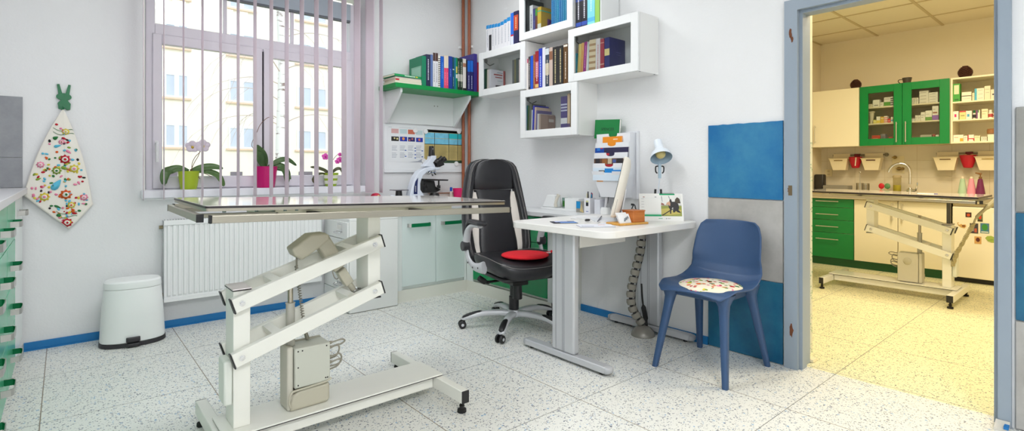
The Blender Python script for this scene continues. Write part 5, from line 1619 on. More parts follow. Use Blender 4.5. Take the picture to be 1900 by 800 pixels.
# ---- the green shelf: books lying and standing
ZS = 1.8368
g_ = 'books on the green corner shelf'
def row_y(items, Yf, z, group, depth=.20):
    for it in items:
        p0, p1, pt, col, lab = it[:5]; kw = dict(it[5]) if len(it) > 5 else {}
        d = kw.pop('d', depth); pages = kw.pop('pages', (236, 230, 214)); dy = kw.pop('dy', 0); h_ = kw.pop('h', None)
        x0, _ = AY(p0, 100, Yf); x1, _ = AY(p1, 100, Yf)
        h = h_ or AY((p0 + p1) / 2, pt, Yf)[1] - z
        put_book(*book(max(.004, x1 - x0 - .0008), h, d, col, pages, **kw), Matrix.Translation((x0 + .0004, Yf + dy, z)), lab, group, pages=pages)
row_y([
    (783.0, 790.6, 104, (16, 128, 92), 'tall teal green book with a mint panel on its cover, green shelf', dict(d=.225)),
    (791.0, 798.4, 101, (40, 42, 74), 'navy book with white lettering beside the teal one, green shelf', dict(title=((220, 220, 230), .2, .85))),
    (798.8, 803.0, 101.5, (92, 116, 170), 'slim grey-blue book on the green shelf', dict()),
    (803.3, 808.0, 98, (226, 226, 230), 'white book with a brown top, left one of two on the green shelf', dict(bands=((.76, 1.0, (76, 48, 42)),), title=((120, 120, 130), .15, .7))),
    (808.2, 812.8, 98.5, (226, 226, 230), 'white book with a brown top, right one of two on the green shelf', dict(bands=((.76, 1.0, (76, 48, 42)),), title=((120, 120, 130), .15, .7))),
    (813.0, 817.0, 103, (238, 236, 228), 'white comb-bound manual on the green shelf', dict(bands=tuple((.05 + .06 * k, .075 + .06 * k, (60, 60, 60)) for k in range(15)))),
    (818.0, 823.4, 104.5, (18, 92, 196), 'bright blue book left of the pink one, green shelf', dict(title=((110, 170, 230), .3, .8))),
    (824.0, 828.0, 103, (232, 216, 196), 'cream book with a pink lower half, left one of two, green shelf', dict(bands=((.0, .62, (232, 60, 112)),), title=((250, 160, 190), .1, .5))),
    (828.2, 832.0, 103, (232, 216, 196), 'cream book with a pink lower half, right one of two, green shelf', dict(bands=((.0, .62, (232, 60, 112)),), title=((250, 160, 190), .1, .5))),
    (832.4, 839.4, 104.5, (30, 62, 150), 'thick mid-blue book right of the pink ones, green shelf', dict(title=((110, 140, 210), .38, .62))),
    (839.8, 843.0, 106, (22, 78, 92), 'slim dark teal book on the green shelf', dict(bands=((.6, .63, (220, 226, 226)),), title=((160, 190, 190), .1, .4))),
    (843.2, 845.6, 107, (30, 120, 156), 'thin petrol blue book on the green shelf', dict()),
    (845.8, 848.8, 107, (20, 140, 92), 'green book with a yellow patch on the green shelf', dict(bands=((.52, .72, (206, 200, 96)), (.36, .48, (226, 226, 220))))),
    (849.0, 853.2, 108, (42, 58, 44), 'blackish green book, left one of two on the green shelf', dict(bands=((.28, .5, (190, 190, 180)),), title=((210, 210, 190), .1, .9))),
    (853.5, 858.4, 109, (36, 54, 40), 'blackish green book, right one of two on the green shelf', dict(bands=((.28, .5, (190, 190, 180)),), title=((210, 210, 190), .1, .9))),
    (858.8, 864.6, 109, (226, 222, 216), 'white book with a brown band on the green shelf', dict(bands=((.74, .86, (170, 120, 92)), (.0, .08, (40, 36, 34))))),
    (865.0, 867.2, 111, (42, 40, 52), 'thin black book left of the blue-topped ones, green shelf', dict()),
    (867.4, 872.4, 111, (44, 46, 110), 'navy book with a sky blue top, left one of two, green shelf', dict(bands=((.62, .97, (22, 110, 214)),), title=((200, 204, 226), .08, .5))),
    (872.7, 878.0, 111, (44, 46, 110), 'navy book with a sky blue top, right one of two, green shelf', dict(bands=((.62, .97, (22, 110, 214)),), title=((200, 204, 226), .08, .5))),
    (879.0, 885.2, 100, (62, 50, 140), 'tall violet folder on the green shelf by the left wall box', dict(d=.24)),
    (885.6, 888.8, 116, (168, 34, 48), 'red book at the right end of the green shelf', dict()),
], 4.030, ZS, g_, .19)
x0, _ = AY(783.0, 104, 4.03)
b = B(); b.box(x0 - .0012, x0 - .0001, 4.045, 4.215, ZS + .03, ZS + .178); b.box(x0 - .0016, x0 - .0012, 4.06, 4.20, ZS + .04, ZS + .165, 1)
for o in list(bpy.data.objects):
    if o.name.startswith('book') and o.get('label', '').startswith('tall teal green'):
        bb = B(); bb.v = [p - o.matrix_world.translation for p in b.v]; bb.f = b.f; bb.m = b.m
        part('cover_panel', bb, [C(150, 196, 176), C(168, 210, 192)], o, off=(0, 0, 0), smooth=0)
# lying stack at the left end of the shelf, fore-edges to the room
lying = [(2.140, 2.440, 4.035, 4.245, .024, (214, 208, 190), 'cream softcover at the bottom of the lying stack on the green shelf', 0),
         (2.146, 2.430, 4.040, 4.240, .014, (232, 226, 206), 'cream softcover with a red corner, second in the lying stack', 0),
         (2.142, 2.415, 4.037, 4.250, .012, (206, 196, 184), 'beige softcover in the middle of the lying stack', .02),
         (2.150, 2.425, 4.042, 4.248, .008, (24, 150, 160), 'thin turquoise booklet under the green one in the lying stack', .03),
         (2.132, 2.42, 4.030, 4.240, .018, (16, 148, 82), 'green softcover with white lettering on top of the lying stack', .05)]
z = ZS
for i, (xa, xb, ya, yb_, th, c, lab, tw_) in enumerate(lying):
    cv = B(); t_ = .0016
    cv.box(0, xb - xa, 0, yb_ - ya, 0, t_); cv.box(0, xb - xa, 0, yb_ - ya, th - t_, th); cv.box(0, xb - xa, yb_ - ya - t_, yb_ - ya, t_, th - t_)
    if i == 4: cv.box(0, xb - xa, 0, t_, t_, th - t_)
    pg = B(); pg.box(.002, xb - xa - .002, (.002 if i < 4 else t_ * 1.05), yb_ - ya - t_ * 1.05, t_ * 1.02, th - t_ * 1.02)
    pr_ = B(); pm = [C(236, 240, 236), C(214, 190, 60), C(196, 30, 50)]
    if i == 4:
        r = random.Random(3); x = .10
        while x < .2: e = r.uniform(.006, .014); pr_.box(x, x + e, -.0005, 0, .005, .013, 0); x += e + .004
        pr_.box(.21, .23, -.0005, 0, .004, .014, 1)
    if i == 1: pr_.box(.0, .035, -.0006, 0, 0, th, 2)
    mx = Matrix.Translation((xa, ya, z)) @ Matrix.Rotation(tw_, 4, 'Z')
    put_book(cv, pg, pr_, [C(*c)], pm, mx, lab, 'books lying on the green shelf', pages=(230, 224, 204))
    z += th + .0004
# ================================================================== ON THE DESK AND ABOVE IT
DT = .7735
FW = Vector((_c, _s, 0)); RT = Vector((_s, -_c, 0))
# ---- wall paper rack with five pockets
pr_t = thing('paper_rack', 'white wall rack with stepped pockets holding leaflets above the desk', 'paper rack', (3.0, 2.38, .89))
RW = mat('rack_white', (234, 236, 240), .32)
b = B(); b.box(3.052, 3.0685, 2.215, 2.560, .890, 1.368); b.box(3.035, 3.052, 2.215, 2.219, .890, 1.368); b.box(3.035, 3.052, 2.556, 2.560, .890, 1.368); part('back_plate', b, RW, pr_t, bevel=.001, segs=1)
def pocket(ztop, h, xt, xb, yl, yr, ylb, yrb, name='pocket'):
    """front panel with a thumb notch; yl is the left (far) side in the photo"""
    yc = (yl + yr) / 2; n = 10
    top = [(xt, yl, ztop)] + [(xt, yc + .042, ztop)]
    for k in range(n + 1):
        a = PI * k / n; top.append((xt + (xb - xt) * .026 * math.sin(a) ** .5 / h, yc + .038 * math.cos(a), ztop - .026 * math.sin(a) ** .5))
    top += [(xt, yc - .042, ztop), (xt, yr, ztop)]
    b = B(); b.prism(top + [(xb, yrb, ztop - h), (xb, ylb, ztop - h)], (.0018, 0, 0))
    for y, y2 in ((yl, ylb), (yr, yrb)):
        s = .0012 if y == yr else -.0012
        b.prism([(xt, y, ztop), (xb, y2, ztop - h), (3.0518, y2, ztop - h), (3.0518, y, ztop)], (0, s, 0))
    return part(name, b, RW, pr_t)
LIPS = [1.355, 1.290, 1.218, 1.142, 1.085]
XP = [2.985, 2.970, 2.955, 2.940, 2.925]
for k, z in enumerate(LIPS):
    if k < 4: pocket(z, .082, XP[k], XP[k] + .003, 2.535, 2.232, 2.532, 2.235)
pocket(1.085, .185, 2.925, 2.965, 2.535, 2.232, 2.478, 2.262)
def leaflet(px0, py0, px1, py1, X, mats, lab, tilt=0, art=(), th=.008, name='leaflet', cat='leaflet', txt=None):
    ya, za = AX(px0, py0, X); yb_, zb = AX(px1, py1, X)
    w, h = ya - yb_, za - zb
    cx = Matrix.Translation((X, (ya + yb_) / 2, zb)) @ Matrix.Rotation(tilt, 4, 'X') @ Matrix.Rotation(rad(1.5), 4, 'Y')
    b = B(); b.box(0, .0012, -w / 2, w / 2, 0, h); b.box(.0012, th - .0012, -w / 2 + .001, w / 2 - .002, 0, h - .002, 1); b.box(th - .0012, th, -w / 2, w / 2, 0, h)
    for (u0, u1, v0, v1, m) in art:
        b.box(-.0005 - .0001 * m, 0, w / 2 - u1 * w, w / 2 - u0 * w, v0 * h, v1 * h, m)
    b.xf(cx)
    o = solo(name, b, mats, lab, cat, 'leaflets in the wall rack', smooth=0)
    return o, cx, w, h
gb, cx, w, h = leaflet(1102.5, 224, 1148, 256, 2.992, [C(10, 122, 58), PAPER], 'green cardboard book standing tallest in the top pocket of the rack', tilt=rad(3), th=.020, name='book', cat='book')
gb['group'] = 'leaflets in the wall rack'
def text_mesh(s, size):
    cu = bpy.data.curves.new('lettering', 'FONT'); cu.body = s; cu.size = size; cu.align_x = 'CENTER'; cu.extrude = .0003
    o = bpy.data.objects.new('lettering', cu); COL.objects.link(o)
    dg = bpy.context.evaluated_depsgraph_get(); me = bpy.data.meshes.new_from_object(o.evaluated_get(dg))
    bpy.data.objects.remove(o)
    b = B(); b.v = [v.co.copy() for v in me.vertices]; b.f = [list(p.vertices) for p in me.polygons]; b.m = [0] * len(b.f)
    bpy.data.meshes.remove(me)
    return b
tb = text_mesh('SPENCER', .030)
# text plane (x right, y up) onto the cover: right is -Y, up is Z, out is -X
T = Matrix(((0, 0, -1, 0), (-1, 0, 0, 0), (0, 1, 0, 0), (0, 0, 0, 1)))
tb.xf(cx @ Matrix.Translation((-.0006, -.008, h * .42)) @ T)
part('lettering', tb, C(24, 70, 40), gb, smooth=0)
leaflet(1118, 254.5, 1154, 274, 2.9745, [C(232, 142, 28), PAPER, C(244, 226, 200), C(180, 90, 20)], 'orange leaflet in the second pocket of the rack', th=.008, art=((.55, .78, .72, .80, 2), (.1, .22, .12, .2, 3), (.3, .45, .12, .2, 3)))
leaflet(1104, 275, 1166, 294, 2.9595, [C(44, 40, 74), PAPER, C(10, 70, 160), C(40, 120, 200), C(190, 40, 50)], 'dark navy magazine with a blue left end in the third pocket of the rack', art=((0, .28, .1, 1, 2), (.06, .16, .75, 1, 3), (.34, .44, .3, .5, 4), (.17, .24, .9, 1, 4)))
leaflet(1102, 294.5, 1158, 314, 2.9445, [C(96, 66, 50), PAPER, C(150, 96, 50), C(196, 180, 150), C(70, 90, 150), C(44, 40, 44), C(170, 30, 44)], 'magazine with a brown animal photo in the fourth pocket of the rack', art=((.05, .2, .5, 1, 5), (.28, .45, .4, .95, 2), (.47, .60, .5, 1, 3), (.63, .74, .6, .9, 4), (.76, .95, .5, 1, 5), (.30, .70, .05, .45, 6)))
leaflet(1100, 311.5, 1156, 336, 2.9295, [C(214, 228, 240), PAPER, C(28, 136, 214), C(60, 50, 40), C(206, 190, 150)], 'pale leaflet with a bright blue figure in the lowest pocket of the rack', art=((.40, .68, .62, .95, 2), (.68, .92, .72, .84, 2), (.20, .40, .66, .80, 3), (.30, .38, .66, .74, 4)))
ya, za = AX(1106, 327, 2.93); yb_, zb = AX(1117.5, 337.5, 2.93)
b = B(); b.prism([(2.9235 + .04 * (1.085 - z_) / .185, y_, z_) for y_, z_ in ((ya, zb), (yb_, zb), (yb_, za), (ya, za))], (-.0008, 0, 0)); solo('sticky_note', b, C(248, 178, 110), 'orange sticky note on the lowest panel of the wall rack', 'note')

# ---- monitor seen almost edge-on
mo = thing('monitor', 'white flat monitor seen almost edge-on on the desk, screen turned away to the left', 'monitor', FW * 3.36 + RT * .655 + Vector((0, 0, DT)))
lean = rad(13.5)
def mpt(d, up, out):   # d along the view, up along the tilted panel, out behind it
    base = FW * d + RT * (.198 * d - .022)
    return base + Vector((0, 0, .812)) + RT * (math.sin(lean) * up + math.cos(lean) * out) + Vector((0, 0, math.cos(lean) * up - math.sin(lean) * out))
MWH = mat('monitor_white', (232, 226, 214), .4)
b = B(); rings = []
for o_, e in ((-.012, .004), (-.008, 0), (.010, 0), (.028, .012), (.040, .05)):
    rings.append([mpt(d, u, o_) for d, u in rrect(3.12 + e, 3.60 - e, .0 + e, .372 - e, .014, 4)])
b.loft(rings); part('housing', b, MWH, mo)
b = B(); b.poly([mpt(d, u, -.0124) for d, u in ((3.135, .06), (3.585, .06), (3.585, .36), (3.135, .36))]); part('screen', b, mat('screen_glass', (24, 26, 30), .08), mo, solid=.0002)
b = B()
for k in range(16):
    b.lathe_axis([(.0005, 0), (.0022, 0), (.0005, .0003)], mpt(3.1199, .02 + .006 * k, .006), -FW, 6)
part('speaker_hole', b, C(150, 144, 134), mo)
b = B()
c0 = FW * 3.36 + RT * (.198 * 3.36)
ft = [(c0 + FW * a + RT * q) for a, q in rrect(-.11, .11, -.155, .055, .02)]
b.loft([[p + Vector((0, 0, DT)) for p in ft], [p + Vector((0, 0, DT + .007)) for p in ft]])
b.prism([c0 + FW * -.06 + RT * .012 + Vector((0, 0, DT + .007)), c0 + FW * .06 + RT * .012 + Vector((0, 0, DT + .007)), c0 + FW * .06 + RT * .050 + Vector((0, 0, DT + .20)), c0 + FW * -.06 + RT * .050 + Vector((0, 0, DT + .20))], RT * .008)
part('stand', b, mat('stand_white', (226, 228, 232), .35), mo)
# ---- cordless phone in its cradle
ph = thing('cordless_phone', 'cordless phone with a dark keypad standing upright behind the monitor', 'phone', (2.99, 2.455, DT))
b = B(); b.loft([[(2.99 + a, 2.455 + q, z) for a, q in sup(r, r * 1.1, 3, 20)] for z, r in ((DT, .034), (DT + .02, .036), (DT + .05, .026))]); part('cradle', b, WHITE, ph)
Mx = Matrix.Translation((2.985, 2.455, DT + .030)) @ Matrix.Rotation(rad(40), 4, 'Z') @ Matrix.Rotation(rad(8), 4, 'X')
b = B(); b.loft([[(a, q, z) for a, q in sup(w, .011, 3, 20)] for z, w in ((0, .019), (.01, .022), (.10, .0225), (.135, .021), (.148, .014))]); b.xf(Mx); hs = part('handset', b, C(206, 206, 210, rough=.35), ph)
b = B(); b.box(-.019, .019, -.0125, -.011, .05, .138); b.xf(Mx); part('face', b, C(58, 56, 60, rough=.3), hs)
b = B()
for r in range(4):
    for c_ in range(3): b.box(-.014 + .011 * c_, -.007 + .011 * c_, -.0135, -.0125, .056 + .010 * r, .061 + .010 * r)
b.box(-.014, .014, -.0132, -.0125, .104, .124, 1); b.xf(Mx); part('keys', b, [C(186, 184, 190), C(120, 124, 132)], hs)

# ---- desk lamp
la = thing('desk_lamp', 'white desk lamp with a conical shade bent over the calendar', 'lamp', (2.985, 1.985, DT))
LW = mat('lamp_white', (228, 236, 244), .3)
lc = Vector((2.965, 1.985, 0))
ax = (Vector((0, 0, -1)) * .80 + FW * -.60).normalized()
rim = lc + Vector((0, 0, 1.172)) - FW * .045
ap = rim - ax * .135
b = B()
prof = [(.0005, -.012), (.018, -.012), (.0265, -.006), (.027, 0), (.028, .060), (.034, .070), (.058, .095), (.071, .135), (.0695, .135), (.056, .097), (.032, .073), (.026, .062), (.0005, .062)]
b.lathe_axis(prof, ap, ax, 30, 0); b.m = [1 if i // 30 >= 8 and i < 30 * 12 else 0 for i in range(len(b.m))]
part('shade', b, [LW, mat('shade_inside', (150, 172, 188), .4)], la, normals=True)
b = B(); b.ball(ap + ax * .100, .033, 18); part('bulb', b, mat('bulb_yellow', (214, 196, 128), .35), la)
J1 = lc + Vector((0, 0, 1.085)) + RT * .002; J2 = lc + FW * .03 + Vector((0, 0, .948)); J0 = ap + ax * .02 + FW * .03
b = B(); b.tube([J0 + Vector((0, 0, -.01)), J0 + FW * .01 - Vector((0, 0, .05)), J1], .006, 10); b.beam(J1 + Vector((0, 0, .05)), J1 - Vector((0, 0, .045)), .018, .012, up=FW); part('head_joint', b, C(168, 190, 204), la)
b = B()
for s in (-1, 1):
    b.tube(bez([J1 + RT * (.012 * s) + Vector((0, 0, .035)), J1 + RT * (.026 * s) + Vector((0, 0, .030)), J1 + RT * (.026 * s) + Vector((0, 0, .0)), J1 + RT * (.016 * s) - Vector((0, 0, .012))], 4), .0045, 8)
    b.beam(J2 + RT * (.018 * s) + Vector((0, 0, .02)), J2 + RT * (.020 * s) - Vector((0, 0, .015)), .012, .010, up=FW)
part('tension_hook', b, BLACK, la)
b = B(); b.cyl(J1 - Vector((0, 0, .045)), J2, .0045, n=10); b.cyl(J2, Vector((lc.x + .028, lc.y + .022, DT + .03)), .0055, n=10); part('arm', b, LW, la)
b = B(); b.lathe([(.050, DT), (.051, DT + .012), (.044, DT + .020), (.016, DT + .024), (.012, DT + .05)], lc.x + .028, lc.y + .022, 30); part('base', b, LW, la)

# ---- tent calendar with a dog photograph
ca = thing('desk_calendar', 'tent desk calendar with a green stripe and a dog photo', 'calendar', (2.865, 1.895, DT))
A_, B_ = Vector((2.772, 2.000, DT)), Vector((2.955, 1.800, DT))
e1 = (B_ - A_).normalized(); nb = Vector((.742, .671, 0)); Hh = .170; Lc = (B_ - A_).length
def cp(u, v, o=0.0):      # on the front sheet; o = lift towards the viewer
    return A_ + e1 * (u * Lc) + nb * (.050 * v) + Vector((0, 0, Hh * v)) - nb * o
b = B(); b.prism([cp(0, 0), cp(1, 0), cp(1, 1), cp(0, 1)], nb * .0015); b.prism([A_ + nb * .1, B_ + nb * .1, cp(1, 1, -.002), cp(0, 1, -.002)], nb * -.0015)
part('stand', b, [C(224, 222, 222, rough=.7)], ca, smooth=0)
CM = [C(238, 237, 232, rough=.7), C(0, 158, 100), C(206, 214, 220), C(148, 154, 70), C(196, 180, 90), C(40, 36, 36), C(206, 160, 130), C(150, 96, 80), C(70, 60, 44), C(228, 228, 222), C(120, 126, 130)]
b = B()
def cq(u0, u1, v0, v1, m, o): b.prism([cp(u0, v0, o), cp(u1, v0, o), cp(u1, v1, o), cp(u0, v1, o)], nb * .0003, m)
cq(0, 1, .0, 1, 0, .0006)
cq(.02, .50, .165, .235, 1, .0010); cq(.10, .50, .27, .275, 1, .0010)
for k in range(5): cq(.05, .115, .40 + .10 * k, .408 + .10 * k, 10, .0010)
cq(.09, .13, .86, .885, 7, .001); cq(.36, .40, .86, .885, 10, .001); cq(.05, .49, .83, .834, 2, .001)
cq(.47, .82, .945, 1.0, 1, .0010); cq(.82, .955, .945, 1.0, 0, .0012); cq(.825, .95, .965, .969, 10, .0014)
for k in range(14): cq(.475 + .024 * k, .485 + .024 * k, .985, 1.03, 5, .0010)
# photo: sky, trees, grass, black and tan dog
P0, P1, Q0, Q1 = .50, .965, .175, .93
def pq(u0, u1, v0, v1, m, o=.0012): cq(P0 + (P1 - P0) * u0, P0 + (P1 - P0) * u1, Q0 + (Q1 - Q0) * v0, Q0 + (Q1 - Q0) * v1, m, o)
def pp(pts, m, o): b.prism([cp(P0 + (P1 - P0) * u, Q0 + (Q1 - Q0) * v, o) for u, v in pts], nb * .0002, m)
pq(0, 1, .50, 1, 9, .0010); pq(0, 1, 0, .55, 3, .0010)
pp([(0, .1), (.4, .05), (.9, .12), (1, .3), (.5, .4), (0, .35)], 4, .0013)
pp([(.66, .62), (.70, .82), (.80, .92), (.92, .84), (.96, .62)], 8, .0013); pp([(0, .55), (.02, .66), (.14, .60), (.16, .52)], 7, .0013); pp([(.24, .55), (.3, .68), (.42, .66), (.44, .55)], 6, .0013)
pp([(.36, .50), (.40, .66), (.44, .84), (.50, .82), (.54, .70), (.70, .70), (.84, .60), (.88, .42), (.84, .30), (.94, .20), (.92, .16), (.78, .20), (.72, .26), (.64, .18), (.58, .18), (.56, .32), (.50, .34), (.48, .12), (.42, .12), (.42, .34), (.37, .42)], 5, .0015)
pp([(.37, .55), (.36, .70), (.43, .72), (.46, .62), (.44, .48)], 6, .0017); pp([(.52, .36), (.56, .42), (.62, .36), (.54, .28)], 9, .0017)
pp([(.02, .05), (.5, .34), (.72, .44), (.72, .40), (.5, .29), (.06, .02)], 5, .0019); pp([(.02, .96), (.06, .70), (.08, .70), (.05, .96)], 10, .0015); pp([(.36, .98), (.46, .76), (.48, .77), (.40, .98)], 10, .0015)
for u in (.44, .47, .50): cq(u, u + .018, .075, .105, 1, .0010)
cq(.60, .615, .07, .11, 10, .001); cq(.63, .70, .08, .088, 10, .001); cq(.63, .71, .098, .106, 7, .001)
part('sheet', b, CM, ca, smooth=0)

# ---- wooden block box on its tray with a card holder
wd = mottled_material('orange_wood', (186, 104, 44), (206, 128, 62), 6, .4, (1, 1, 9))
wl = mottled_material('honey_wood', (204, 148, 62), (222, 170, 88), 6, .4, (9, 1, 1))
O = Vector((2.428, 1.884, DT)); MXW = Matrix.Translation(O) @ Matrix.Rotation(rad(-9), 4, 'Z')
wb = thing('desk_organizer', 'small orange wooden box on a honey wood tray with cards, on the desk', 'desk organizer', O)
b = B(); b.box(0, .225, 0, .125, .0, .012); b.xf(MXW); part('tray', b, wl, wb, bevel=.003)
b = B(); b.box(.120, .212, .018, .112, .0122, .074); b.box(.117, .215, .015, .115, .0742, .082); b.xf(MXW); part('box', b, wd, wb, bevel=.002)
b = B()
b.prism([(.015, .02, .0125), (.105, .02, .0125), (.105, .045, .062), (.015, .045, .062)], (0, .003, .001)); b.prism([(.018, .030, .0125), (.10, .030, .0125), (.094, .056, .070), (.014, .056, .070)], (0, .004, .001))
for k in range(3): b.prism([(.05 + .013 * k, .0255 + .007 * 0, .022 + .008 * k), (.06 + .013 * k, .0255, .022 + .008 * k), (.066 + .010 * k, .034, .040 + .005 * k), (.062 + .010 * k, .034, .040 + .005 * k)], (0, -.004, .001), 1)
b.xf(MXW); part('cards', b, [C(240, 240, 240), C(120, 128, 134)], wb, smooth=0)

# ---- telephone tray, pen boxes and small things along the wall
tr = thing('desk_tray', 'long low white organiser tray on the worktop against the wall', 'tray', (3.02, 2.93, WT))
b = B(); b.box(2.985, 3.062, 2.715, 3.13, WT, WT + .018); b.box(2.985, 2.990, 2.715, 2.86, WT + .018, WT + .100); b.box(2.990, 3.062, 2.715, 2.720, WT + .018, WT + .100); b.box(2.990, 3.062, 2.855, 2.860, WT + .018, WT + .100); b.box(3.057, 3.062, 2.720, 2.855, WT + .018, WT + .100)
part('tray', b, WHITE, tr, bevel=.0015, segs=1)
tp = thing('telephone', 'white telephone with a beige handset in the organiser tray', 'phone', (3.02, 3.04, WT + .0185))
b = B(); b.prism([(2.995, 2.965, WT + .0185), (2.995, 3.125, WT + .0185), (2.995, 3.07, WT + .118), (2.995, 2.985, WT + .118)], (.064, 0, 0)); part('base', b, WHITE, tp, bevel=.006)
b = B(); b.tube(bez([(2.986, 2.958, WT + .028), (2.980, 2.952, WT + .06), (2.985, 2.935, WT + .105), (2.99, 2.928, WT + .125)], 5), [.012] * 4 + [.010] * 8 + [.013] * 4, 12, flat=1.3); part('handset', b, C(212, 206, 192), tp)
b = B(); b.lathe([(.020, WT + .0185), (.022, WT + .02), (.024, WT + .10), (.0225, WT + .10), (.020, WT + .03)], 3.02, 2.89, 18); solo('small_glass', b, glass_mat('clear_glass', (226, 236, 232)), 'little clear tumbler standing in the organiser tray', 'glass')
b = B(); b.box(3.010, 3.034, 2.876, 2.904, WT + .031, WT + .075); solo('eraser', b, C(96, 166, 70), 'green block inside the little tumbler', 'eraser')
y_, z_ = AX(1084, 382, 2.985)
b = B(); b.box(2.955, 2.966, 2.632, 2.71, WT, WT + .085); b.box(2.9545, 2.955, 2.668, 2.708, WT + .03, WT + .083, 1); b.prism([(2.9546, 2.672, WT + .01), (2.9546, 2.635, WT + .0), (2.9546, 2.66, WT + .07)], (-.0006, 0, 0), 2); solo('photo_card', b, [C(150, 146, 136), C(20, 140, 200), C(200, 180, 130)], 'small photo card with a blue patch leaning by the pen box', 'card', smooth=0)
pb = thing('pen_box', 'square white pen box with a dark label, left of the two pen boxes', 'pen holder', (2.985, 2.60, WT))
b = B(); X0, X1, Y0_, Y1_ = 2.955, 3.015, 2.572, 2.630; hh = .112
b.box(X0, X1, Y0_, Y1_, WT, WT + .003)
for q in ((X0, X0 + .002, Y0_, Y1_), (X1 - .002, X1, Y0_, Y1_), (X0 + .002, X1 - .002, Y0_, Y0_ + .002), (X0 + .002, X1 - .002, Y1_ - .002, Y1_)): b.box(*q, WT + .003, WT + hh)
part('case', b, C(236, 236, 240, rough=.3), pb)
b = B(); b.box(X0 - .0006, X0, 2.588, 2.612, WT + .052, WT + .080); b.box(X0 - .0006, X0, 2.588, 2.612, WT + .082, WT + .092, 1); b.box(X0 - .0006, X0, 2.588, 2.612, WT + .010, WT + .014, 2); part('label', b, [C(44, 46, 56), C(206, 210, 140), C(60, 80, 160)], pb, smooth=0)
b = B(); X0, X1, Y0_, Y1_ = 2.958, 3.014, 2.508 + .05, 2.566; hh = .10
b = B(); Zc = DT
Xa, Xb, Ya, Yb = 2.955, 3.012, 2.478, 2.530
b.box(Xa, Xb, Ya, Yb, Zc, Zc + .003)
for q in ((Xa, Xa + .002, Ya, Yb), (Xb - .002, Xb, Ya, Yb), (Xa + .002, Xb - .002, Ya, Ya + .002), (Xa + .002, Xb - .002, Yb - .002, Yb)): b.box(*q, Zc + .003, Zc + .105)
solo('pen_box', b, mat('frosted_plastic', (222, 224, 232), .35), 'plain frosted pen box, right of the two pen boxes', 'pen holder')
PENS = [(2.968, 2.60, (30, 30, 34), -.10, .02, 'black pen tilting out of the labelled pen box'), (2.985, 2.585, (20, 130, 170), .0, .05, 'turquoise capped pen in the labelled pen box'), (2.975, 2.612, (222, 214, 180), -.03, -.12, 'cream coloured brush in the labelled pen box'), (2.995, 2.592, (170, 24, 40), .03, .10, 'red pen in the labelled pen box'), (2.998, 2.605, (90, 60, 110), .06, .16, 'violet pen in the labelled pen box'), (2.99, 2.62, (40, 70, 150), .02, -.04, 'blue pen in the labelled pen box')]
for x, y, c, lx, ly, lab in PENS:
    p0 = Vector((x, y, WT + .006)); L = .135 + .02 * abs(lx) * 10; d = Vector((lx * .3, -ly * .35, 1)).normalized()
    b = B(); b.lathe_axis([(.001, 0), (.0035, .008), (.0038, .10), (.0045, .101), (.0045, L - .004), (.0025, L)], p0, d, 10); o = solo('pen', b, C(*c, rough=.35), lab, 'pen', 'pens in the labelled pen box')
# ---- papers
def sheet(cx, cy, w, d, rot, n, c, lab, z=DT, name='paper', extra=()):
    b = B(); r = random.Random(int(cx * 1000))
    for k in range(n):
        mx = Matrix.Translation((cx, cy, z + .0004 + .0009 * k)) @ Matrix.Rotation(rot + r.uniform(-.03, .03), 4, 'Z')
        b.box(-w / 2, w / 2, -d / 2, d / 2, 0, .0007, 0, mx)
    zt = z + .0004 + .0009 * n
    for (x0, x1, y0, y1, m) in extra:
        b.box(x0, x1, y0, y1, zt - .0002, zt, m, Matrix.Translation((cx, cy, 0)) @ Matrix.Rotation(rot, 4, 'Z'))
    return solo(name, b, [C(*q, rough=.7) for q in c], lab, 'paper' if name == 'paper' else name.replace('_', ' '), smooth=0)
x, y = AZ(1046, 413, DT)
sheet(x, y, .15, .11, rad(-32), 3, [(42, 42, 58), (120, 160, 226), (190, 200, 240)], 'dark folder with a blue sheet on the left front of the desk', extra=((-.03, .074, -.05, .02, 1), (-.05, .03, .0, .052, 2)))
x, y = AZ(1085, 404, DT); sheet(x, y, .17, .23, rad(-52), 5, [(240, 240, 240), (150, 154, 160)], 'loose white papers on the desk in front of the pen boxes', extra=((-.05, .05, -.09, -.085, 1), (-.05, .03, -.06, -.056, 1)))
x, y = AZ(1105, 420, DT); sheet(x, y, .20, .12, rad(-35), 6, [(226, 228, 236), (140, 144, 160), (226, 190, 180)], 'greyish pile of leaflets at the front corner of the desk', extra=((-.09, -.02, -.05, -.03, 1), (.02, .06, .01, .03, 2)))
x, y = AZ(1128, 416, DT); sheet(x, y, .10, .07, rad(12), 3, [(214, 216, 226), (120, 124, 140)], 'small grey booklet between the leaflets and the wooden tray', extra=((-.04, .03, -.02, -.012, 1),))
x, y = AZ(1090, 410, DT + .006)
b = B(); b.loft([[(x + a, y + q, z) for a, q in sup(r, r * .45, 2, 20)] for z, r in ((DT + .0052, .020), (DT + .012, .024), (DT + .018, .016))]); solo('stamp_pad', b, C(48, 46, 48), 'small black oval item lying on the white papers', 'stamp')
p0 = Vector((*AZ(1108, 412, DT + .01), DT + .010)); p1 = Vector((*AZ(1116, 402, DT + .014), DT + .016))
b = B(); b.tube([p0, p0.lerp(p1, .12), p1], [.0008, .0035, .0038], 10); solo('pen', b, C(110, 112, 124), 'grey pen lying across the papers before the monitor', 'pen')
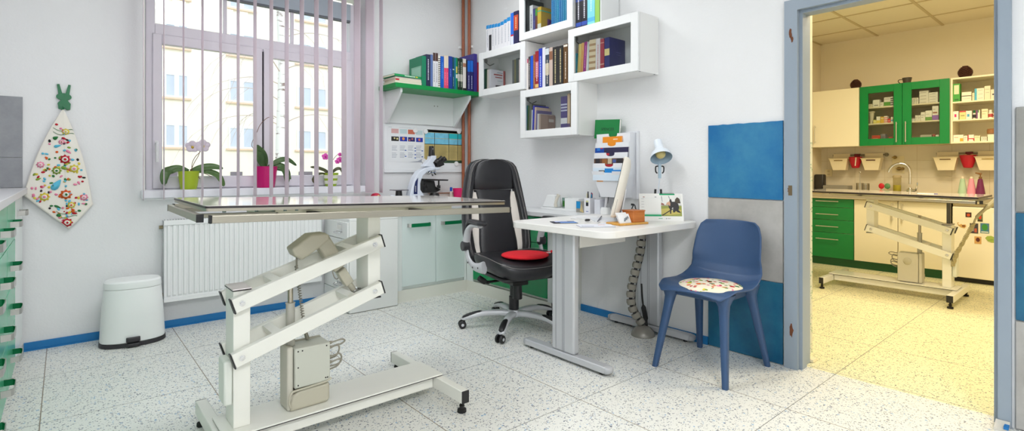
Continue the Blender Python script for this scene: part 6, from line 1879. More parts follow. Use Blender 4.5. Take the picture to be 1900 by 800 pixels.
# ---- headset lead behind the monitor
x, y = AZ(1165, 388, DT)
b = B(); b.tube(bez([(2.90, 2.16, DT + .004), (2.92, 2.17, DT + .06), (2.935, 2.16, DT + .085), (2.93, 2.14, DT + .05), (2.96, 2.10, DT + .004)], 6), .0035, 8); b.tube([(2.932, 2.162, DT + .085), (2.918, 2.175, DT + .088)], .007, 8); b.tube([(2.955, 2.12, DT), (2.955, 2.12, DT + .10)], .0025, 6)
solo('cable', b, C(44, 44, 46), 'black looped cable standing behind the monitor', 'cable')
# ================================================================== THE KITCHEN ROOM BEYOND THE DOORWAY
KGREEN = mat('kitchen_green', (0, 128, 62), .35)
KCREAM = mat('kitchen_cream', (238, 230, 204), .38)
KBAR = mat('bar_handle', (206, 202, 188), .3, .7)
XF_ = 6.65
def bar(b, p0, p1, out=-.028, r=.0055):
    p0, p1 = Vector(p0), Vector(p1); o = Vector((out, 0, 0)); e = (p1 - p0) * .08
    b.cyl(p0 + o, p1 + o, r, n=12); b.cyl(p0 + e, p0 + e + o, r * .9, n=10); b.cyl(p1 - e, p1 - e + o, r * .9, n=10)
t = thing('drawer_cabinet', 'green four-drawer kitchen cabinet at the left of the kitchen run', 'cabinet', (6.94, 2.21, 0))
b = B(); b.box(6.671, 7.22, 1.959, 2.490, .09, .7695); part('carcass', b, KCREAM, t)
for z0, z1 in ((.092, .374), (.378, .520), (.524, .664), (.668, .762)):
    b = B(); b.box(XF_, 6.670, 1.961, 2.459, z0, z1); d = part('drawer', b, KGREEN, t, bevel=.0015, segs=1)
    b = B(); zz = {.092: .303, .378: .447, .524: .585, .668: .735}[z0]; bar(b, (XF_, 2.335, zz), (XF_, 2.102, zz)); part('handle', b, KBAR, d)
for y0, y1, hy, lab in ((1.556, 1.955, 1.601, 'cream kitchen base cabinet beside the green drawers'), (1.140, 1.552, 1.513, 'cream kitchen base cabinet left of the fridge')):
    t = thing('base_cabinet', lab, 'cabinet', (6.94, (y0 + y1) / 2, 0), group='cream kitchen base cabinets')
    b = B(); b.box(6.671, 7.22, y0, y1, .09, .7695); part('carcass', b, KCREAM, t)
    b = B(); b.box(XF_, 6.670, y0 + .0015, y1 - .0015, .092, .762); d = part('door', b, KCREAM, t, bevel=.0015, segs=1)
    b = B(); bar(b, (XF_, hy, .742), (XF_, hy, .556)); part('handle', b, KBAR, d)
b = B(); b.box(6.695, 6.712, 1.142, 2.490, 0, .0895); solo('plinth', b, mat('plinth_green', (10, 86, 46), .4), 'dark green plinth under the kitchen cabinets', 'plinth')
b = B(); b.box(6.615, 7.233, .30, 2.494, .770, .812); b.box(6.609, 6.615, .30, 2.494, .770, .812, 1)
solo('worktop', b, [mat('kitchen_worktop', (214, 202, 170), .25, var=.08, vscale=60), mat('worktop_edge', (206, 194, 164), .35)], 'beige kitchen worktop with a steel sink', 'worktop')
KT = .8125
# fridge with magnets
t = thing('fridge', 'white under-counter fridge covered with picture magnets', 'fridge', (6.93, .82, 0))
b = B(); b.box(6.680, 7.20, .550, 1.108, .045, .762); part('body', b, mat('fridge_white', (238, 230, 208), .3), t, bevel=.006)
b = B(); b.box(6.625, 6.676, .552, 1.106, .05, .735); part('door', b, mat('fridge_white', (238, 230, 208), .3), t, bevel=.008, segs=3)
b = B(); b.box(6.655, 6.679, .552, 1.106, .738, .763); part('top_trim', b, mat('fridge_trim', (220, 208, 176), .35), t)
b = B(); b.box(6.690, 7.18, .56, 1.10, 0, .0445); part('kick_plate', b, C(40, 38, 36), t)
def fm(px0, py0, px1, py1, cols, art, lab, shape=None):
    X = 6.6235
    ya, za = AX(px0, py0, X); yb_, zb = AX(px1, py1, X); w, h = ya - yb_, za - zb
    b = B(); pts = shape or [(0, 0), (1, 0), (1, 1), (0, 1)]
    b.prism([(X + .0018, ya - u * w, zb + v * h) for u, v in pts], (-.0028, 0, 0))
    for i, (q, m) in enumerate(art):
        b.prism([(X - .001, ya - u * w, zb + v * h) for u, v in q], (-.0003 - .0001 * i, 0, 0), m)
    solo('fridge_magnet', b, [C(*c) for c in cols], lab, 'magnet', 'picture magnets on the fridge', smooth=0)
R_ = lambda u0, u1, v0, v1: [(u0, v0), (u1, v0), (u1, v1), (u0, v1)]
circ = lambda cu, cv, r, n=12: [(cu + r * math.cos(2 * PI * k / n), cv + r * math.sin(2 * PI * k / n)) for k in range(n)]
fm(1791.5, 394, 1802.5, 403.5, [(66, 40, 34), (196, 80, 40)], [(circ(.5, .45, .3), 1)], 'small dark magnet with an orange patch, upper left on the fridge')
fm(1813.5, 396.5, 1823.5, 411.5, [(96, 104, 70), (190, 60, 40), (60, 50, 40)], [(circ(.5, .55, .28), 1), (R_(.1, .9, 0, .2), 2)], 'green-brown magnet with a red spot, upper middle on the fridge')
fm(1799.5, 414, 1815, 433.5, [(66, 60, 66), (150, 140, 140), (180, 90, 70)], [(R_(.2, .5, .2, .8), 1), (R_(.55, .85, .1, .5), 2)], 'large dark portrait magnet in the middle of the fridge')
fm(1819, 414, 1835.5, 433.5, [(70, 120, 150), (60, 140, 60), (200, 210, 200)], [(circ(.5, .6, .34), 1), (R_(.1, .9, .05, .18), 2)], 'blue and green picture magnet right of the large dark one')
fm(1808, 438.5, 1821, 453, [(206, 160, 100), (90, 40, 34)], [(circ(.5, .55, .3), 1)], 'tan magnet with a dark figure, lower on the fridge')
fm(1828, 437, 1853, 458, [(156, 176, 80), (110, 140, 60)], [([(.1, .5), (.5, .6), (.9, .55), (.5, .66)], 1)], 'leaf-shaped lime green magnet low on the fridge', [(0, .75), (.15, .95), (.45, 1), (.75, .85), (1, .62), (.92, .45), (.8, .1), (.7, .35), (.45, .35), (.2, .45)])
fm(1842, 396, 1856, 428, [(238, 236, 226), (180, 80, 50), (90, 70, 60)], [(circ(.35, .85, .14), 1), (circ(.7, .8, .12), 2), (circ(.3, .7, .08), 2)], 'white note with a spotted dog drawing at the right of the fridge')
fm(1776, 412.5, 1793, 424, [(206, 164, 96), (130, 80, 40), (240, 226, 200)], [(circ(.7, .4, .2), 1), (circ(.25, .75, .16), 2)], 'tan animal-shaped magnet left on the fridge', [(0, .9), (.12, 1), (.3, .85), (.6, .6), (.9, .7), (1, .4), (.8, .0), (.5, .1), (.2, .35), (.05, .6)])

# backsplash
KTILE = grid_tile_material('kitchen_wall_tile', (226, 216, 194), (202, 190, 164), (1, 2), (1.514, .8125), (.302, .193))
b = B(); b.box(7.236, 7.2495, .30, 2.4995, .8125, 1.43); struct('trim_12', b, KTILE)
b = B(); b.box(6.615, 7.2359, 2.4865, 2.4995, .8125, 1.43); struct('trim_13', b, mat('side_tile', (226, 214, 186), .3))
# upper cabinets
XU = 6.87
t = thing('wall_cabinet', 'cream upper kitchen cabinet with a plain door at the left', 'wall cabinet', (7.05, 2.21, 1.362))
b = B(); b.box(6.891, 7.2355, 1.970, 2.4855, 1.362, 2.03); part('carcass', b, KCREAM, t)
b = B(); b.box(XU, 6.890, 1.972, 2.458, 1.3625, 2.0295); d = part('door', b, KCREAM, t, bevel=.0015, segs=1)
b = B(); bar(b, (XU, 2.424, 1.622), (XU, 2.424, 1.410), r=.0045); part('handle', b, KBAR, d)
b = B(); b.box(XU + .001, 6.890, 2.4605, 2.4858, 1.3625, 2.0295); part('filler', b, KCREAM, t)
t = thing('wall_cabinet', 'green upper kitchen cabinet with two glazed doors full of medicine boxes', 'wall cabinet', (7.05, 1.57, 1.362))
def open_box(t, y0, y1, shelves, col):
    b = B(); b.box(6.891, 7.2355, y0, y0 + .016, 1.362, 2.03); b.box(6.891, 7.2355, y1 - .016, y1, 1.362, 2.03); b.box(6.891, 7.2355, y0 + .016, y1 - .016, 1.362, 1.378); b.box(6.891, 7.2355, y0 + .016, y1 - .016, 2.014, 2.03); b.box(7.225, 7.2355, y0 + .016, y1 - .016, 1.378, 2.014)
    part('carcass', b, col, t)
    for z in shelves:
        b = B(); b.box(6.893, 7.225, y0 + .016, y1 - .016, z - .014, z); part('shelf', b, col, t)
open_box(t, 1.168, 1.966, (1.612, 1.796), mat('cabinet_inside', (226, 214, 180), .5))
b = B(); b.box(6.891, 7.225, 1.558, 1.574, 1.3785, 2.0135); part('divider', b, KCREAM, t)
for y0, y1, g0, g1, hy in ((1.569, 1.964, 1.644, 1.882, 1.614), (1.170, 1.565, 1.250, 1.486, 1.532)):
    b = B(); z0, z1, ga, gb_ = 1.3625, 2.0295, 1.438, 1.950
    b.box(XU, 6.890, y0, g0, z0, z1); b.box(XU, 6.890, g1, y1, z0, z1); b.box(XU, 6.890, g0, g1, z0, ga); b.box(XU, 6.890, g0, g1, gb_, z1)
    d = part('door', b, KGREEN, t, bevel=.0015, segs=1)
    b = B(); b.box(6.878, 6.881, g0 - .004, g1 + .004, ga - .004, gb_ + .004); part('glass_pane', b, BOXG, d)
    b = B(); bar(b, (XU, hy, 1.612), (XU, hy, 1.392), r=.0055); part('handle', b, KBAR, d)
t = thing('wall_cabinet', 'open cream upper shelf unit full of medicine boxes at the right', 'wall cabinet', (7.05, .90, 1.362))
open_box(t, .640, 1.1645, (1.602, 1.786), KCREAM)
# green cabinet hanging on the side wall, and the small table beside the doorway
b = B(); b.box(5.25, 6.02, 2.16, 2.498, 1.36, 2.03); o = solo('wall_cabinet', b, KGREEN, 'green cabinet on the kitchen side wall, a sliver beside the door jamb', 'wall cabinet', bevel=.002)
t = thing('side_table', 'small white table whose corner shows past the left door jamb', 'table', (4.26, 1.95, 0))
b = B(); b.box(3.95, 4.635, 1.700, 2.25, .540, .562); b.box(3.949, 4.636, 1.699, 2.251, .533, .540, 1); part('table_top', b, [WHITE, C(90, 70, 60)], t)
for x in (3.97, 4.57):
    for y in (1.74, 2.20):
        b = B(); b.box(x, x + .03, y, y + .03, 0, .5325); part('leg', b, WHITE, t)
b = B(); b.box(4.600, 4.628, 1.705, 1.735, .505, .5325); part('corner_bracket', b, KBAR, t)

# medicine packs -------------------------------------------------------------
def pack(px0, py0, px1, py1, X, z, d, cols, art, lab, group, ox=0, oy=0, sc=1.0, zt=None, stack=0):
    f = lambda p, o: o + p / sc
    ya, za = AX(f(px0, ox), f(py0, oy), X); yb_, zb = AX(f(px1, ox), f(py1, oy), X)
    base = z if not stack else zb
    w, h = ya - yb_, za - base
    h = max(h, .008)
    b = B(); b.box(X, X + d, yb_ + .0004, ya - .0004, base + .0002, base + h)
    for i, (u0, u1, v0, v1, m) in enumerate(art):
        b.box(X - .0004 - .00005 * i, X, ya - w * u1, ya - w * u0, base + h * v0, base + h * v1, m)
    return solo('medicine_box', b, [C(*c) for c in cols], lab, 'medicine box', group, smooth=0)
W_ = (236, 230, 214)
K = dict(ox=1580, oy=140, sc=5.717); X_ = 6.925
GL, GR = 'medicine boxes behind the left glass door', 'medicine boxes behind the right glass door'
LN = [(.15, .8, .62, .70, 1), (.15, .6, .40, .47, 1)]
gray = (170, 164, 150)
for a in (
    (178, 306, 222, 330, 1.796, [(224, 210, 176), gray], LN, 'flat cream pack at the left of the top shelf, left glass door', GL),
    (225, 262, 297, 330, 1.796, [W_, (120, 110, 100)], [(.2, .8, .2, .3, 1)], 'white pack with a dark line, tallest white one on the top shelf, left glass door', GL),
    (301, 287, 340, 330, 1.796, [W_, gray], LN, 'low white pack beside the green and white one, left glass door', GL),
    (343, 235, 411, 330, 1.796, [W_, (90, 160, 60), gray], [(0, 1, .06, .48, 1), (.1, .9, .78, .84, 2)], 'white pack with a green lower half on the top shelf, left glass door', GL),
    (413, 226, 442, 330, 1.796, [(232, 228, 216), (44, 44, 50)], [(0, 1, .08, .18, 1), (0, 1, .30, .40, 1), (0, 1, .52, .62, 1), (0, 1, .74, .84, 1)], 'black striped pack at the right of the top shelf, left glass door', GL),
    (230, 474, 263, 512, 1.612, [(226, 214, 110), W_], [(0, 1, .5, .6, 1)], 'small yellow pack in the middle shelf, left glass door', GL),
    (264, 437, 304, 512, 1.612, [W_, (226, 206, 90)], [(0, 1, .05, .45, 1)], 'white pack with a yellow foot on the middle shelf, left glass door', GL),
    (306, 440, 343, 512, 1.612, [(222, 180, 60), W_], [(.1, .9, .7, .8, 1)], 'amber yellow pack on the middle shelf, left glass door', GL),
    (345, 432, 381, 512, 1.612, [W_, (206, 60, 40)], [(0, 1, .1, .22, 1), (0, 1, .38, .50, 1), (0, 1, .68, .80, 1)], 'white pack with red stripes on the middle shelf, left glass door', GL),
    (383, 460, 415, 512, 1.612, [(214, 50, 50), (240, 200, 190)], [(.15, .8, .4, .55, 1)], 'bright red pack on the middle shelf, left glass door', GL),
    (417, 440, 442, 512, 1.612, [W_, (90, 170, 210)], [(0, 1, .3, .5, 1)], 'white pack with a pale blue band on the middle shelf, left glass door', GL),
    (216, 638, 306, 672, 1.3782, [(206, 70, 48), (226, 150, 120)], [(.1, .7, .3, .7, 1)], 'flat red pack lying on the bottom shelf, left glass door', GL),
    (309, 622, 360, 672, 1.3782, [(130, 124, 128), (110, 104, 108)], [(.2, .8, .2, .8, 1)], 'grey pack beside the flat red one, left glass door', GL),
    (395, 652, 438, 672, 1.3782, [(190, 70, 60), W_], [(0, 1, .0, .4, 1)], 'thin red and white pack at the right of the bottom shelf, left glass door', GL),
    (636, 240, 661, 310, 1.796, [(228, 220, 196), gray], LN, 'narrow cream pack, first of three on the top shelf, right glass door', GR),
    (663, 238, 686, 310, 1.796, [(226, 218, 194), gray], LN, 'narrow cream pack, second of three on the top shelf, right glass door', GR),
    (688, 236, 710, 310, 1.796, [(228, 220, 200), gray], LN, 'narrow cream pack, third of three on the top shelf, right glass door', GR),
    (640, 460, 670, 495, 1.612, [W_, gray], LN, 'low white pack at the left of the middle shelf, right glass door', GR),
    (674, 424, 703, 495, 1.612, [(230, 224, 206), gray], LN, 'grey-printed white pack, left one of two on the middle shelf, right glass door', GR),
    (704, 424, 732, 495, 1.612, [(230, 224, 206), gray], LN, 'grey-printed white pack, right one of two on the middle shelf, right glass door', GR),
    (734, 391, 781, 495, 1.612, [W_, gray], LN, 'plain tall white pack in the middle shelf, right glass door', GR),
    (783, 375, 853, 495, 1.612, [W_, (110, 160, 70), gray], [(0, 1, .0, .36, 1), (.1, .6, .62, .66, 2)], 'white pack with a green foot on the middle shelf, right glass door', GR),
    (856, 326, 922, 495, 1.612, [W_, (146, 100, 180), (150, 90, 60), gray], [(0, 1, .0, .36, 1), (.1, .8, .48, .58, 2), (.1, .5, .75, .8, 3)], 'tall white pack with a violet foot on the middle shelf, right glass door', GR),
    (728, 632, 850, 656, 1.3782, [(190, 180, 160), (140, 132, 120)], [(.1, .9, .3, .6, 1)], 'long flat grey pack on the bottom shelf, right glass door', GR),
    (858, 622, 890, 656, 1.3782, [(150, 70, 50), W_], [(.0, .5, .3, .7, 1)], 'brown and white pack on the bottom shelf, right glass door', GR),
    (893, 630, 926, 656, 1.3782, [W_, gray], LN, 'small white pack at the right of the bottom shelf, right glass door', GR),
):
    pack(*a[:4], X_, a[4], .07, *a[5:], **K)
for (x0, x1, zs_) in ((719, 816, 165), (819, 915, 182)):
    hgt = (302 - zs_) / 4
    for k in range(4):
        lab = '%s flat white box in the %s stack on the top shelf, right glass door' % (('lowest', 'second', 'third', 'topmost')[k], 'left' if x0 < 800 else 'right')
        y0_, z_top = AX(1580 + x0 / 5.717, 140 + zs_ / 5.717, X_); y1_, _ = AX(1580 + x1 / 5.717, 160, X_)
        H = (z_top - 1.796) / 4; b = B(); zb = 1.796 + H * k
        b.box(X_, X_ + .09, y1_, y0_, zb + .0003, zb + H - .0003); b.box(X_ - .0005, X_, y0_ - (y0_ - y1_) * .75, y0_ - (y0_ - y1_) * .1, zb + H * .3, zb + H * .45, 1)
        solo('medicine_box', b, [C(232, 226, 210), C(170, 160, 146)], lab, 'medicine box', 'stacked white boxes behind the right glass door', smooth=0)
b = B(); yj, _ = AX(1580 + 210 / 5.717, 200, 6.95); b.lathe([(.020, 1.6122), (.022, 1.615), (.020, 1.66), (.026, 1.735), (.034, 1.742), (.034, 1.752), (.0005, 1.753)], 6.96, yj, 18); solo('beaker', b, C(206, 196, 166, rough=.4), 'tall clear beige measuring cup at the left of the middle shelf, left glass door', 'beaker')
K2 = dict(ox=1755, oy=140, sc=5.714); X2 = 6.91; GO = 'medicine boxes on the open shelves'
for a in (
    (76, 92, 150, 262, 1.786, [(70, 160, 66), (226, 222, 190), (40, 110, 50)], [(.15, .85, .42, .92, 1), (.2, .8, .08, .16, 2)], 'green pack with a cream panel, tallest on the top open shelf'),
    (168, 218, 271, 262, 1.786, [W_, gray], [(.1, .9, .45, .5, 1)], 'wide flat white pack, lower of two on the top open shelf'),
    (278, 185, 303, 262, 1.786, [(230, 218, 184), gray], [(.2, .8, .5, .56, 1)], 'narrow cream pack left of the blue-ended ones on the top open shelf'),
    (408, 114, 472, 262, 1.786, [(232, 222, 196), gray], [(.1, .9, .74, .77, 1), (.2, .8, .5, .53, 1)], 'tall cream pack right of the blue-ended stack on the top open shelf'),
    (475, 150, 531, 262, 1.786, [(230, 220, 198), (60, 56, 60)], [(.3, .7, .42, .56, 1)], 'cream pack with a dark emblem on the top open shelf'),
    (536, 66, 600, 262, 1.786, [W_, (90, 84, 90)], [(0, .6, .6, .64, 1), (0, .6, .3, .34, 1)], 'tall white pack at the door jamb on the top open shelf'),
    (76, 382, 135, 470, 1.602, [(240, 232, 222), (214, 40, 120)], [(.25, .62, .32, .66, 1)], 'white pack with a pink blossom on the middle open shelf'),
    (144, 377, 211, 470, 1.602, [(226, 216, 150), (190, 60, 70), (150, 140, 90)], [(0, 1, .84, 1, 1), (.2, .8, .4, .5, 2)], 'yellowish pack with a red top on the middle open shelf'),
    (213, 377, 275, 470, 1.602, [(236, 232, 224), (70, 160, 200)], [(.2, .6, .3, .62, 1)], 'white pack with a blue swirl on the middle open shelf'),
    (322, 368, 362, 470, 1.602, [W_, (110, 60, 120), (60, 120, 70)], [(0, .4, .0, 1, 1), (.4, .7, .7, 1, 2)], 'white pack with a purple edge on the middle open shelf'),
    (379, 357, 446, 470, 1.602, [(232, 222, 190), (170, 150, 110)], [(.1, .9, .72, .78, 1), (.1, .6, .46, .5, 1)], 'cream pack on the middle open shelf, right of the purple-edged one'),
    (500, 398, 531, 470, 1.602, [(206, 180, 150), (110, 60, 50)], [(0, 1, .35, .6, 1)], 'small brown-banded pack on the middle open shelf'),
    (540, 360, 590, 470, 1.602, [W_, gray], LN, 'white pack at the door jamb on the middle open shelf'),
    (78, 632, 186, 720, 1.3782, [(240, 232, 218), (232, 170, 60), (190, 120, 40)], [(.66, .98, .05, .5, 1), (.1, .5, .6, .66, 2)], 'wide white pack with an orange corner on the low open shelf'),
    (188, 640, 229, 720, 1.3782, [W_, gray], LN, 'white pack left of the red lettered one on the low open shelf'),
    (231, 630, 300, 720, 1.3782, [(240, 232, 222), (196, 40, 60)], [(0, .16, .1, 1, 1), (.16, .9, .34, .48, 1), (.84, 1, .1, .48, 1)], 'white pack with a big red line mark on the low open shelf'),
    (303, 640, 363, 720, 1.3782, [(234, 224, 190), (150, 160, 90)], [(.1, .9, .7, .76, 1)], 'pale yellow-green pack on the low open shelf'),
    (371, 650, 391, 720, 1.3782, [W_, (150, 170, 110)], [(0, .2, 0, 1, 1)], 'slim white pack, first of three on the low open shelf'),
    (393, 650, 412, 720, 1.3782, [W_, gray], [(.3, .6, .3, .8, 1)], 'slim white pack, second of three on the low open shelf'),
    (414, 650, 434, 720, 1.3782, [W_, gray], [(.3, .6, .3, .8, 1)], 'slim white pack, third of three on the low open shelf'),
    (443, 626, 530, 720, 1.3782, [(238, 230, 210), (220, 70, 40)], [(.78, .93, .12, .32, 1)], 'wide white pack with a red dot on the low open shelf'),
    (533, 610, 600, 720, 1.3782, [W_, gray], LN, 'tall white pack at the door jamb on the low open shelf'),
):
    pack(*a[:4], X2, a[4], .075, a[5], a[6], a[7], GO, **K2)
for k, nm in enumerate(('lowest', 'middle', 'topmost')):
    y0_, zt_ = AX(1755 + 305 / 5.714, 140 + 140 / 5.714, X2); y1_, _ = AX(1755 + 405 / 5.714, 160, X2); H = (zt_ - 1.786) / 3; zb = 1.786 + H * k
    b = B(); b.box(X2, X2 + .08, y1_, y0_, zb + .0003, zb + H - .0003); b.box(X2 - .0005, X2, y0_ - (y0_ - y1_) * .24, y0_, zb + .0004, zb + H - .0004, 1); b.box(X2 - .0004, X2, y0_ - (y0_ - y1_) * .85, y0_ - (y0_ - y1_) * .35, zb + H * .45, zb + H * .55, 2)
    solo('medicine_box', b, [C(*W_), C(80, 180, 214), C(*gray)], '%s of three white boxes with a bright blue end on the top open shelf' % nm, 'medicine box', 'blue-ended boxes on the top open shelf', smooth=0)
y0_, zt_ = AX(1755 + 168 / 5.714, 140 + 180 / 5.714, X2); y1_, zm = AX(1755 + 271 / 5.714, 140 + 217 / 5.714, X2)
b = B(); b.box(X2, X2 + .075, y1_, y0_, zm + .0006, zt_); b.box(X2 - .0005, X2, y1_ + .02, y0_ - .006, zm + .006, zm + .009, 1); solo('medicine_box', b, [C(*W_), C(*gray)], 'wide flat white pack, upper of two on the top open shelf', 'medicine box', GO, smooth=0)
def bottle(px, pw, X, z, h, cols, lab, prof=None):
    y, _ = AX(px, 200, X); ya, _ = AX(px - pw / 2, 200, X); r = abs(ya - y)
    b = B(); b.lathe([(r * .95, z), (r, z + .003), (r, z + h * .62), (r * .6, z + h * .70)], X + r, y, 18); b.lathe([(r * .66, z + h * .705), (r * .68, z + h), (r * .5, z + h + .001)], X + r, y, 16, 1)
    b.lathe([(r * 1.01, z + h * .14), (r * 1.01, z + h * .52)], X + r, y, 18, 2, cap=False)
    return solo('medicine_bottle', b, [C(*c, rough=.35) for c in cols], lab, 'bottle', smooth=40)
bottle(1755 + 300 / 5.714, 5.5, 6.93, 1.6022, .088, [(232, 226, 214), (20, 110, 60), (60, 60, 64)], 'small bottle with a dark green cap on the middle open shelf')
bottle(1755 + 470 / 5.714, 9.5, 6.92, 1.6022, .082, [(238, 232, 220), (236, 230, 218), (190, 80, 80)], 'white bottle with a striped label on the middle open shelf')
b = B(); y, zt_ = AX(1755 + 482 / 5.714, 140 + 566 / 5.714, 6.96); _, zb = AX(1755 + 482 / 5.714, 140 + 624 / 5.714, 6.96)
b.lathe([(.030, zb + .006), (.034, zb + .009), (.034, zt_ - .012), (.030, zt_ - .008), (.031, zt_)], 6.962, y, 20); solo('jar', b, C(150, 104, 66, rough=.3), 'brown glass jar standing on the white pack with the red dot', 'jar')

# on top of the upper cabinets
def pine_cone(px, py, r, h, lab):
    y, _ = AX(px, py, 7.02); t = B(); z0 = 2.0305
    n = 0
    t.ball((7.02, y, z0 + h * .5), r * .62, 14, 0, sz=h * .5 / (r * .62) * .96)
    for i in range(11):
        f = i / 10; z = z0 + h * (.06 + .90 * f); rr_ = r * (math.sin(PI * (.20 + .72 * f)) ** .7)
        m = 13
        for k in range(m):
            a = 2 * PI * (k + .5 * (i % 2)) / m; ca_, sa_ = math.cos(a), math.sin(a); q = r * .30
            c0 = Vector((7.02 + rr_ * .60 * ca_, y + rr_ * .60 * sa_, z - h * .02)); tip = Vector((7.02 + rr_ * 1.0 * ca_, y + rr_ * 1.0 * sa_, z + h * .055))
            s = Vector((-sa_, ca_, 0)) * q * .62; up_ = Vector((0, 0, h * .03))
            t.loft([[c0 - s - up_, c0 + s - up_, c0 + s + up_, c0 - s + up_], [tip - s * .7 - up_ * .6, tip + s * .7 - up_ * .6, tip + s * .7 + up_ * .6, tip - s * .7 + up_ * .6]])
    solo('pine_cone', t, mat('cone_brown', (84, 48, 38), .7, var=.35, vscale=40), lab, 'pine cone', 'pine cones on the kitchen cabinets', smooth=0)
pine_cone(1588, 155, .058, .110, 'large brown pine cone on the cream upper cabinet')
pine_cone(1791, 133, .062, .122, 'large brown pine cone on the open shelf unit')
y, _ = AX(1683, 150, 7.0); b = B()
b.lathe([(.030, 2.0305), (.033, 2.033), (.044, 2.098), (.042, 2.098), (.031, 2.038), (.0005, 2.037)], 7.0, y, 26); cp_ = solo('cup', b, C(74, 66, 58), 'dark grey cup on top of the green glazed cabinet', 'cup')
b = B(); b.tube(bez([(7.0, y + .037, 2.045), (7.0, y + .062, 2.045), (7.0, y + .080, 2.068), (7.0, y + .070, 2.084), (7.0, y + .043, 2.084)], 6), .0045, 8); part('handle', b, C(74, 66, 58), cp_)

# hanging baskets on wall rails
for y0, y1, lab in ((1.785, 2.345, 'wall rail holding two white tubs and a red bowl, left'), (.62, 1.335, 'wall rail holding two white tubs and a red bowl, right, cut by the door frame')):
    b = B(); b.cyl((7.205, y0, 1.268), (7.205, y1, 1.268), .007, n=12)
    for y in (y0 + .012, y1 - .012):
        b.cyl((7.205, y, 1.268), (7.2355, y, 1.268), .012, n=12); b.lathe_axis([(.0005, 0), (.022, 0), (.022, .008), (.0005, .008)], (7.2355, y, 1.268), (-1, 0, 0), 16)
    solo('wall_rail', b, mat('rail_steel', (140, 134, 122), .35, .8), lab, 'rail')
def tub(yc, lab, slot=(120, 100, 80)):
    t = thing('hanging_tub', lab, 'hanging container', (7.12, yc, 1.09), group='white tubs on the wall rails')
    WT_ = mat('tub_white', (238, 226, 196), .4)
    b = B(); rings = []
    def rr4(hw, d0, z): return [(7.188 - d0 * (1 - q) , yc + s, z) for s, q in ((-hw, 1), (hw, 1), (hw, 0), (-hw, 0))]
    out = [(1.088, .068, .088), (1.100, .070, .090), (1.222, .098, .122)]
    for z, hw, d in out: rings.append(rr4(hw, d, z))
    rings.append([(7.188 + .0, yc - .105, 1.225), (7.188, yc + .105, 1.225), (7.188 - .132, yc + .105, 1.225), (7.188 - .132, yc - .105, 1.225)])
    rings.append([(7.188, yc - .105, 1.230), (7.188, yc + .105, 1.230), (7.188 - .132, yc + .105, 1.230), (7.188 - .132, yc - .105, 1.230)])
    for z, hw, d in ((1.230, .095, .119), (1.105, .066, .086)): rings.append([(p[0] + (-.003 if i < 2 else .003), p[1], z) for i, p in enumerate(rr4(hw, d, z))])
    b.loft(rings); part('tub', b, WT_, t, bevel=.003)
    b = B(); b.box(7.186, 7.190, yc - .09, yc + .09, 1.230, 1.285); b.tube([(7.188, yc - .05, 1.268), (7.195, yc - .05, 1.284), (7.21, yc - .05, 1.282), (7.216, yc - .05, 1.268)], .004, 6); b.tube([(7.188, yc + .05, 1.268), (7.195, yc + .05, 1.284), (7.21, yc + .05, 1.282), (7.216, yc + .05, 1.268)], .004, 6); part('hanger', b, WT_, t)
    b = B(); f = .0; b.prism([(7.0715, yc - .045, 1.198), (7.0715, yc + .045, 1.198), (7.0695, yc + .045, 1.210), (7.0695, yc - .045, 1.210)], (-.004, 0, 0)); part('grip_slot', b, C(*slot), t)
tub(2.245, 'white hanging tub, left one on the left wall rail', (150, 128, 84)); tub(1.912, 'white hanging tub, right one on the left wall rail', (90, 50, 40)); tub(1.240, 'white hanging tub, left one on the right wall rail', (130, 110, 80)); tub(.905, 'white hanging tub at the door frame on the right wall rail', (176, 156, 100))
for yc, lab in ((2.080, 'red hanging bowl between the left pair of tubs'), (1.063, 'red hanging bowl between the right pair of tubs')):
    b = B(); b.lathe([(.028, 1.112), (.038, 1.118), (.060, 1.19), (.069, 1.242), (.071, 1.242), (.0665, 1.246), (.055, 1.19), (.03, 1.124), (.0005, 1.123)], 7.125, yc, 28, sx=.9)
    bw = solo('hanging_bowl', b, mat('bowl_red', (184, 16, 44), .35), lab, 'hanging container', 'red bowls on the wall rails')
    b = B(); b.box(7.182, 7.186, yc - .03, yc + .03, 1.235, 1.282); b.box(7.182, 7.214, yc - .03, yc + .03, 1.2785, 1.282); part('hanger', b, C(120, 20, 34), bw)
    if yc > 2:
        b = B(); b.tube([(7.060, yc - .024, 1.238), (7.066, yc - .014, 1.14)], .006, 8); solo('clip', b, C(232, 224, 206), 'white clip on the rim of the red bowl of the left rail', 'clip')
    else:
        r = random.Random(8)
        for k in range(7):
            a = 2 * PI * k / 7; b = B(); q = .036 if k else 0
            b.ball((7.125 + q * math.cos(a), yc + q * math.sin(a), 1.234 + .012 * r.random()), .017, 10, sz=.8)
            o = solo('garlic_bulb', b, C(206, 156, 130), 'pale brownish ball heaped in the red bowl of the right rail', 'ball', 'balls in the red bowl')
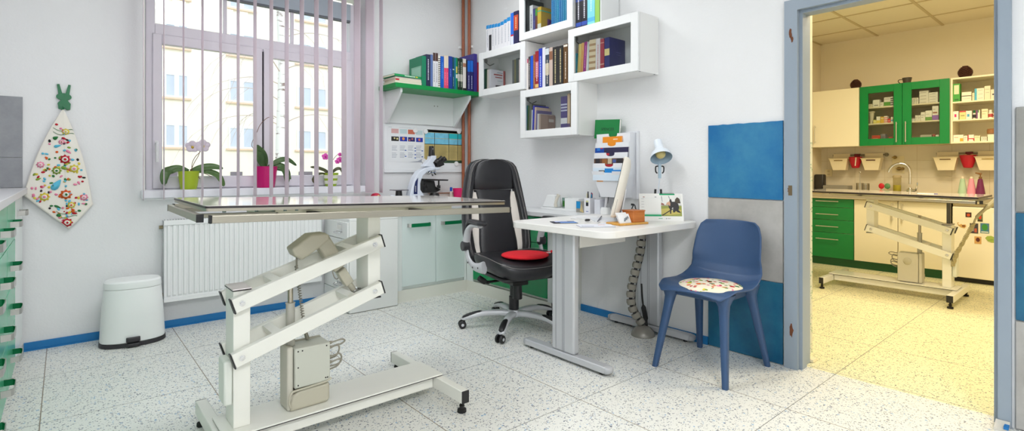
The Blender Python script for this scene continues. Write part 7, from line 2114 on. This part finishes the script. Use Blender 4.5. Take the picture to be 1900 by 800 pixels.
# socket and valves on the tiles
t = thing('wall_socket', 'double white wall socket on the kitchen tiles above the black canister', 'socket', (7.23, 2.40, 1.0))
b = B(); b.box(7.226, 7.2355, 2.362, 2.442, 1.008, 1.098); part('plate', b, C(232, 220, 186), t, bevel=.003)
b = B()
for z in (1.034, 1.074):
    b.lathe_axis([(.017, 0), (.017, .002), (.013, .0022), (.0005, .0021)], (7.226, 2.402, z), (-1, 0, 0), 18); b.lathe_axis([(.0005, .0028), (.003, .0028), (.0005, .003)], (7.226, 2.396, z), (-1, 0, 0), 8, 1); b.lathe_axis([(.0005, .0028), (.003, .0028), (.0005, .003)], (7.226, 2.408, z), (-1, 0, 0), 8, 1)
part('outlet', b, [C(222, 208, 172), C(60, 50, 40)], t)
y0, z0 = AX(1655, 290, 7.23); y1, z1 = AX(1678, 322, 7.23)
t = thing('access_panel', 'small square access cover with valves on the tiles behind the tap', 'panel', (7.23, (y0 + y1) / 2, z1))
b = B(); b.box(7.232, 7.2363, y1, y0, z1, z0); part('cover', b, C(226, 214, 180), t, bevel=.001)
b = B()
for i, (px, py, r) in enumerate(((1660.5, 292, .020), (1668, 313, .022), (1675, 313, .017))):
    y, z = AX(px, py, 7.23); b.lathe_axis([(.0005, 0), (r, 0), (r * .8, .02), (r * .5, .024), (r * .5, .045), (.0005, .045)], (7.232, y, z), (-1, 0, 0), 14); b.box(7.18, 7.186, y - r * .9, y + r * .9, z - .005, z + .005)
part('valve', b, mat('valve_brass', (150, 126, 74), .4, .6), t)

# things on the kitchen worktop
def lath(name, px, X, prof, mats, lab, cat, n=24, m=None, **kw):
    y, _ = AX(px, 340, X); b = B()
    if m is None: b.lathe([(r, KT + z) for r, z in prof], X, y, n)
    else:
        for p_, mi in zip(prof, m): b.lathe([(r, KT + z) for r, z in p_], X, y, n, mi)
    return solo(name, b, mats, lab, cat, **kw)
y0, z0 = AX(1512.5, 323.5, 7.02); y1, _ = AX(1531.5, 330, 7.02)
b = B(); b.loft([[(7.02 + a * s, (y0 + y1) / 2 + q * s, z) for a, q in sup(.05, (y0 - y1) / 2, 4, 28)] for z, s in ((KT, .97), (KT + .004, 1), (z0 - .02, 1), (z0 - .006, .94), (z0, .8))]); solo('canister', b, mat('canister_black', (36, 32, 30), .4), 'black rounded canister in the left corner of the kitchen worktop', 'canister')
# grey slotted dish basket
t = thing('dish_basket', 'grey slotted plastic basket beside the black canister', 'basket', (6.98, 2.21, KT))
y0, _ = AX(1532, 350, 6.98); y1, _ = AX(1577, 350, 6.98)
b = B(); hz = .085; BG = mat('basket_grey', (140, 137, 128), .45)
b.box(6.91, 7.05, y1 + .008, y0 - .008, KT, KT + .004)
for xx, o_ in ((6.908, -1), (7.052, 1)):
    n = 15
    for k in range(n + 1):
        y = y0 - .006 + (y1 - y0 + .012) * k / n; b.prism([(xx, y - .0075, KT + .004), (xx, y + .0075, KT + .004), (xx + o_ * .010, y + .0075, KT + hz), (xx + o_ * .010, y - .0075, KT + hz)], (o_ * .002, 0, 0))
    for z_, h_ in ((.004, .020), (.040, .010), (.064, .030)): b.box(xx + o_ * .010 * z_ / hz, xx + o_ * (.0028 + .010 * z_ / hz), y1, y0, KT + z_, KT + z_ + h_)
for yy in (y0, y1):
    b.box(6.905, 7.055, yy - .0015, yy + .0015, KT + .004, KT + .03); b.box(6.905, 7.055, yy - .0015, yy + .0015, KT + .055, KT + .095)
part('basket', b, BG, t)
b = B(); y0, _ = AX(1503, 353, 6.86); y1, _ = AX(1524, 353, 6.86); b.box(6.84, 6.90, y1, y0, KT, KT + .018); solo('sponge', b, C(206, 186, 140, rough=.9), 'flat beige sponge before the black canister', 'sponge', bevel=.004)
# steel cutlery holders
cut = lath('cutlery_holder', 1595.5, 6.96, [[(.034, 0), (.036, .002), (.036, .128), (.0345, .128), (.034, .01), (.0005, .009)]], [STAINLESS], 'plain steel cutlery cup on the kitchen worktop, left of the pair', 'cutlery cup', m=[0])
y, _ = AX(1606.5, 340, 6.97); b = B(); b.lathe([(.034, KT), (.036, KT + .002), (.036, KT + .125), (.0345, KT + .125), (.034, KT + .01), (.0005, KT + .009)], 6.97, y, 24)
for r in range(5):
    for k in range(14):
        a = 2 * PI * k / 14; c0 = Vector((6.97 + .0361 * math.cos(a), y + .0361 * math.sin(a), KT + .03 + .018 * r)); b.lathe_axis([(.0005, 0), (.0045, 0), (.0005, .0004)], c0, (math.cos(a), math.sin(a), 0), 8, 1)
solo('cutlery_holder', b, [STAINLESS, C(50, 44, 36)], 'perforated steel cutlery cup on the kitchen worktop, right of the pair', 'cutlery cup')
y, _ = AX(1596, 320, 6.96); b = B(); b.tube([(6.95, y - .004, KT + .02), (6.95, y + .0, KT + .235)], .003, 8); b.ball((6.95, y, KT + .25), .012, 10, sx=.5); solo('spoon', b, STAINLESS, 'long steel spoon standing in the plain cutlery cup', 'spoon')
for px, c, c2, lab in ((1635.5, (200, 24, 40), (226, 110, 60), 'red round-headed dish brush standing by the sink'), (1646.5, (90, 140, 90), (200, 190, 130), 'green leaf-shaped dish brush standing by the sink')):
    y, _ = AX(px, 340, 6.90); b = B(); b.tube(bez([(6.90, y + .018, KT + .0), (6.90, y + .010, KT + .04), (6.90, y, KT + .075)], 4), .004, 8, m=1); b.ball((6.90, y, KT + .100), .028, 14, sx=.45, sz=1.15); solo('dish_brush', b, [C(*c), C(*c2)], lab, 'brush')
# soap jar
y, _ = AX(1664.5, 340, 6.98); t = thing('soap_jar', 'clear jar half full of yellow liquid left of the kitchen tap', 'jar', (6.98, y, KT))
b = B(); b.lathe([(.040, KT), (.042, KT + .003), (.042, KT + .018), (.036, KT + .020)], 6.98, y, 24); part('foot', b, C(232, 222, 196), t)
b = B(); b.lathe([(.035, KT + .0205), (.036, KT + .022), (.036, KT + .112), (.0005, KT + .1125)], 6.98, y, 24); part('liquid', b, C(216, 206, 90, rough=.2), t)
b = B(); b.lathe([(.038, KT + .0205), (.0385, KT + .195)], 6.98, y, 24, cap=False); part('glass', b, glass_mat('jar_glass', (232, 228, 208)), t)
b = B(); b.lathe([(.041, KT + .1955), (.041, KT + .212), (.030, KT + .222)], 6.98, y, 24); part('lid', b, C(176, 160, 126), t)
y, _ = AX(1680.5, 350, 6.90); b = B(); b.box(6.87, 6.93, y - .030, y + .030, KT, KT + .030); solo('sponge', b, C(110, 180, 70, rough=.9), 'green sponge at the foot of the kitchen tap', 'sponge', bevel=.005)
# tap
y0, _ = AX(1688.5, 340, 6.98); t = thing('kitchen_tap', 'chrome kitchen tap with a high curved spout', 'tap', (6.98, y0, KT))
b = B(); b.lathe([(.026, KT), (.026, KT + .006), (.020, KT + .010), (.020, KT + .075), (.016, KT + .085)], 6.98, y0, 22); part('base', b, CHROME, t)
P = []
for px, py in ((1688.5, 342), (1688.8, 330), (1688.6, 320), (1687, 312.5), (1682, 306.5), (1675, 304), (1667, 304), (1659, 307.5), (1653, 314), (1650.5, 320)):
    yy, zz = AX(px, py, 6.98); P.append((6.98 - .04 * (1688.5 - px) / 38, yy, zz))
b = B(); b.tube(bez(P, 4), .0135, 14); part('spout', b, CHROME, t)
b = B(); b.cyl((6.98, y0 + .03, KT + .055), (6.98, y0 - .05, KT + .055), .016, n=16); b.tube(bez([(6.98, y0 - .05, KT + .055), (6.96, y0 - .062, KT + .09), (6.955, y0 - .070, KT + .145)], 4), [.008] * 4 + [.0075] * 4 + [.007], 10); part('lever', b, CHROME, t)
b = B(); b.box(6.74, 7.09, 1.30, 1.72, KT, KT + .003); b.box(6.78, 7.03, 1.44, 1.69, KT + .0031, KT + .0036, 1); solo('sink', b, [STAINLESS, mat('sink_bowl', (120, 116, 106), .35, .8)], 'steel sink and drainer set into the kitchen worktop', 'sink', bevel=.001)
# three cone bottles with pump
for i, (px, c, lab, lean) in enumerate(((1786, (176, 206, 178), 'mint green cone-shaped bottle on the kitchen worktop', 0), (1802.5, (236, 152, 176), 'pink cone-shaped bottle on the kitchen worktop', 0), (1819, (112, 34, 84), 'plum purple cone-shaped bottle with a metal pump', 0))):
    y, _ = AX(px, 350, 6.95); b = B()
    b.lathe([(.042, KT), (.043, KT + .004), (.034, KT + .08), (.024, KT + .145), (.019, KT + .185), (.012, KT + .192)], 6.95, y, 26); o = solo('cone_bottle', b, C(*c, rough=.3), lab, 'bottle', 'cone-shaped bottles on the kitchen worktop')
    b = B()
    if i < 2: b.lathe([(.012, KT + .1925), (.013, KT + .205), (.009, KT + .212)], 6.95, y, 16); part('cap', b, C(232, 214, 196), o)
    else:
        b.lathe([(.013, KT + .1925), (.013, KT + .21), (.005, KT + .212), (.005, KT + .235)], 6.95, y, 16); b.tube([(6.95, y - .010, KT + .238), (6.95, y, KT + .240), (6.95, y + .038, KT + .250)], [.010, .011, .006], 10); part('pump', b, mat('pump_brass', (140, 104, 66), .35, .7), o)
# pen and paper on the far examination table
T2z = .878
y0, z0 = AX(1708, 357, 5.66)
b = B(); b.box(5.52, 5.72, 1.10, 1.34, .8835, .8845); b.xf(Matrix.Identity(4)); solo('paper', b, C(236, 228, 204, rough=.8), 'sheet of paper lying on the far examination table', 'paper', smooth=0)
b = B(); b.cyl((5.60, 1.17, .8895), (5.62, 1.06, .8885), .004, n=10); b.cyl((5.62, 1.06, .8885), (5.624, 1.035, .888), .0048, n=10, m=1); solo('pen', b, [C(232, 226, 214), C(40, 50, 130)], 'white pen with a blue end on the far examination table', 'pen')

x, y = AZ(1872, 790, .02)
b = B(); b.prism([(2.985, .318, 0), (3.040, .318, 0), (3.040, .318, .030), (2.985, .318, .012)], (0, .045, 0)); b.box(2.984, 3.02, .3175, .3325, .0125, .0245, 1)
solo('door_wedge', b, [C(214, 210, 200), C(24, 118, 190)], 'small pale door wedge with a blue strip at the right door jamb', 'door wedge')
# ================================================================== OUTSIDE THE WINDOW
b = B(); b.box(-40, 80, 4.8, 70, -2.2, -2.0); struct('ground_outside', b, mottled_material('winter_grass', (150, 148, 110), (190, 184, 150), 2, .9))
ab = thing('apartment_building', 'pale cream apartment block with paired windows across the street', 'building', (8, 37, -2))
FY = 33.0
FAC = mat('facade_cream', (252, 243, 226), .85, var=.03, vscale=.6)
b = B(); b.box(-16, 46, FY, FY + 9, -2, 15.5); part('wall', b, FAC, ab)
b = B(); b.box(-16.3, 46.3, FY - .35, FY + 9.3, 15.5, 16.0); part('roof', b, C(190, 180, 168), ab)
WF = C(246, 246, 248, rough=.5); WG = mat('far_pane', (206, 212, 226), .3, var=.18, vscale=.9); SILLM = C(238, 208, 182)  # far panes are opaque; their pale colour holds the sky reflection
colsx = []
for (a, b_) in ((304.5, 350), (424, 472), (551, 606)):
    colsx.append((AY(a, 250, FY)[0], AY(b_, 250, FY)[0]))
pitch = colsx[2][0] - colsx[1][0]
for k in range(1, 6): colsx.append((colsx[2][0] + pitch * k, colsx[2][1] + pitch * k))
colsx.append((colsx[0][0] - 3.4, colsx[0][1] - 3.4)); colsx.append((colsx[0][0] - 6.8, colsx[0][1] - 6.8))
_, r1t = AY(328, 137, FY); _, r1b = AY(328, 181, FY); _, r2t = AY(327, 230, FY); _, r2b = AY(327, 273, FY)
stp = (r1t + r1b) / 2 - (r2t + r2b) / 2
rows = [(r2b, r2t), (r1b, r1t)] + [(r1b + stp * k, r1t + stp * k) for k in (1, 2, 3)]
rw = random.Random(3)
for x0, x1 in colsx:
    for z0, z1 in rows:
        if z1 > 15: continue
        f = B(); e = .09; xm = (x0 + x1) / 2
        f.box(x0, x1, FY - .06, FY, z0, z0 + e); f.box(x0, x1, FY - .06, FY, z1 - e, z1); f.box(x0, x0 + e, FY - .06, FY, z0 + e, z1 - e); f.box(x1 - e, x1, FY - .06, FY, z0 + e, z1 - e); f.box(xm - e * 1.2, xm + e * 1.2, FY - .06, FY, z0 + e, z1 - e)
        f.box(x0 - .12, x1 + .12, FY - .12, FY, z0 - .10, z0 - .001, 1)
        w_ = part('window', f, [WF, SILLM], ab, smooth=0)
        g2 = B(); g2.box(x0 + e, xm - e * 1.2, FY - .025, FY - .01, z0 + e, z1 - e); g2.box(xm + e * 1.2, x1 - e, FY - .025, FY - .01, z0 + e, z1 - e); part('pane', g2, WG, w_, smooth=0)
    f = B(); f.box(x0 + .1, x0 + .1 + (x1 - x0) * .45, FY - .05, FY, .55, .95); part('cellar_window', f, C(120, 110, 118), ab, smooth=0)
# birch
bx, _ = AY(521, 200, 11.5)
g = NT('birch_bark')
tc = g.n('ShaderNodeTexCoord'); mp_ = g.n('ShaderNodeMapping'); mp_.inputs['Scale'].default_value = (3, 3, 11); g.l(tc.outputs['Object'], mp_.inputs['Vector'])
nz = g.n('ShaderNodeTexNoise'); nz.inputs['Scale'].default_value = 1.6; nz.inputs['Detail'].default_value = 6; g.l(mp_.outputs[0], nz.inputs['Vector'])
rp = g.n('ShaderNodeValToRGB'); rp.color_ramp.elements[0].position = .33; rp.color_ramp.elements[0].color = lin((150, 128, 120)); rp.color_ramp.elements[1].position = .42; rp.color_ramp.elements[1].color = lin((240, 234, 226))
g.l(nz.outputs['Fac'], rp.inputs[0]); g.l(rp.outputs[0], g.b.inputs['Base Color']); g.b.inputs['Roughness'].default_value = .85
tr = thing('birch_tree', 'bare birch tree with a white trunk outside the window', 'tree', (bx, 11.5, -2))
b = B(); b.tube(bez([(bx + .05, 11.5, -2), (bx + .03, 11.5, 0), (bx, 11.5, 1.5), (bx + .03, 11.5, 3.2), (bx - .03, 11.5, 5), (bx, 11.5, 7), (bx + .08, 11.5, 9)], 6), [.15 - .13 * k / 36 for k in range(37)], 14); part('trunk', b, g.m, tr)
rb = random.Random(12); BR = C(206, 184, 172)
for k in range(26):
    z = 1.9 + rb.random() * 5.5; a = rb.choice([PI, 0]) + rb.uniform(-.9, .9); L = rb.uniform(.9, 2.2)
    b = B(); p = Vector((bx, 11.5, z)); P = [p]
    d = Vector((math.cos(a), math.sin(a) * .6, .75)).normalized()
    for i in range(5):
        d = (d + Vector((rb.uniform(-.25, .25), rb.uniform(-.2, .2), -.28))).normalized(); P.append(P[-1] + d * L / 5)
    b.tube(bez(P, 3), [.012 - .010 * i / 15 for i in range(16)], 5)
    for i in (2, 3, 4, 5):
        q = P[i]; e = (d + Vector((rb.uniform(-.6, .6), rb.uniform(-.4, .4), -.5))).normalized(); b.tube([q, q + e * .35, q + e * .6 + Vector((0, 0, -.12))], [.004, .003, .0015], 4)
    part('branch', b, BR, tr)

# ================================================================== LIGHT
w = bpy.data.worlds.new('world'); SC.world = w; w.use_nodes = True
bg = w.node_tree.nodes['Background']; bg.inputs[0].default_value = (.78, .89, 1.0, 1); bg.inputs[1].default_value = 1.7
def light(name, kind, loc, rot, energy, color, **kw):
    l = bpy.data.lights.new(name, kind); l.energy = energy; l.color = color
    for k, v in kw.items(): setattr(l, k, v)
    o = bpy.data.objects.new(name, l); o.location = loc; o.rotation_euler = rot; COL.objects.link(o); return o
sun = light('sun', 'SUN', (0, -10, 20), (rad(52), 0, rad(20)), 1.2, (1.0, .96, .9), angle=rad(3))
pt = light('window_portal', 'AREA', (1.21, 4.60, 1.76), (rad(-90), 0, 0), 1, (1, 1, 1), shape='RECTANGLE', size=1.62, size_y=1.75)
pt.data.cycles.is_portal = True
for i, (x, y, e) in enumerate(((.95, 2.3, 26), (.15, -1.1, 78), (2.1, 3.0, 14))):
    light('ceiling_fill', 'AREA', (x, y, 2.86), (0, 0, 0), e, (.97, .985, 1.0), shape='RECTANGLE', size=1.3, size_y=.5)  # unseen fill lights added under the ceiling, without fittings
for x, y, e in ((5.4, 1.0, 46), (4.2, .3, 42)):
    light('kitchen_ceiling_light', 'AREA', (x, y, 2.64), (0, 0, 0), e, (1.0, .85, .58), shape='RECTANGLE', size=.6, size_y=.6, spread=rad(172))
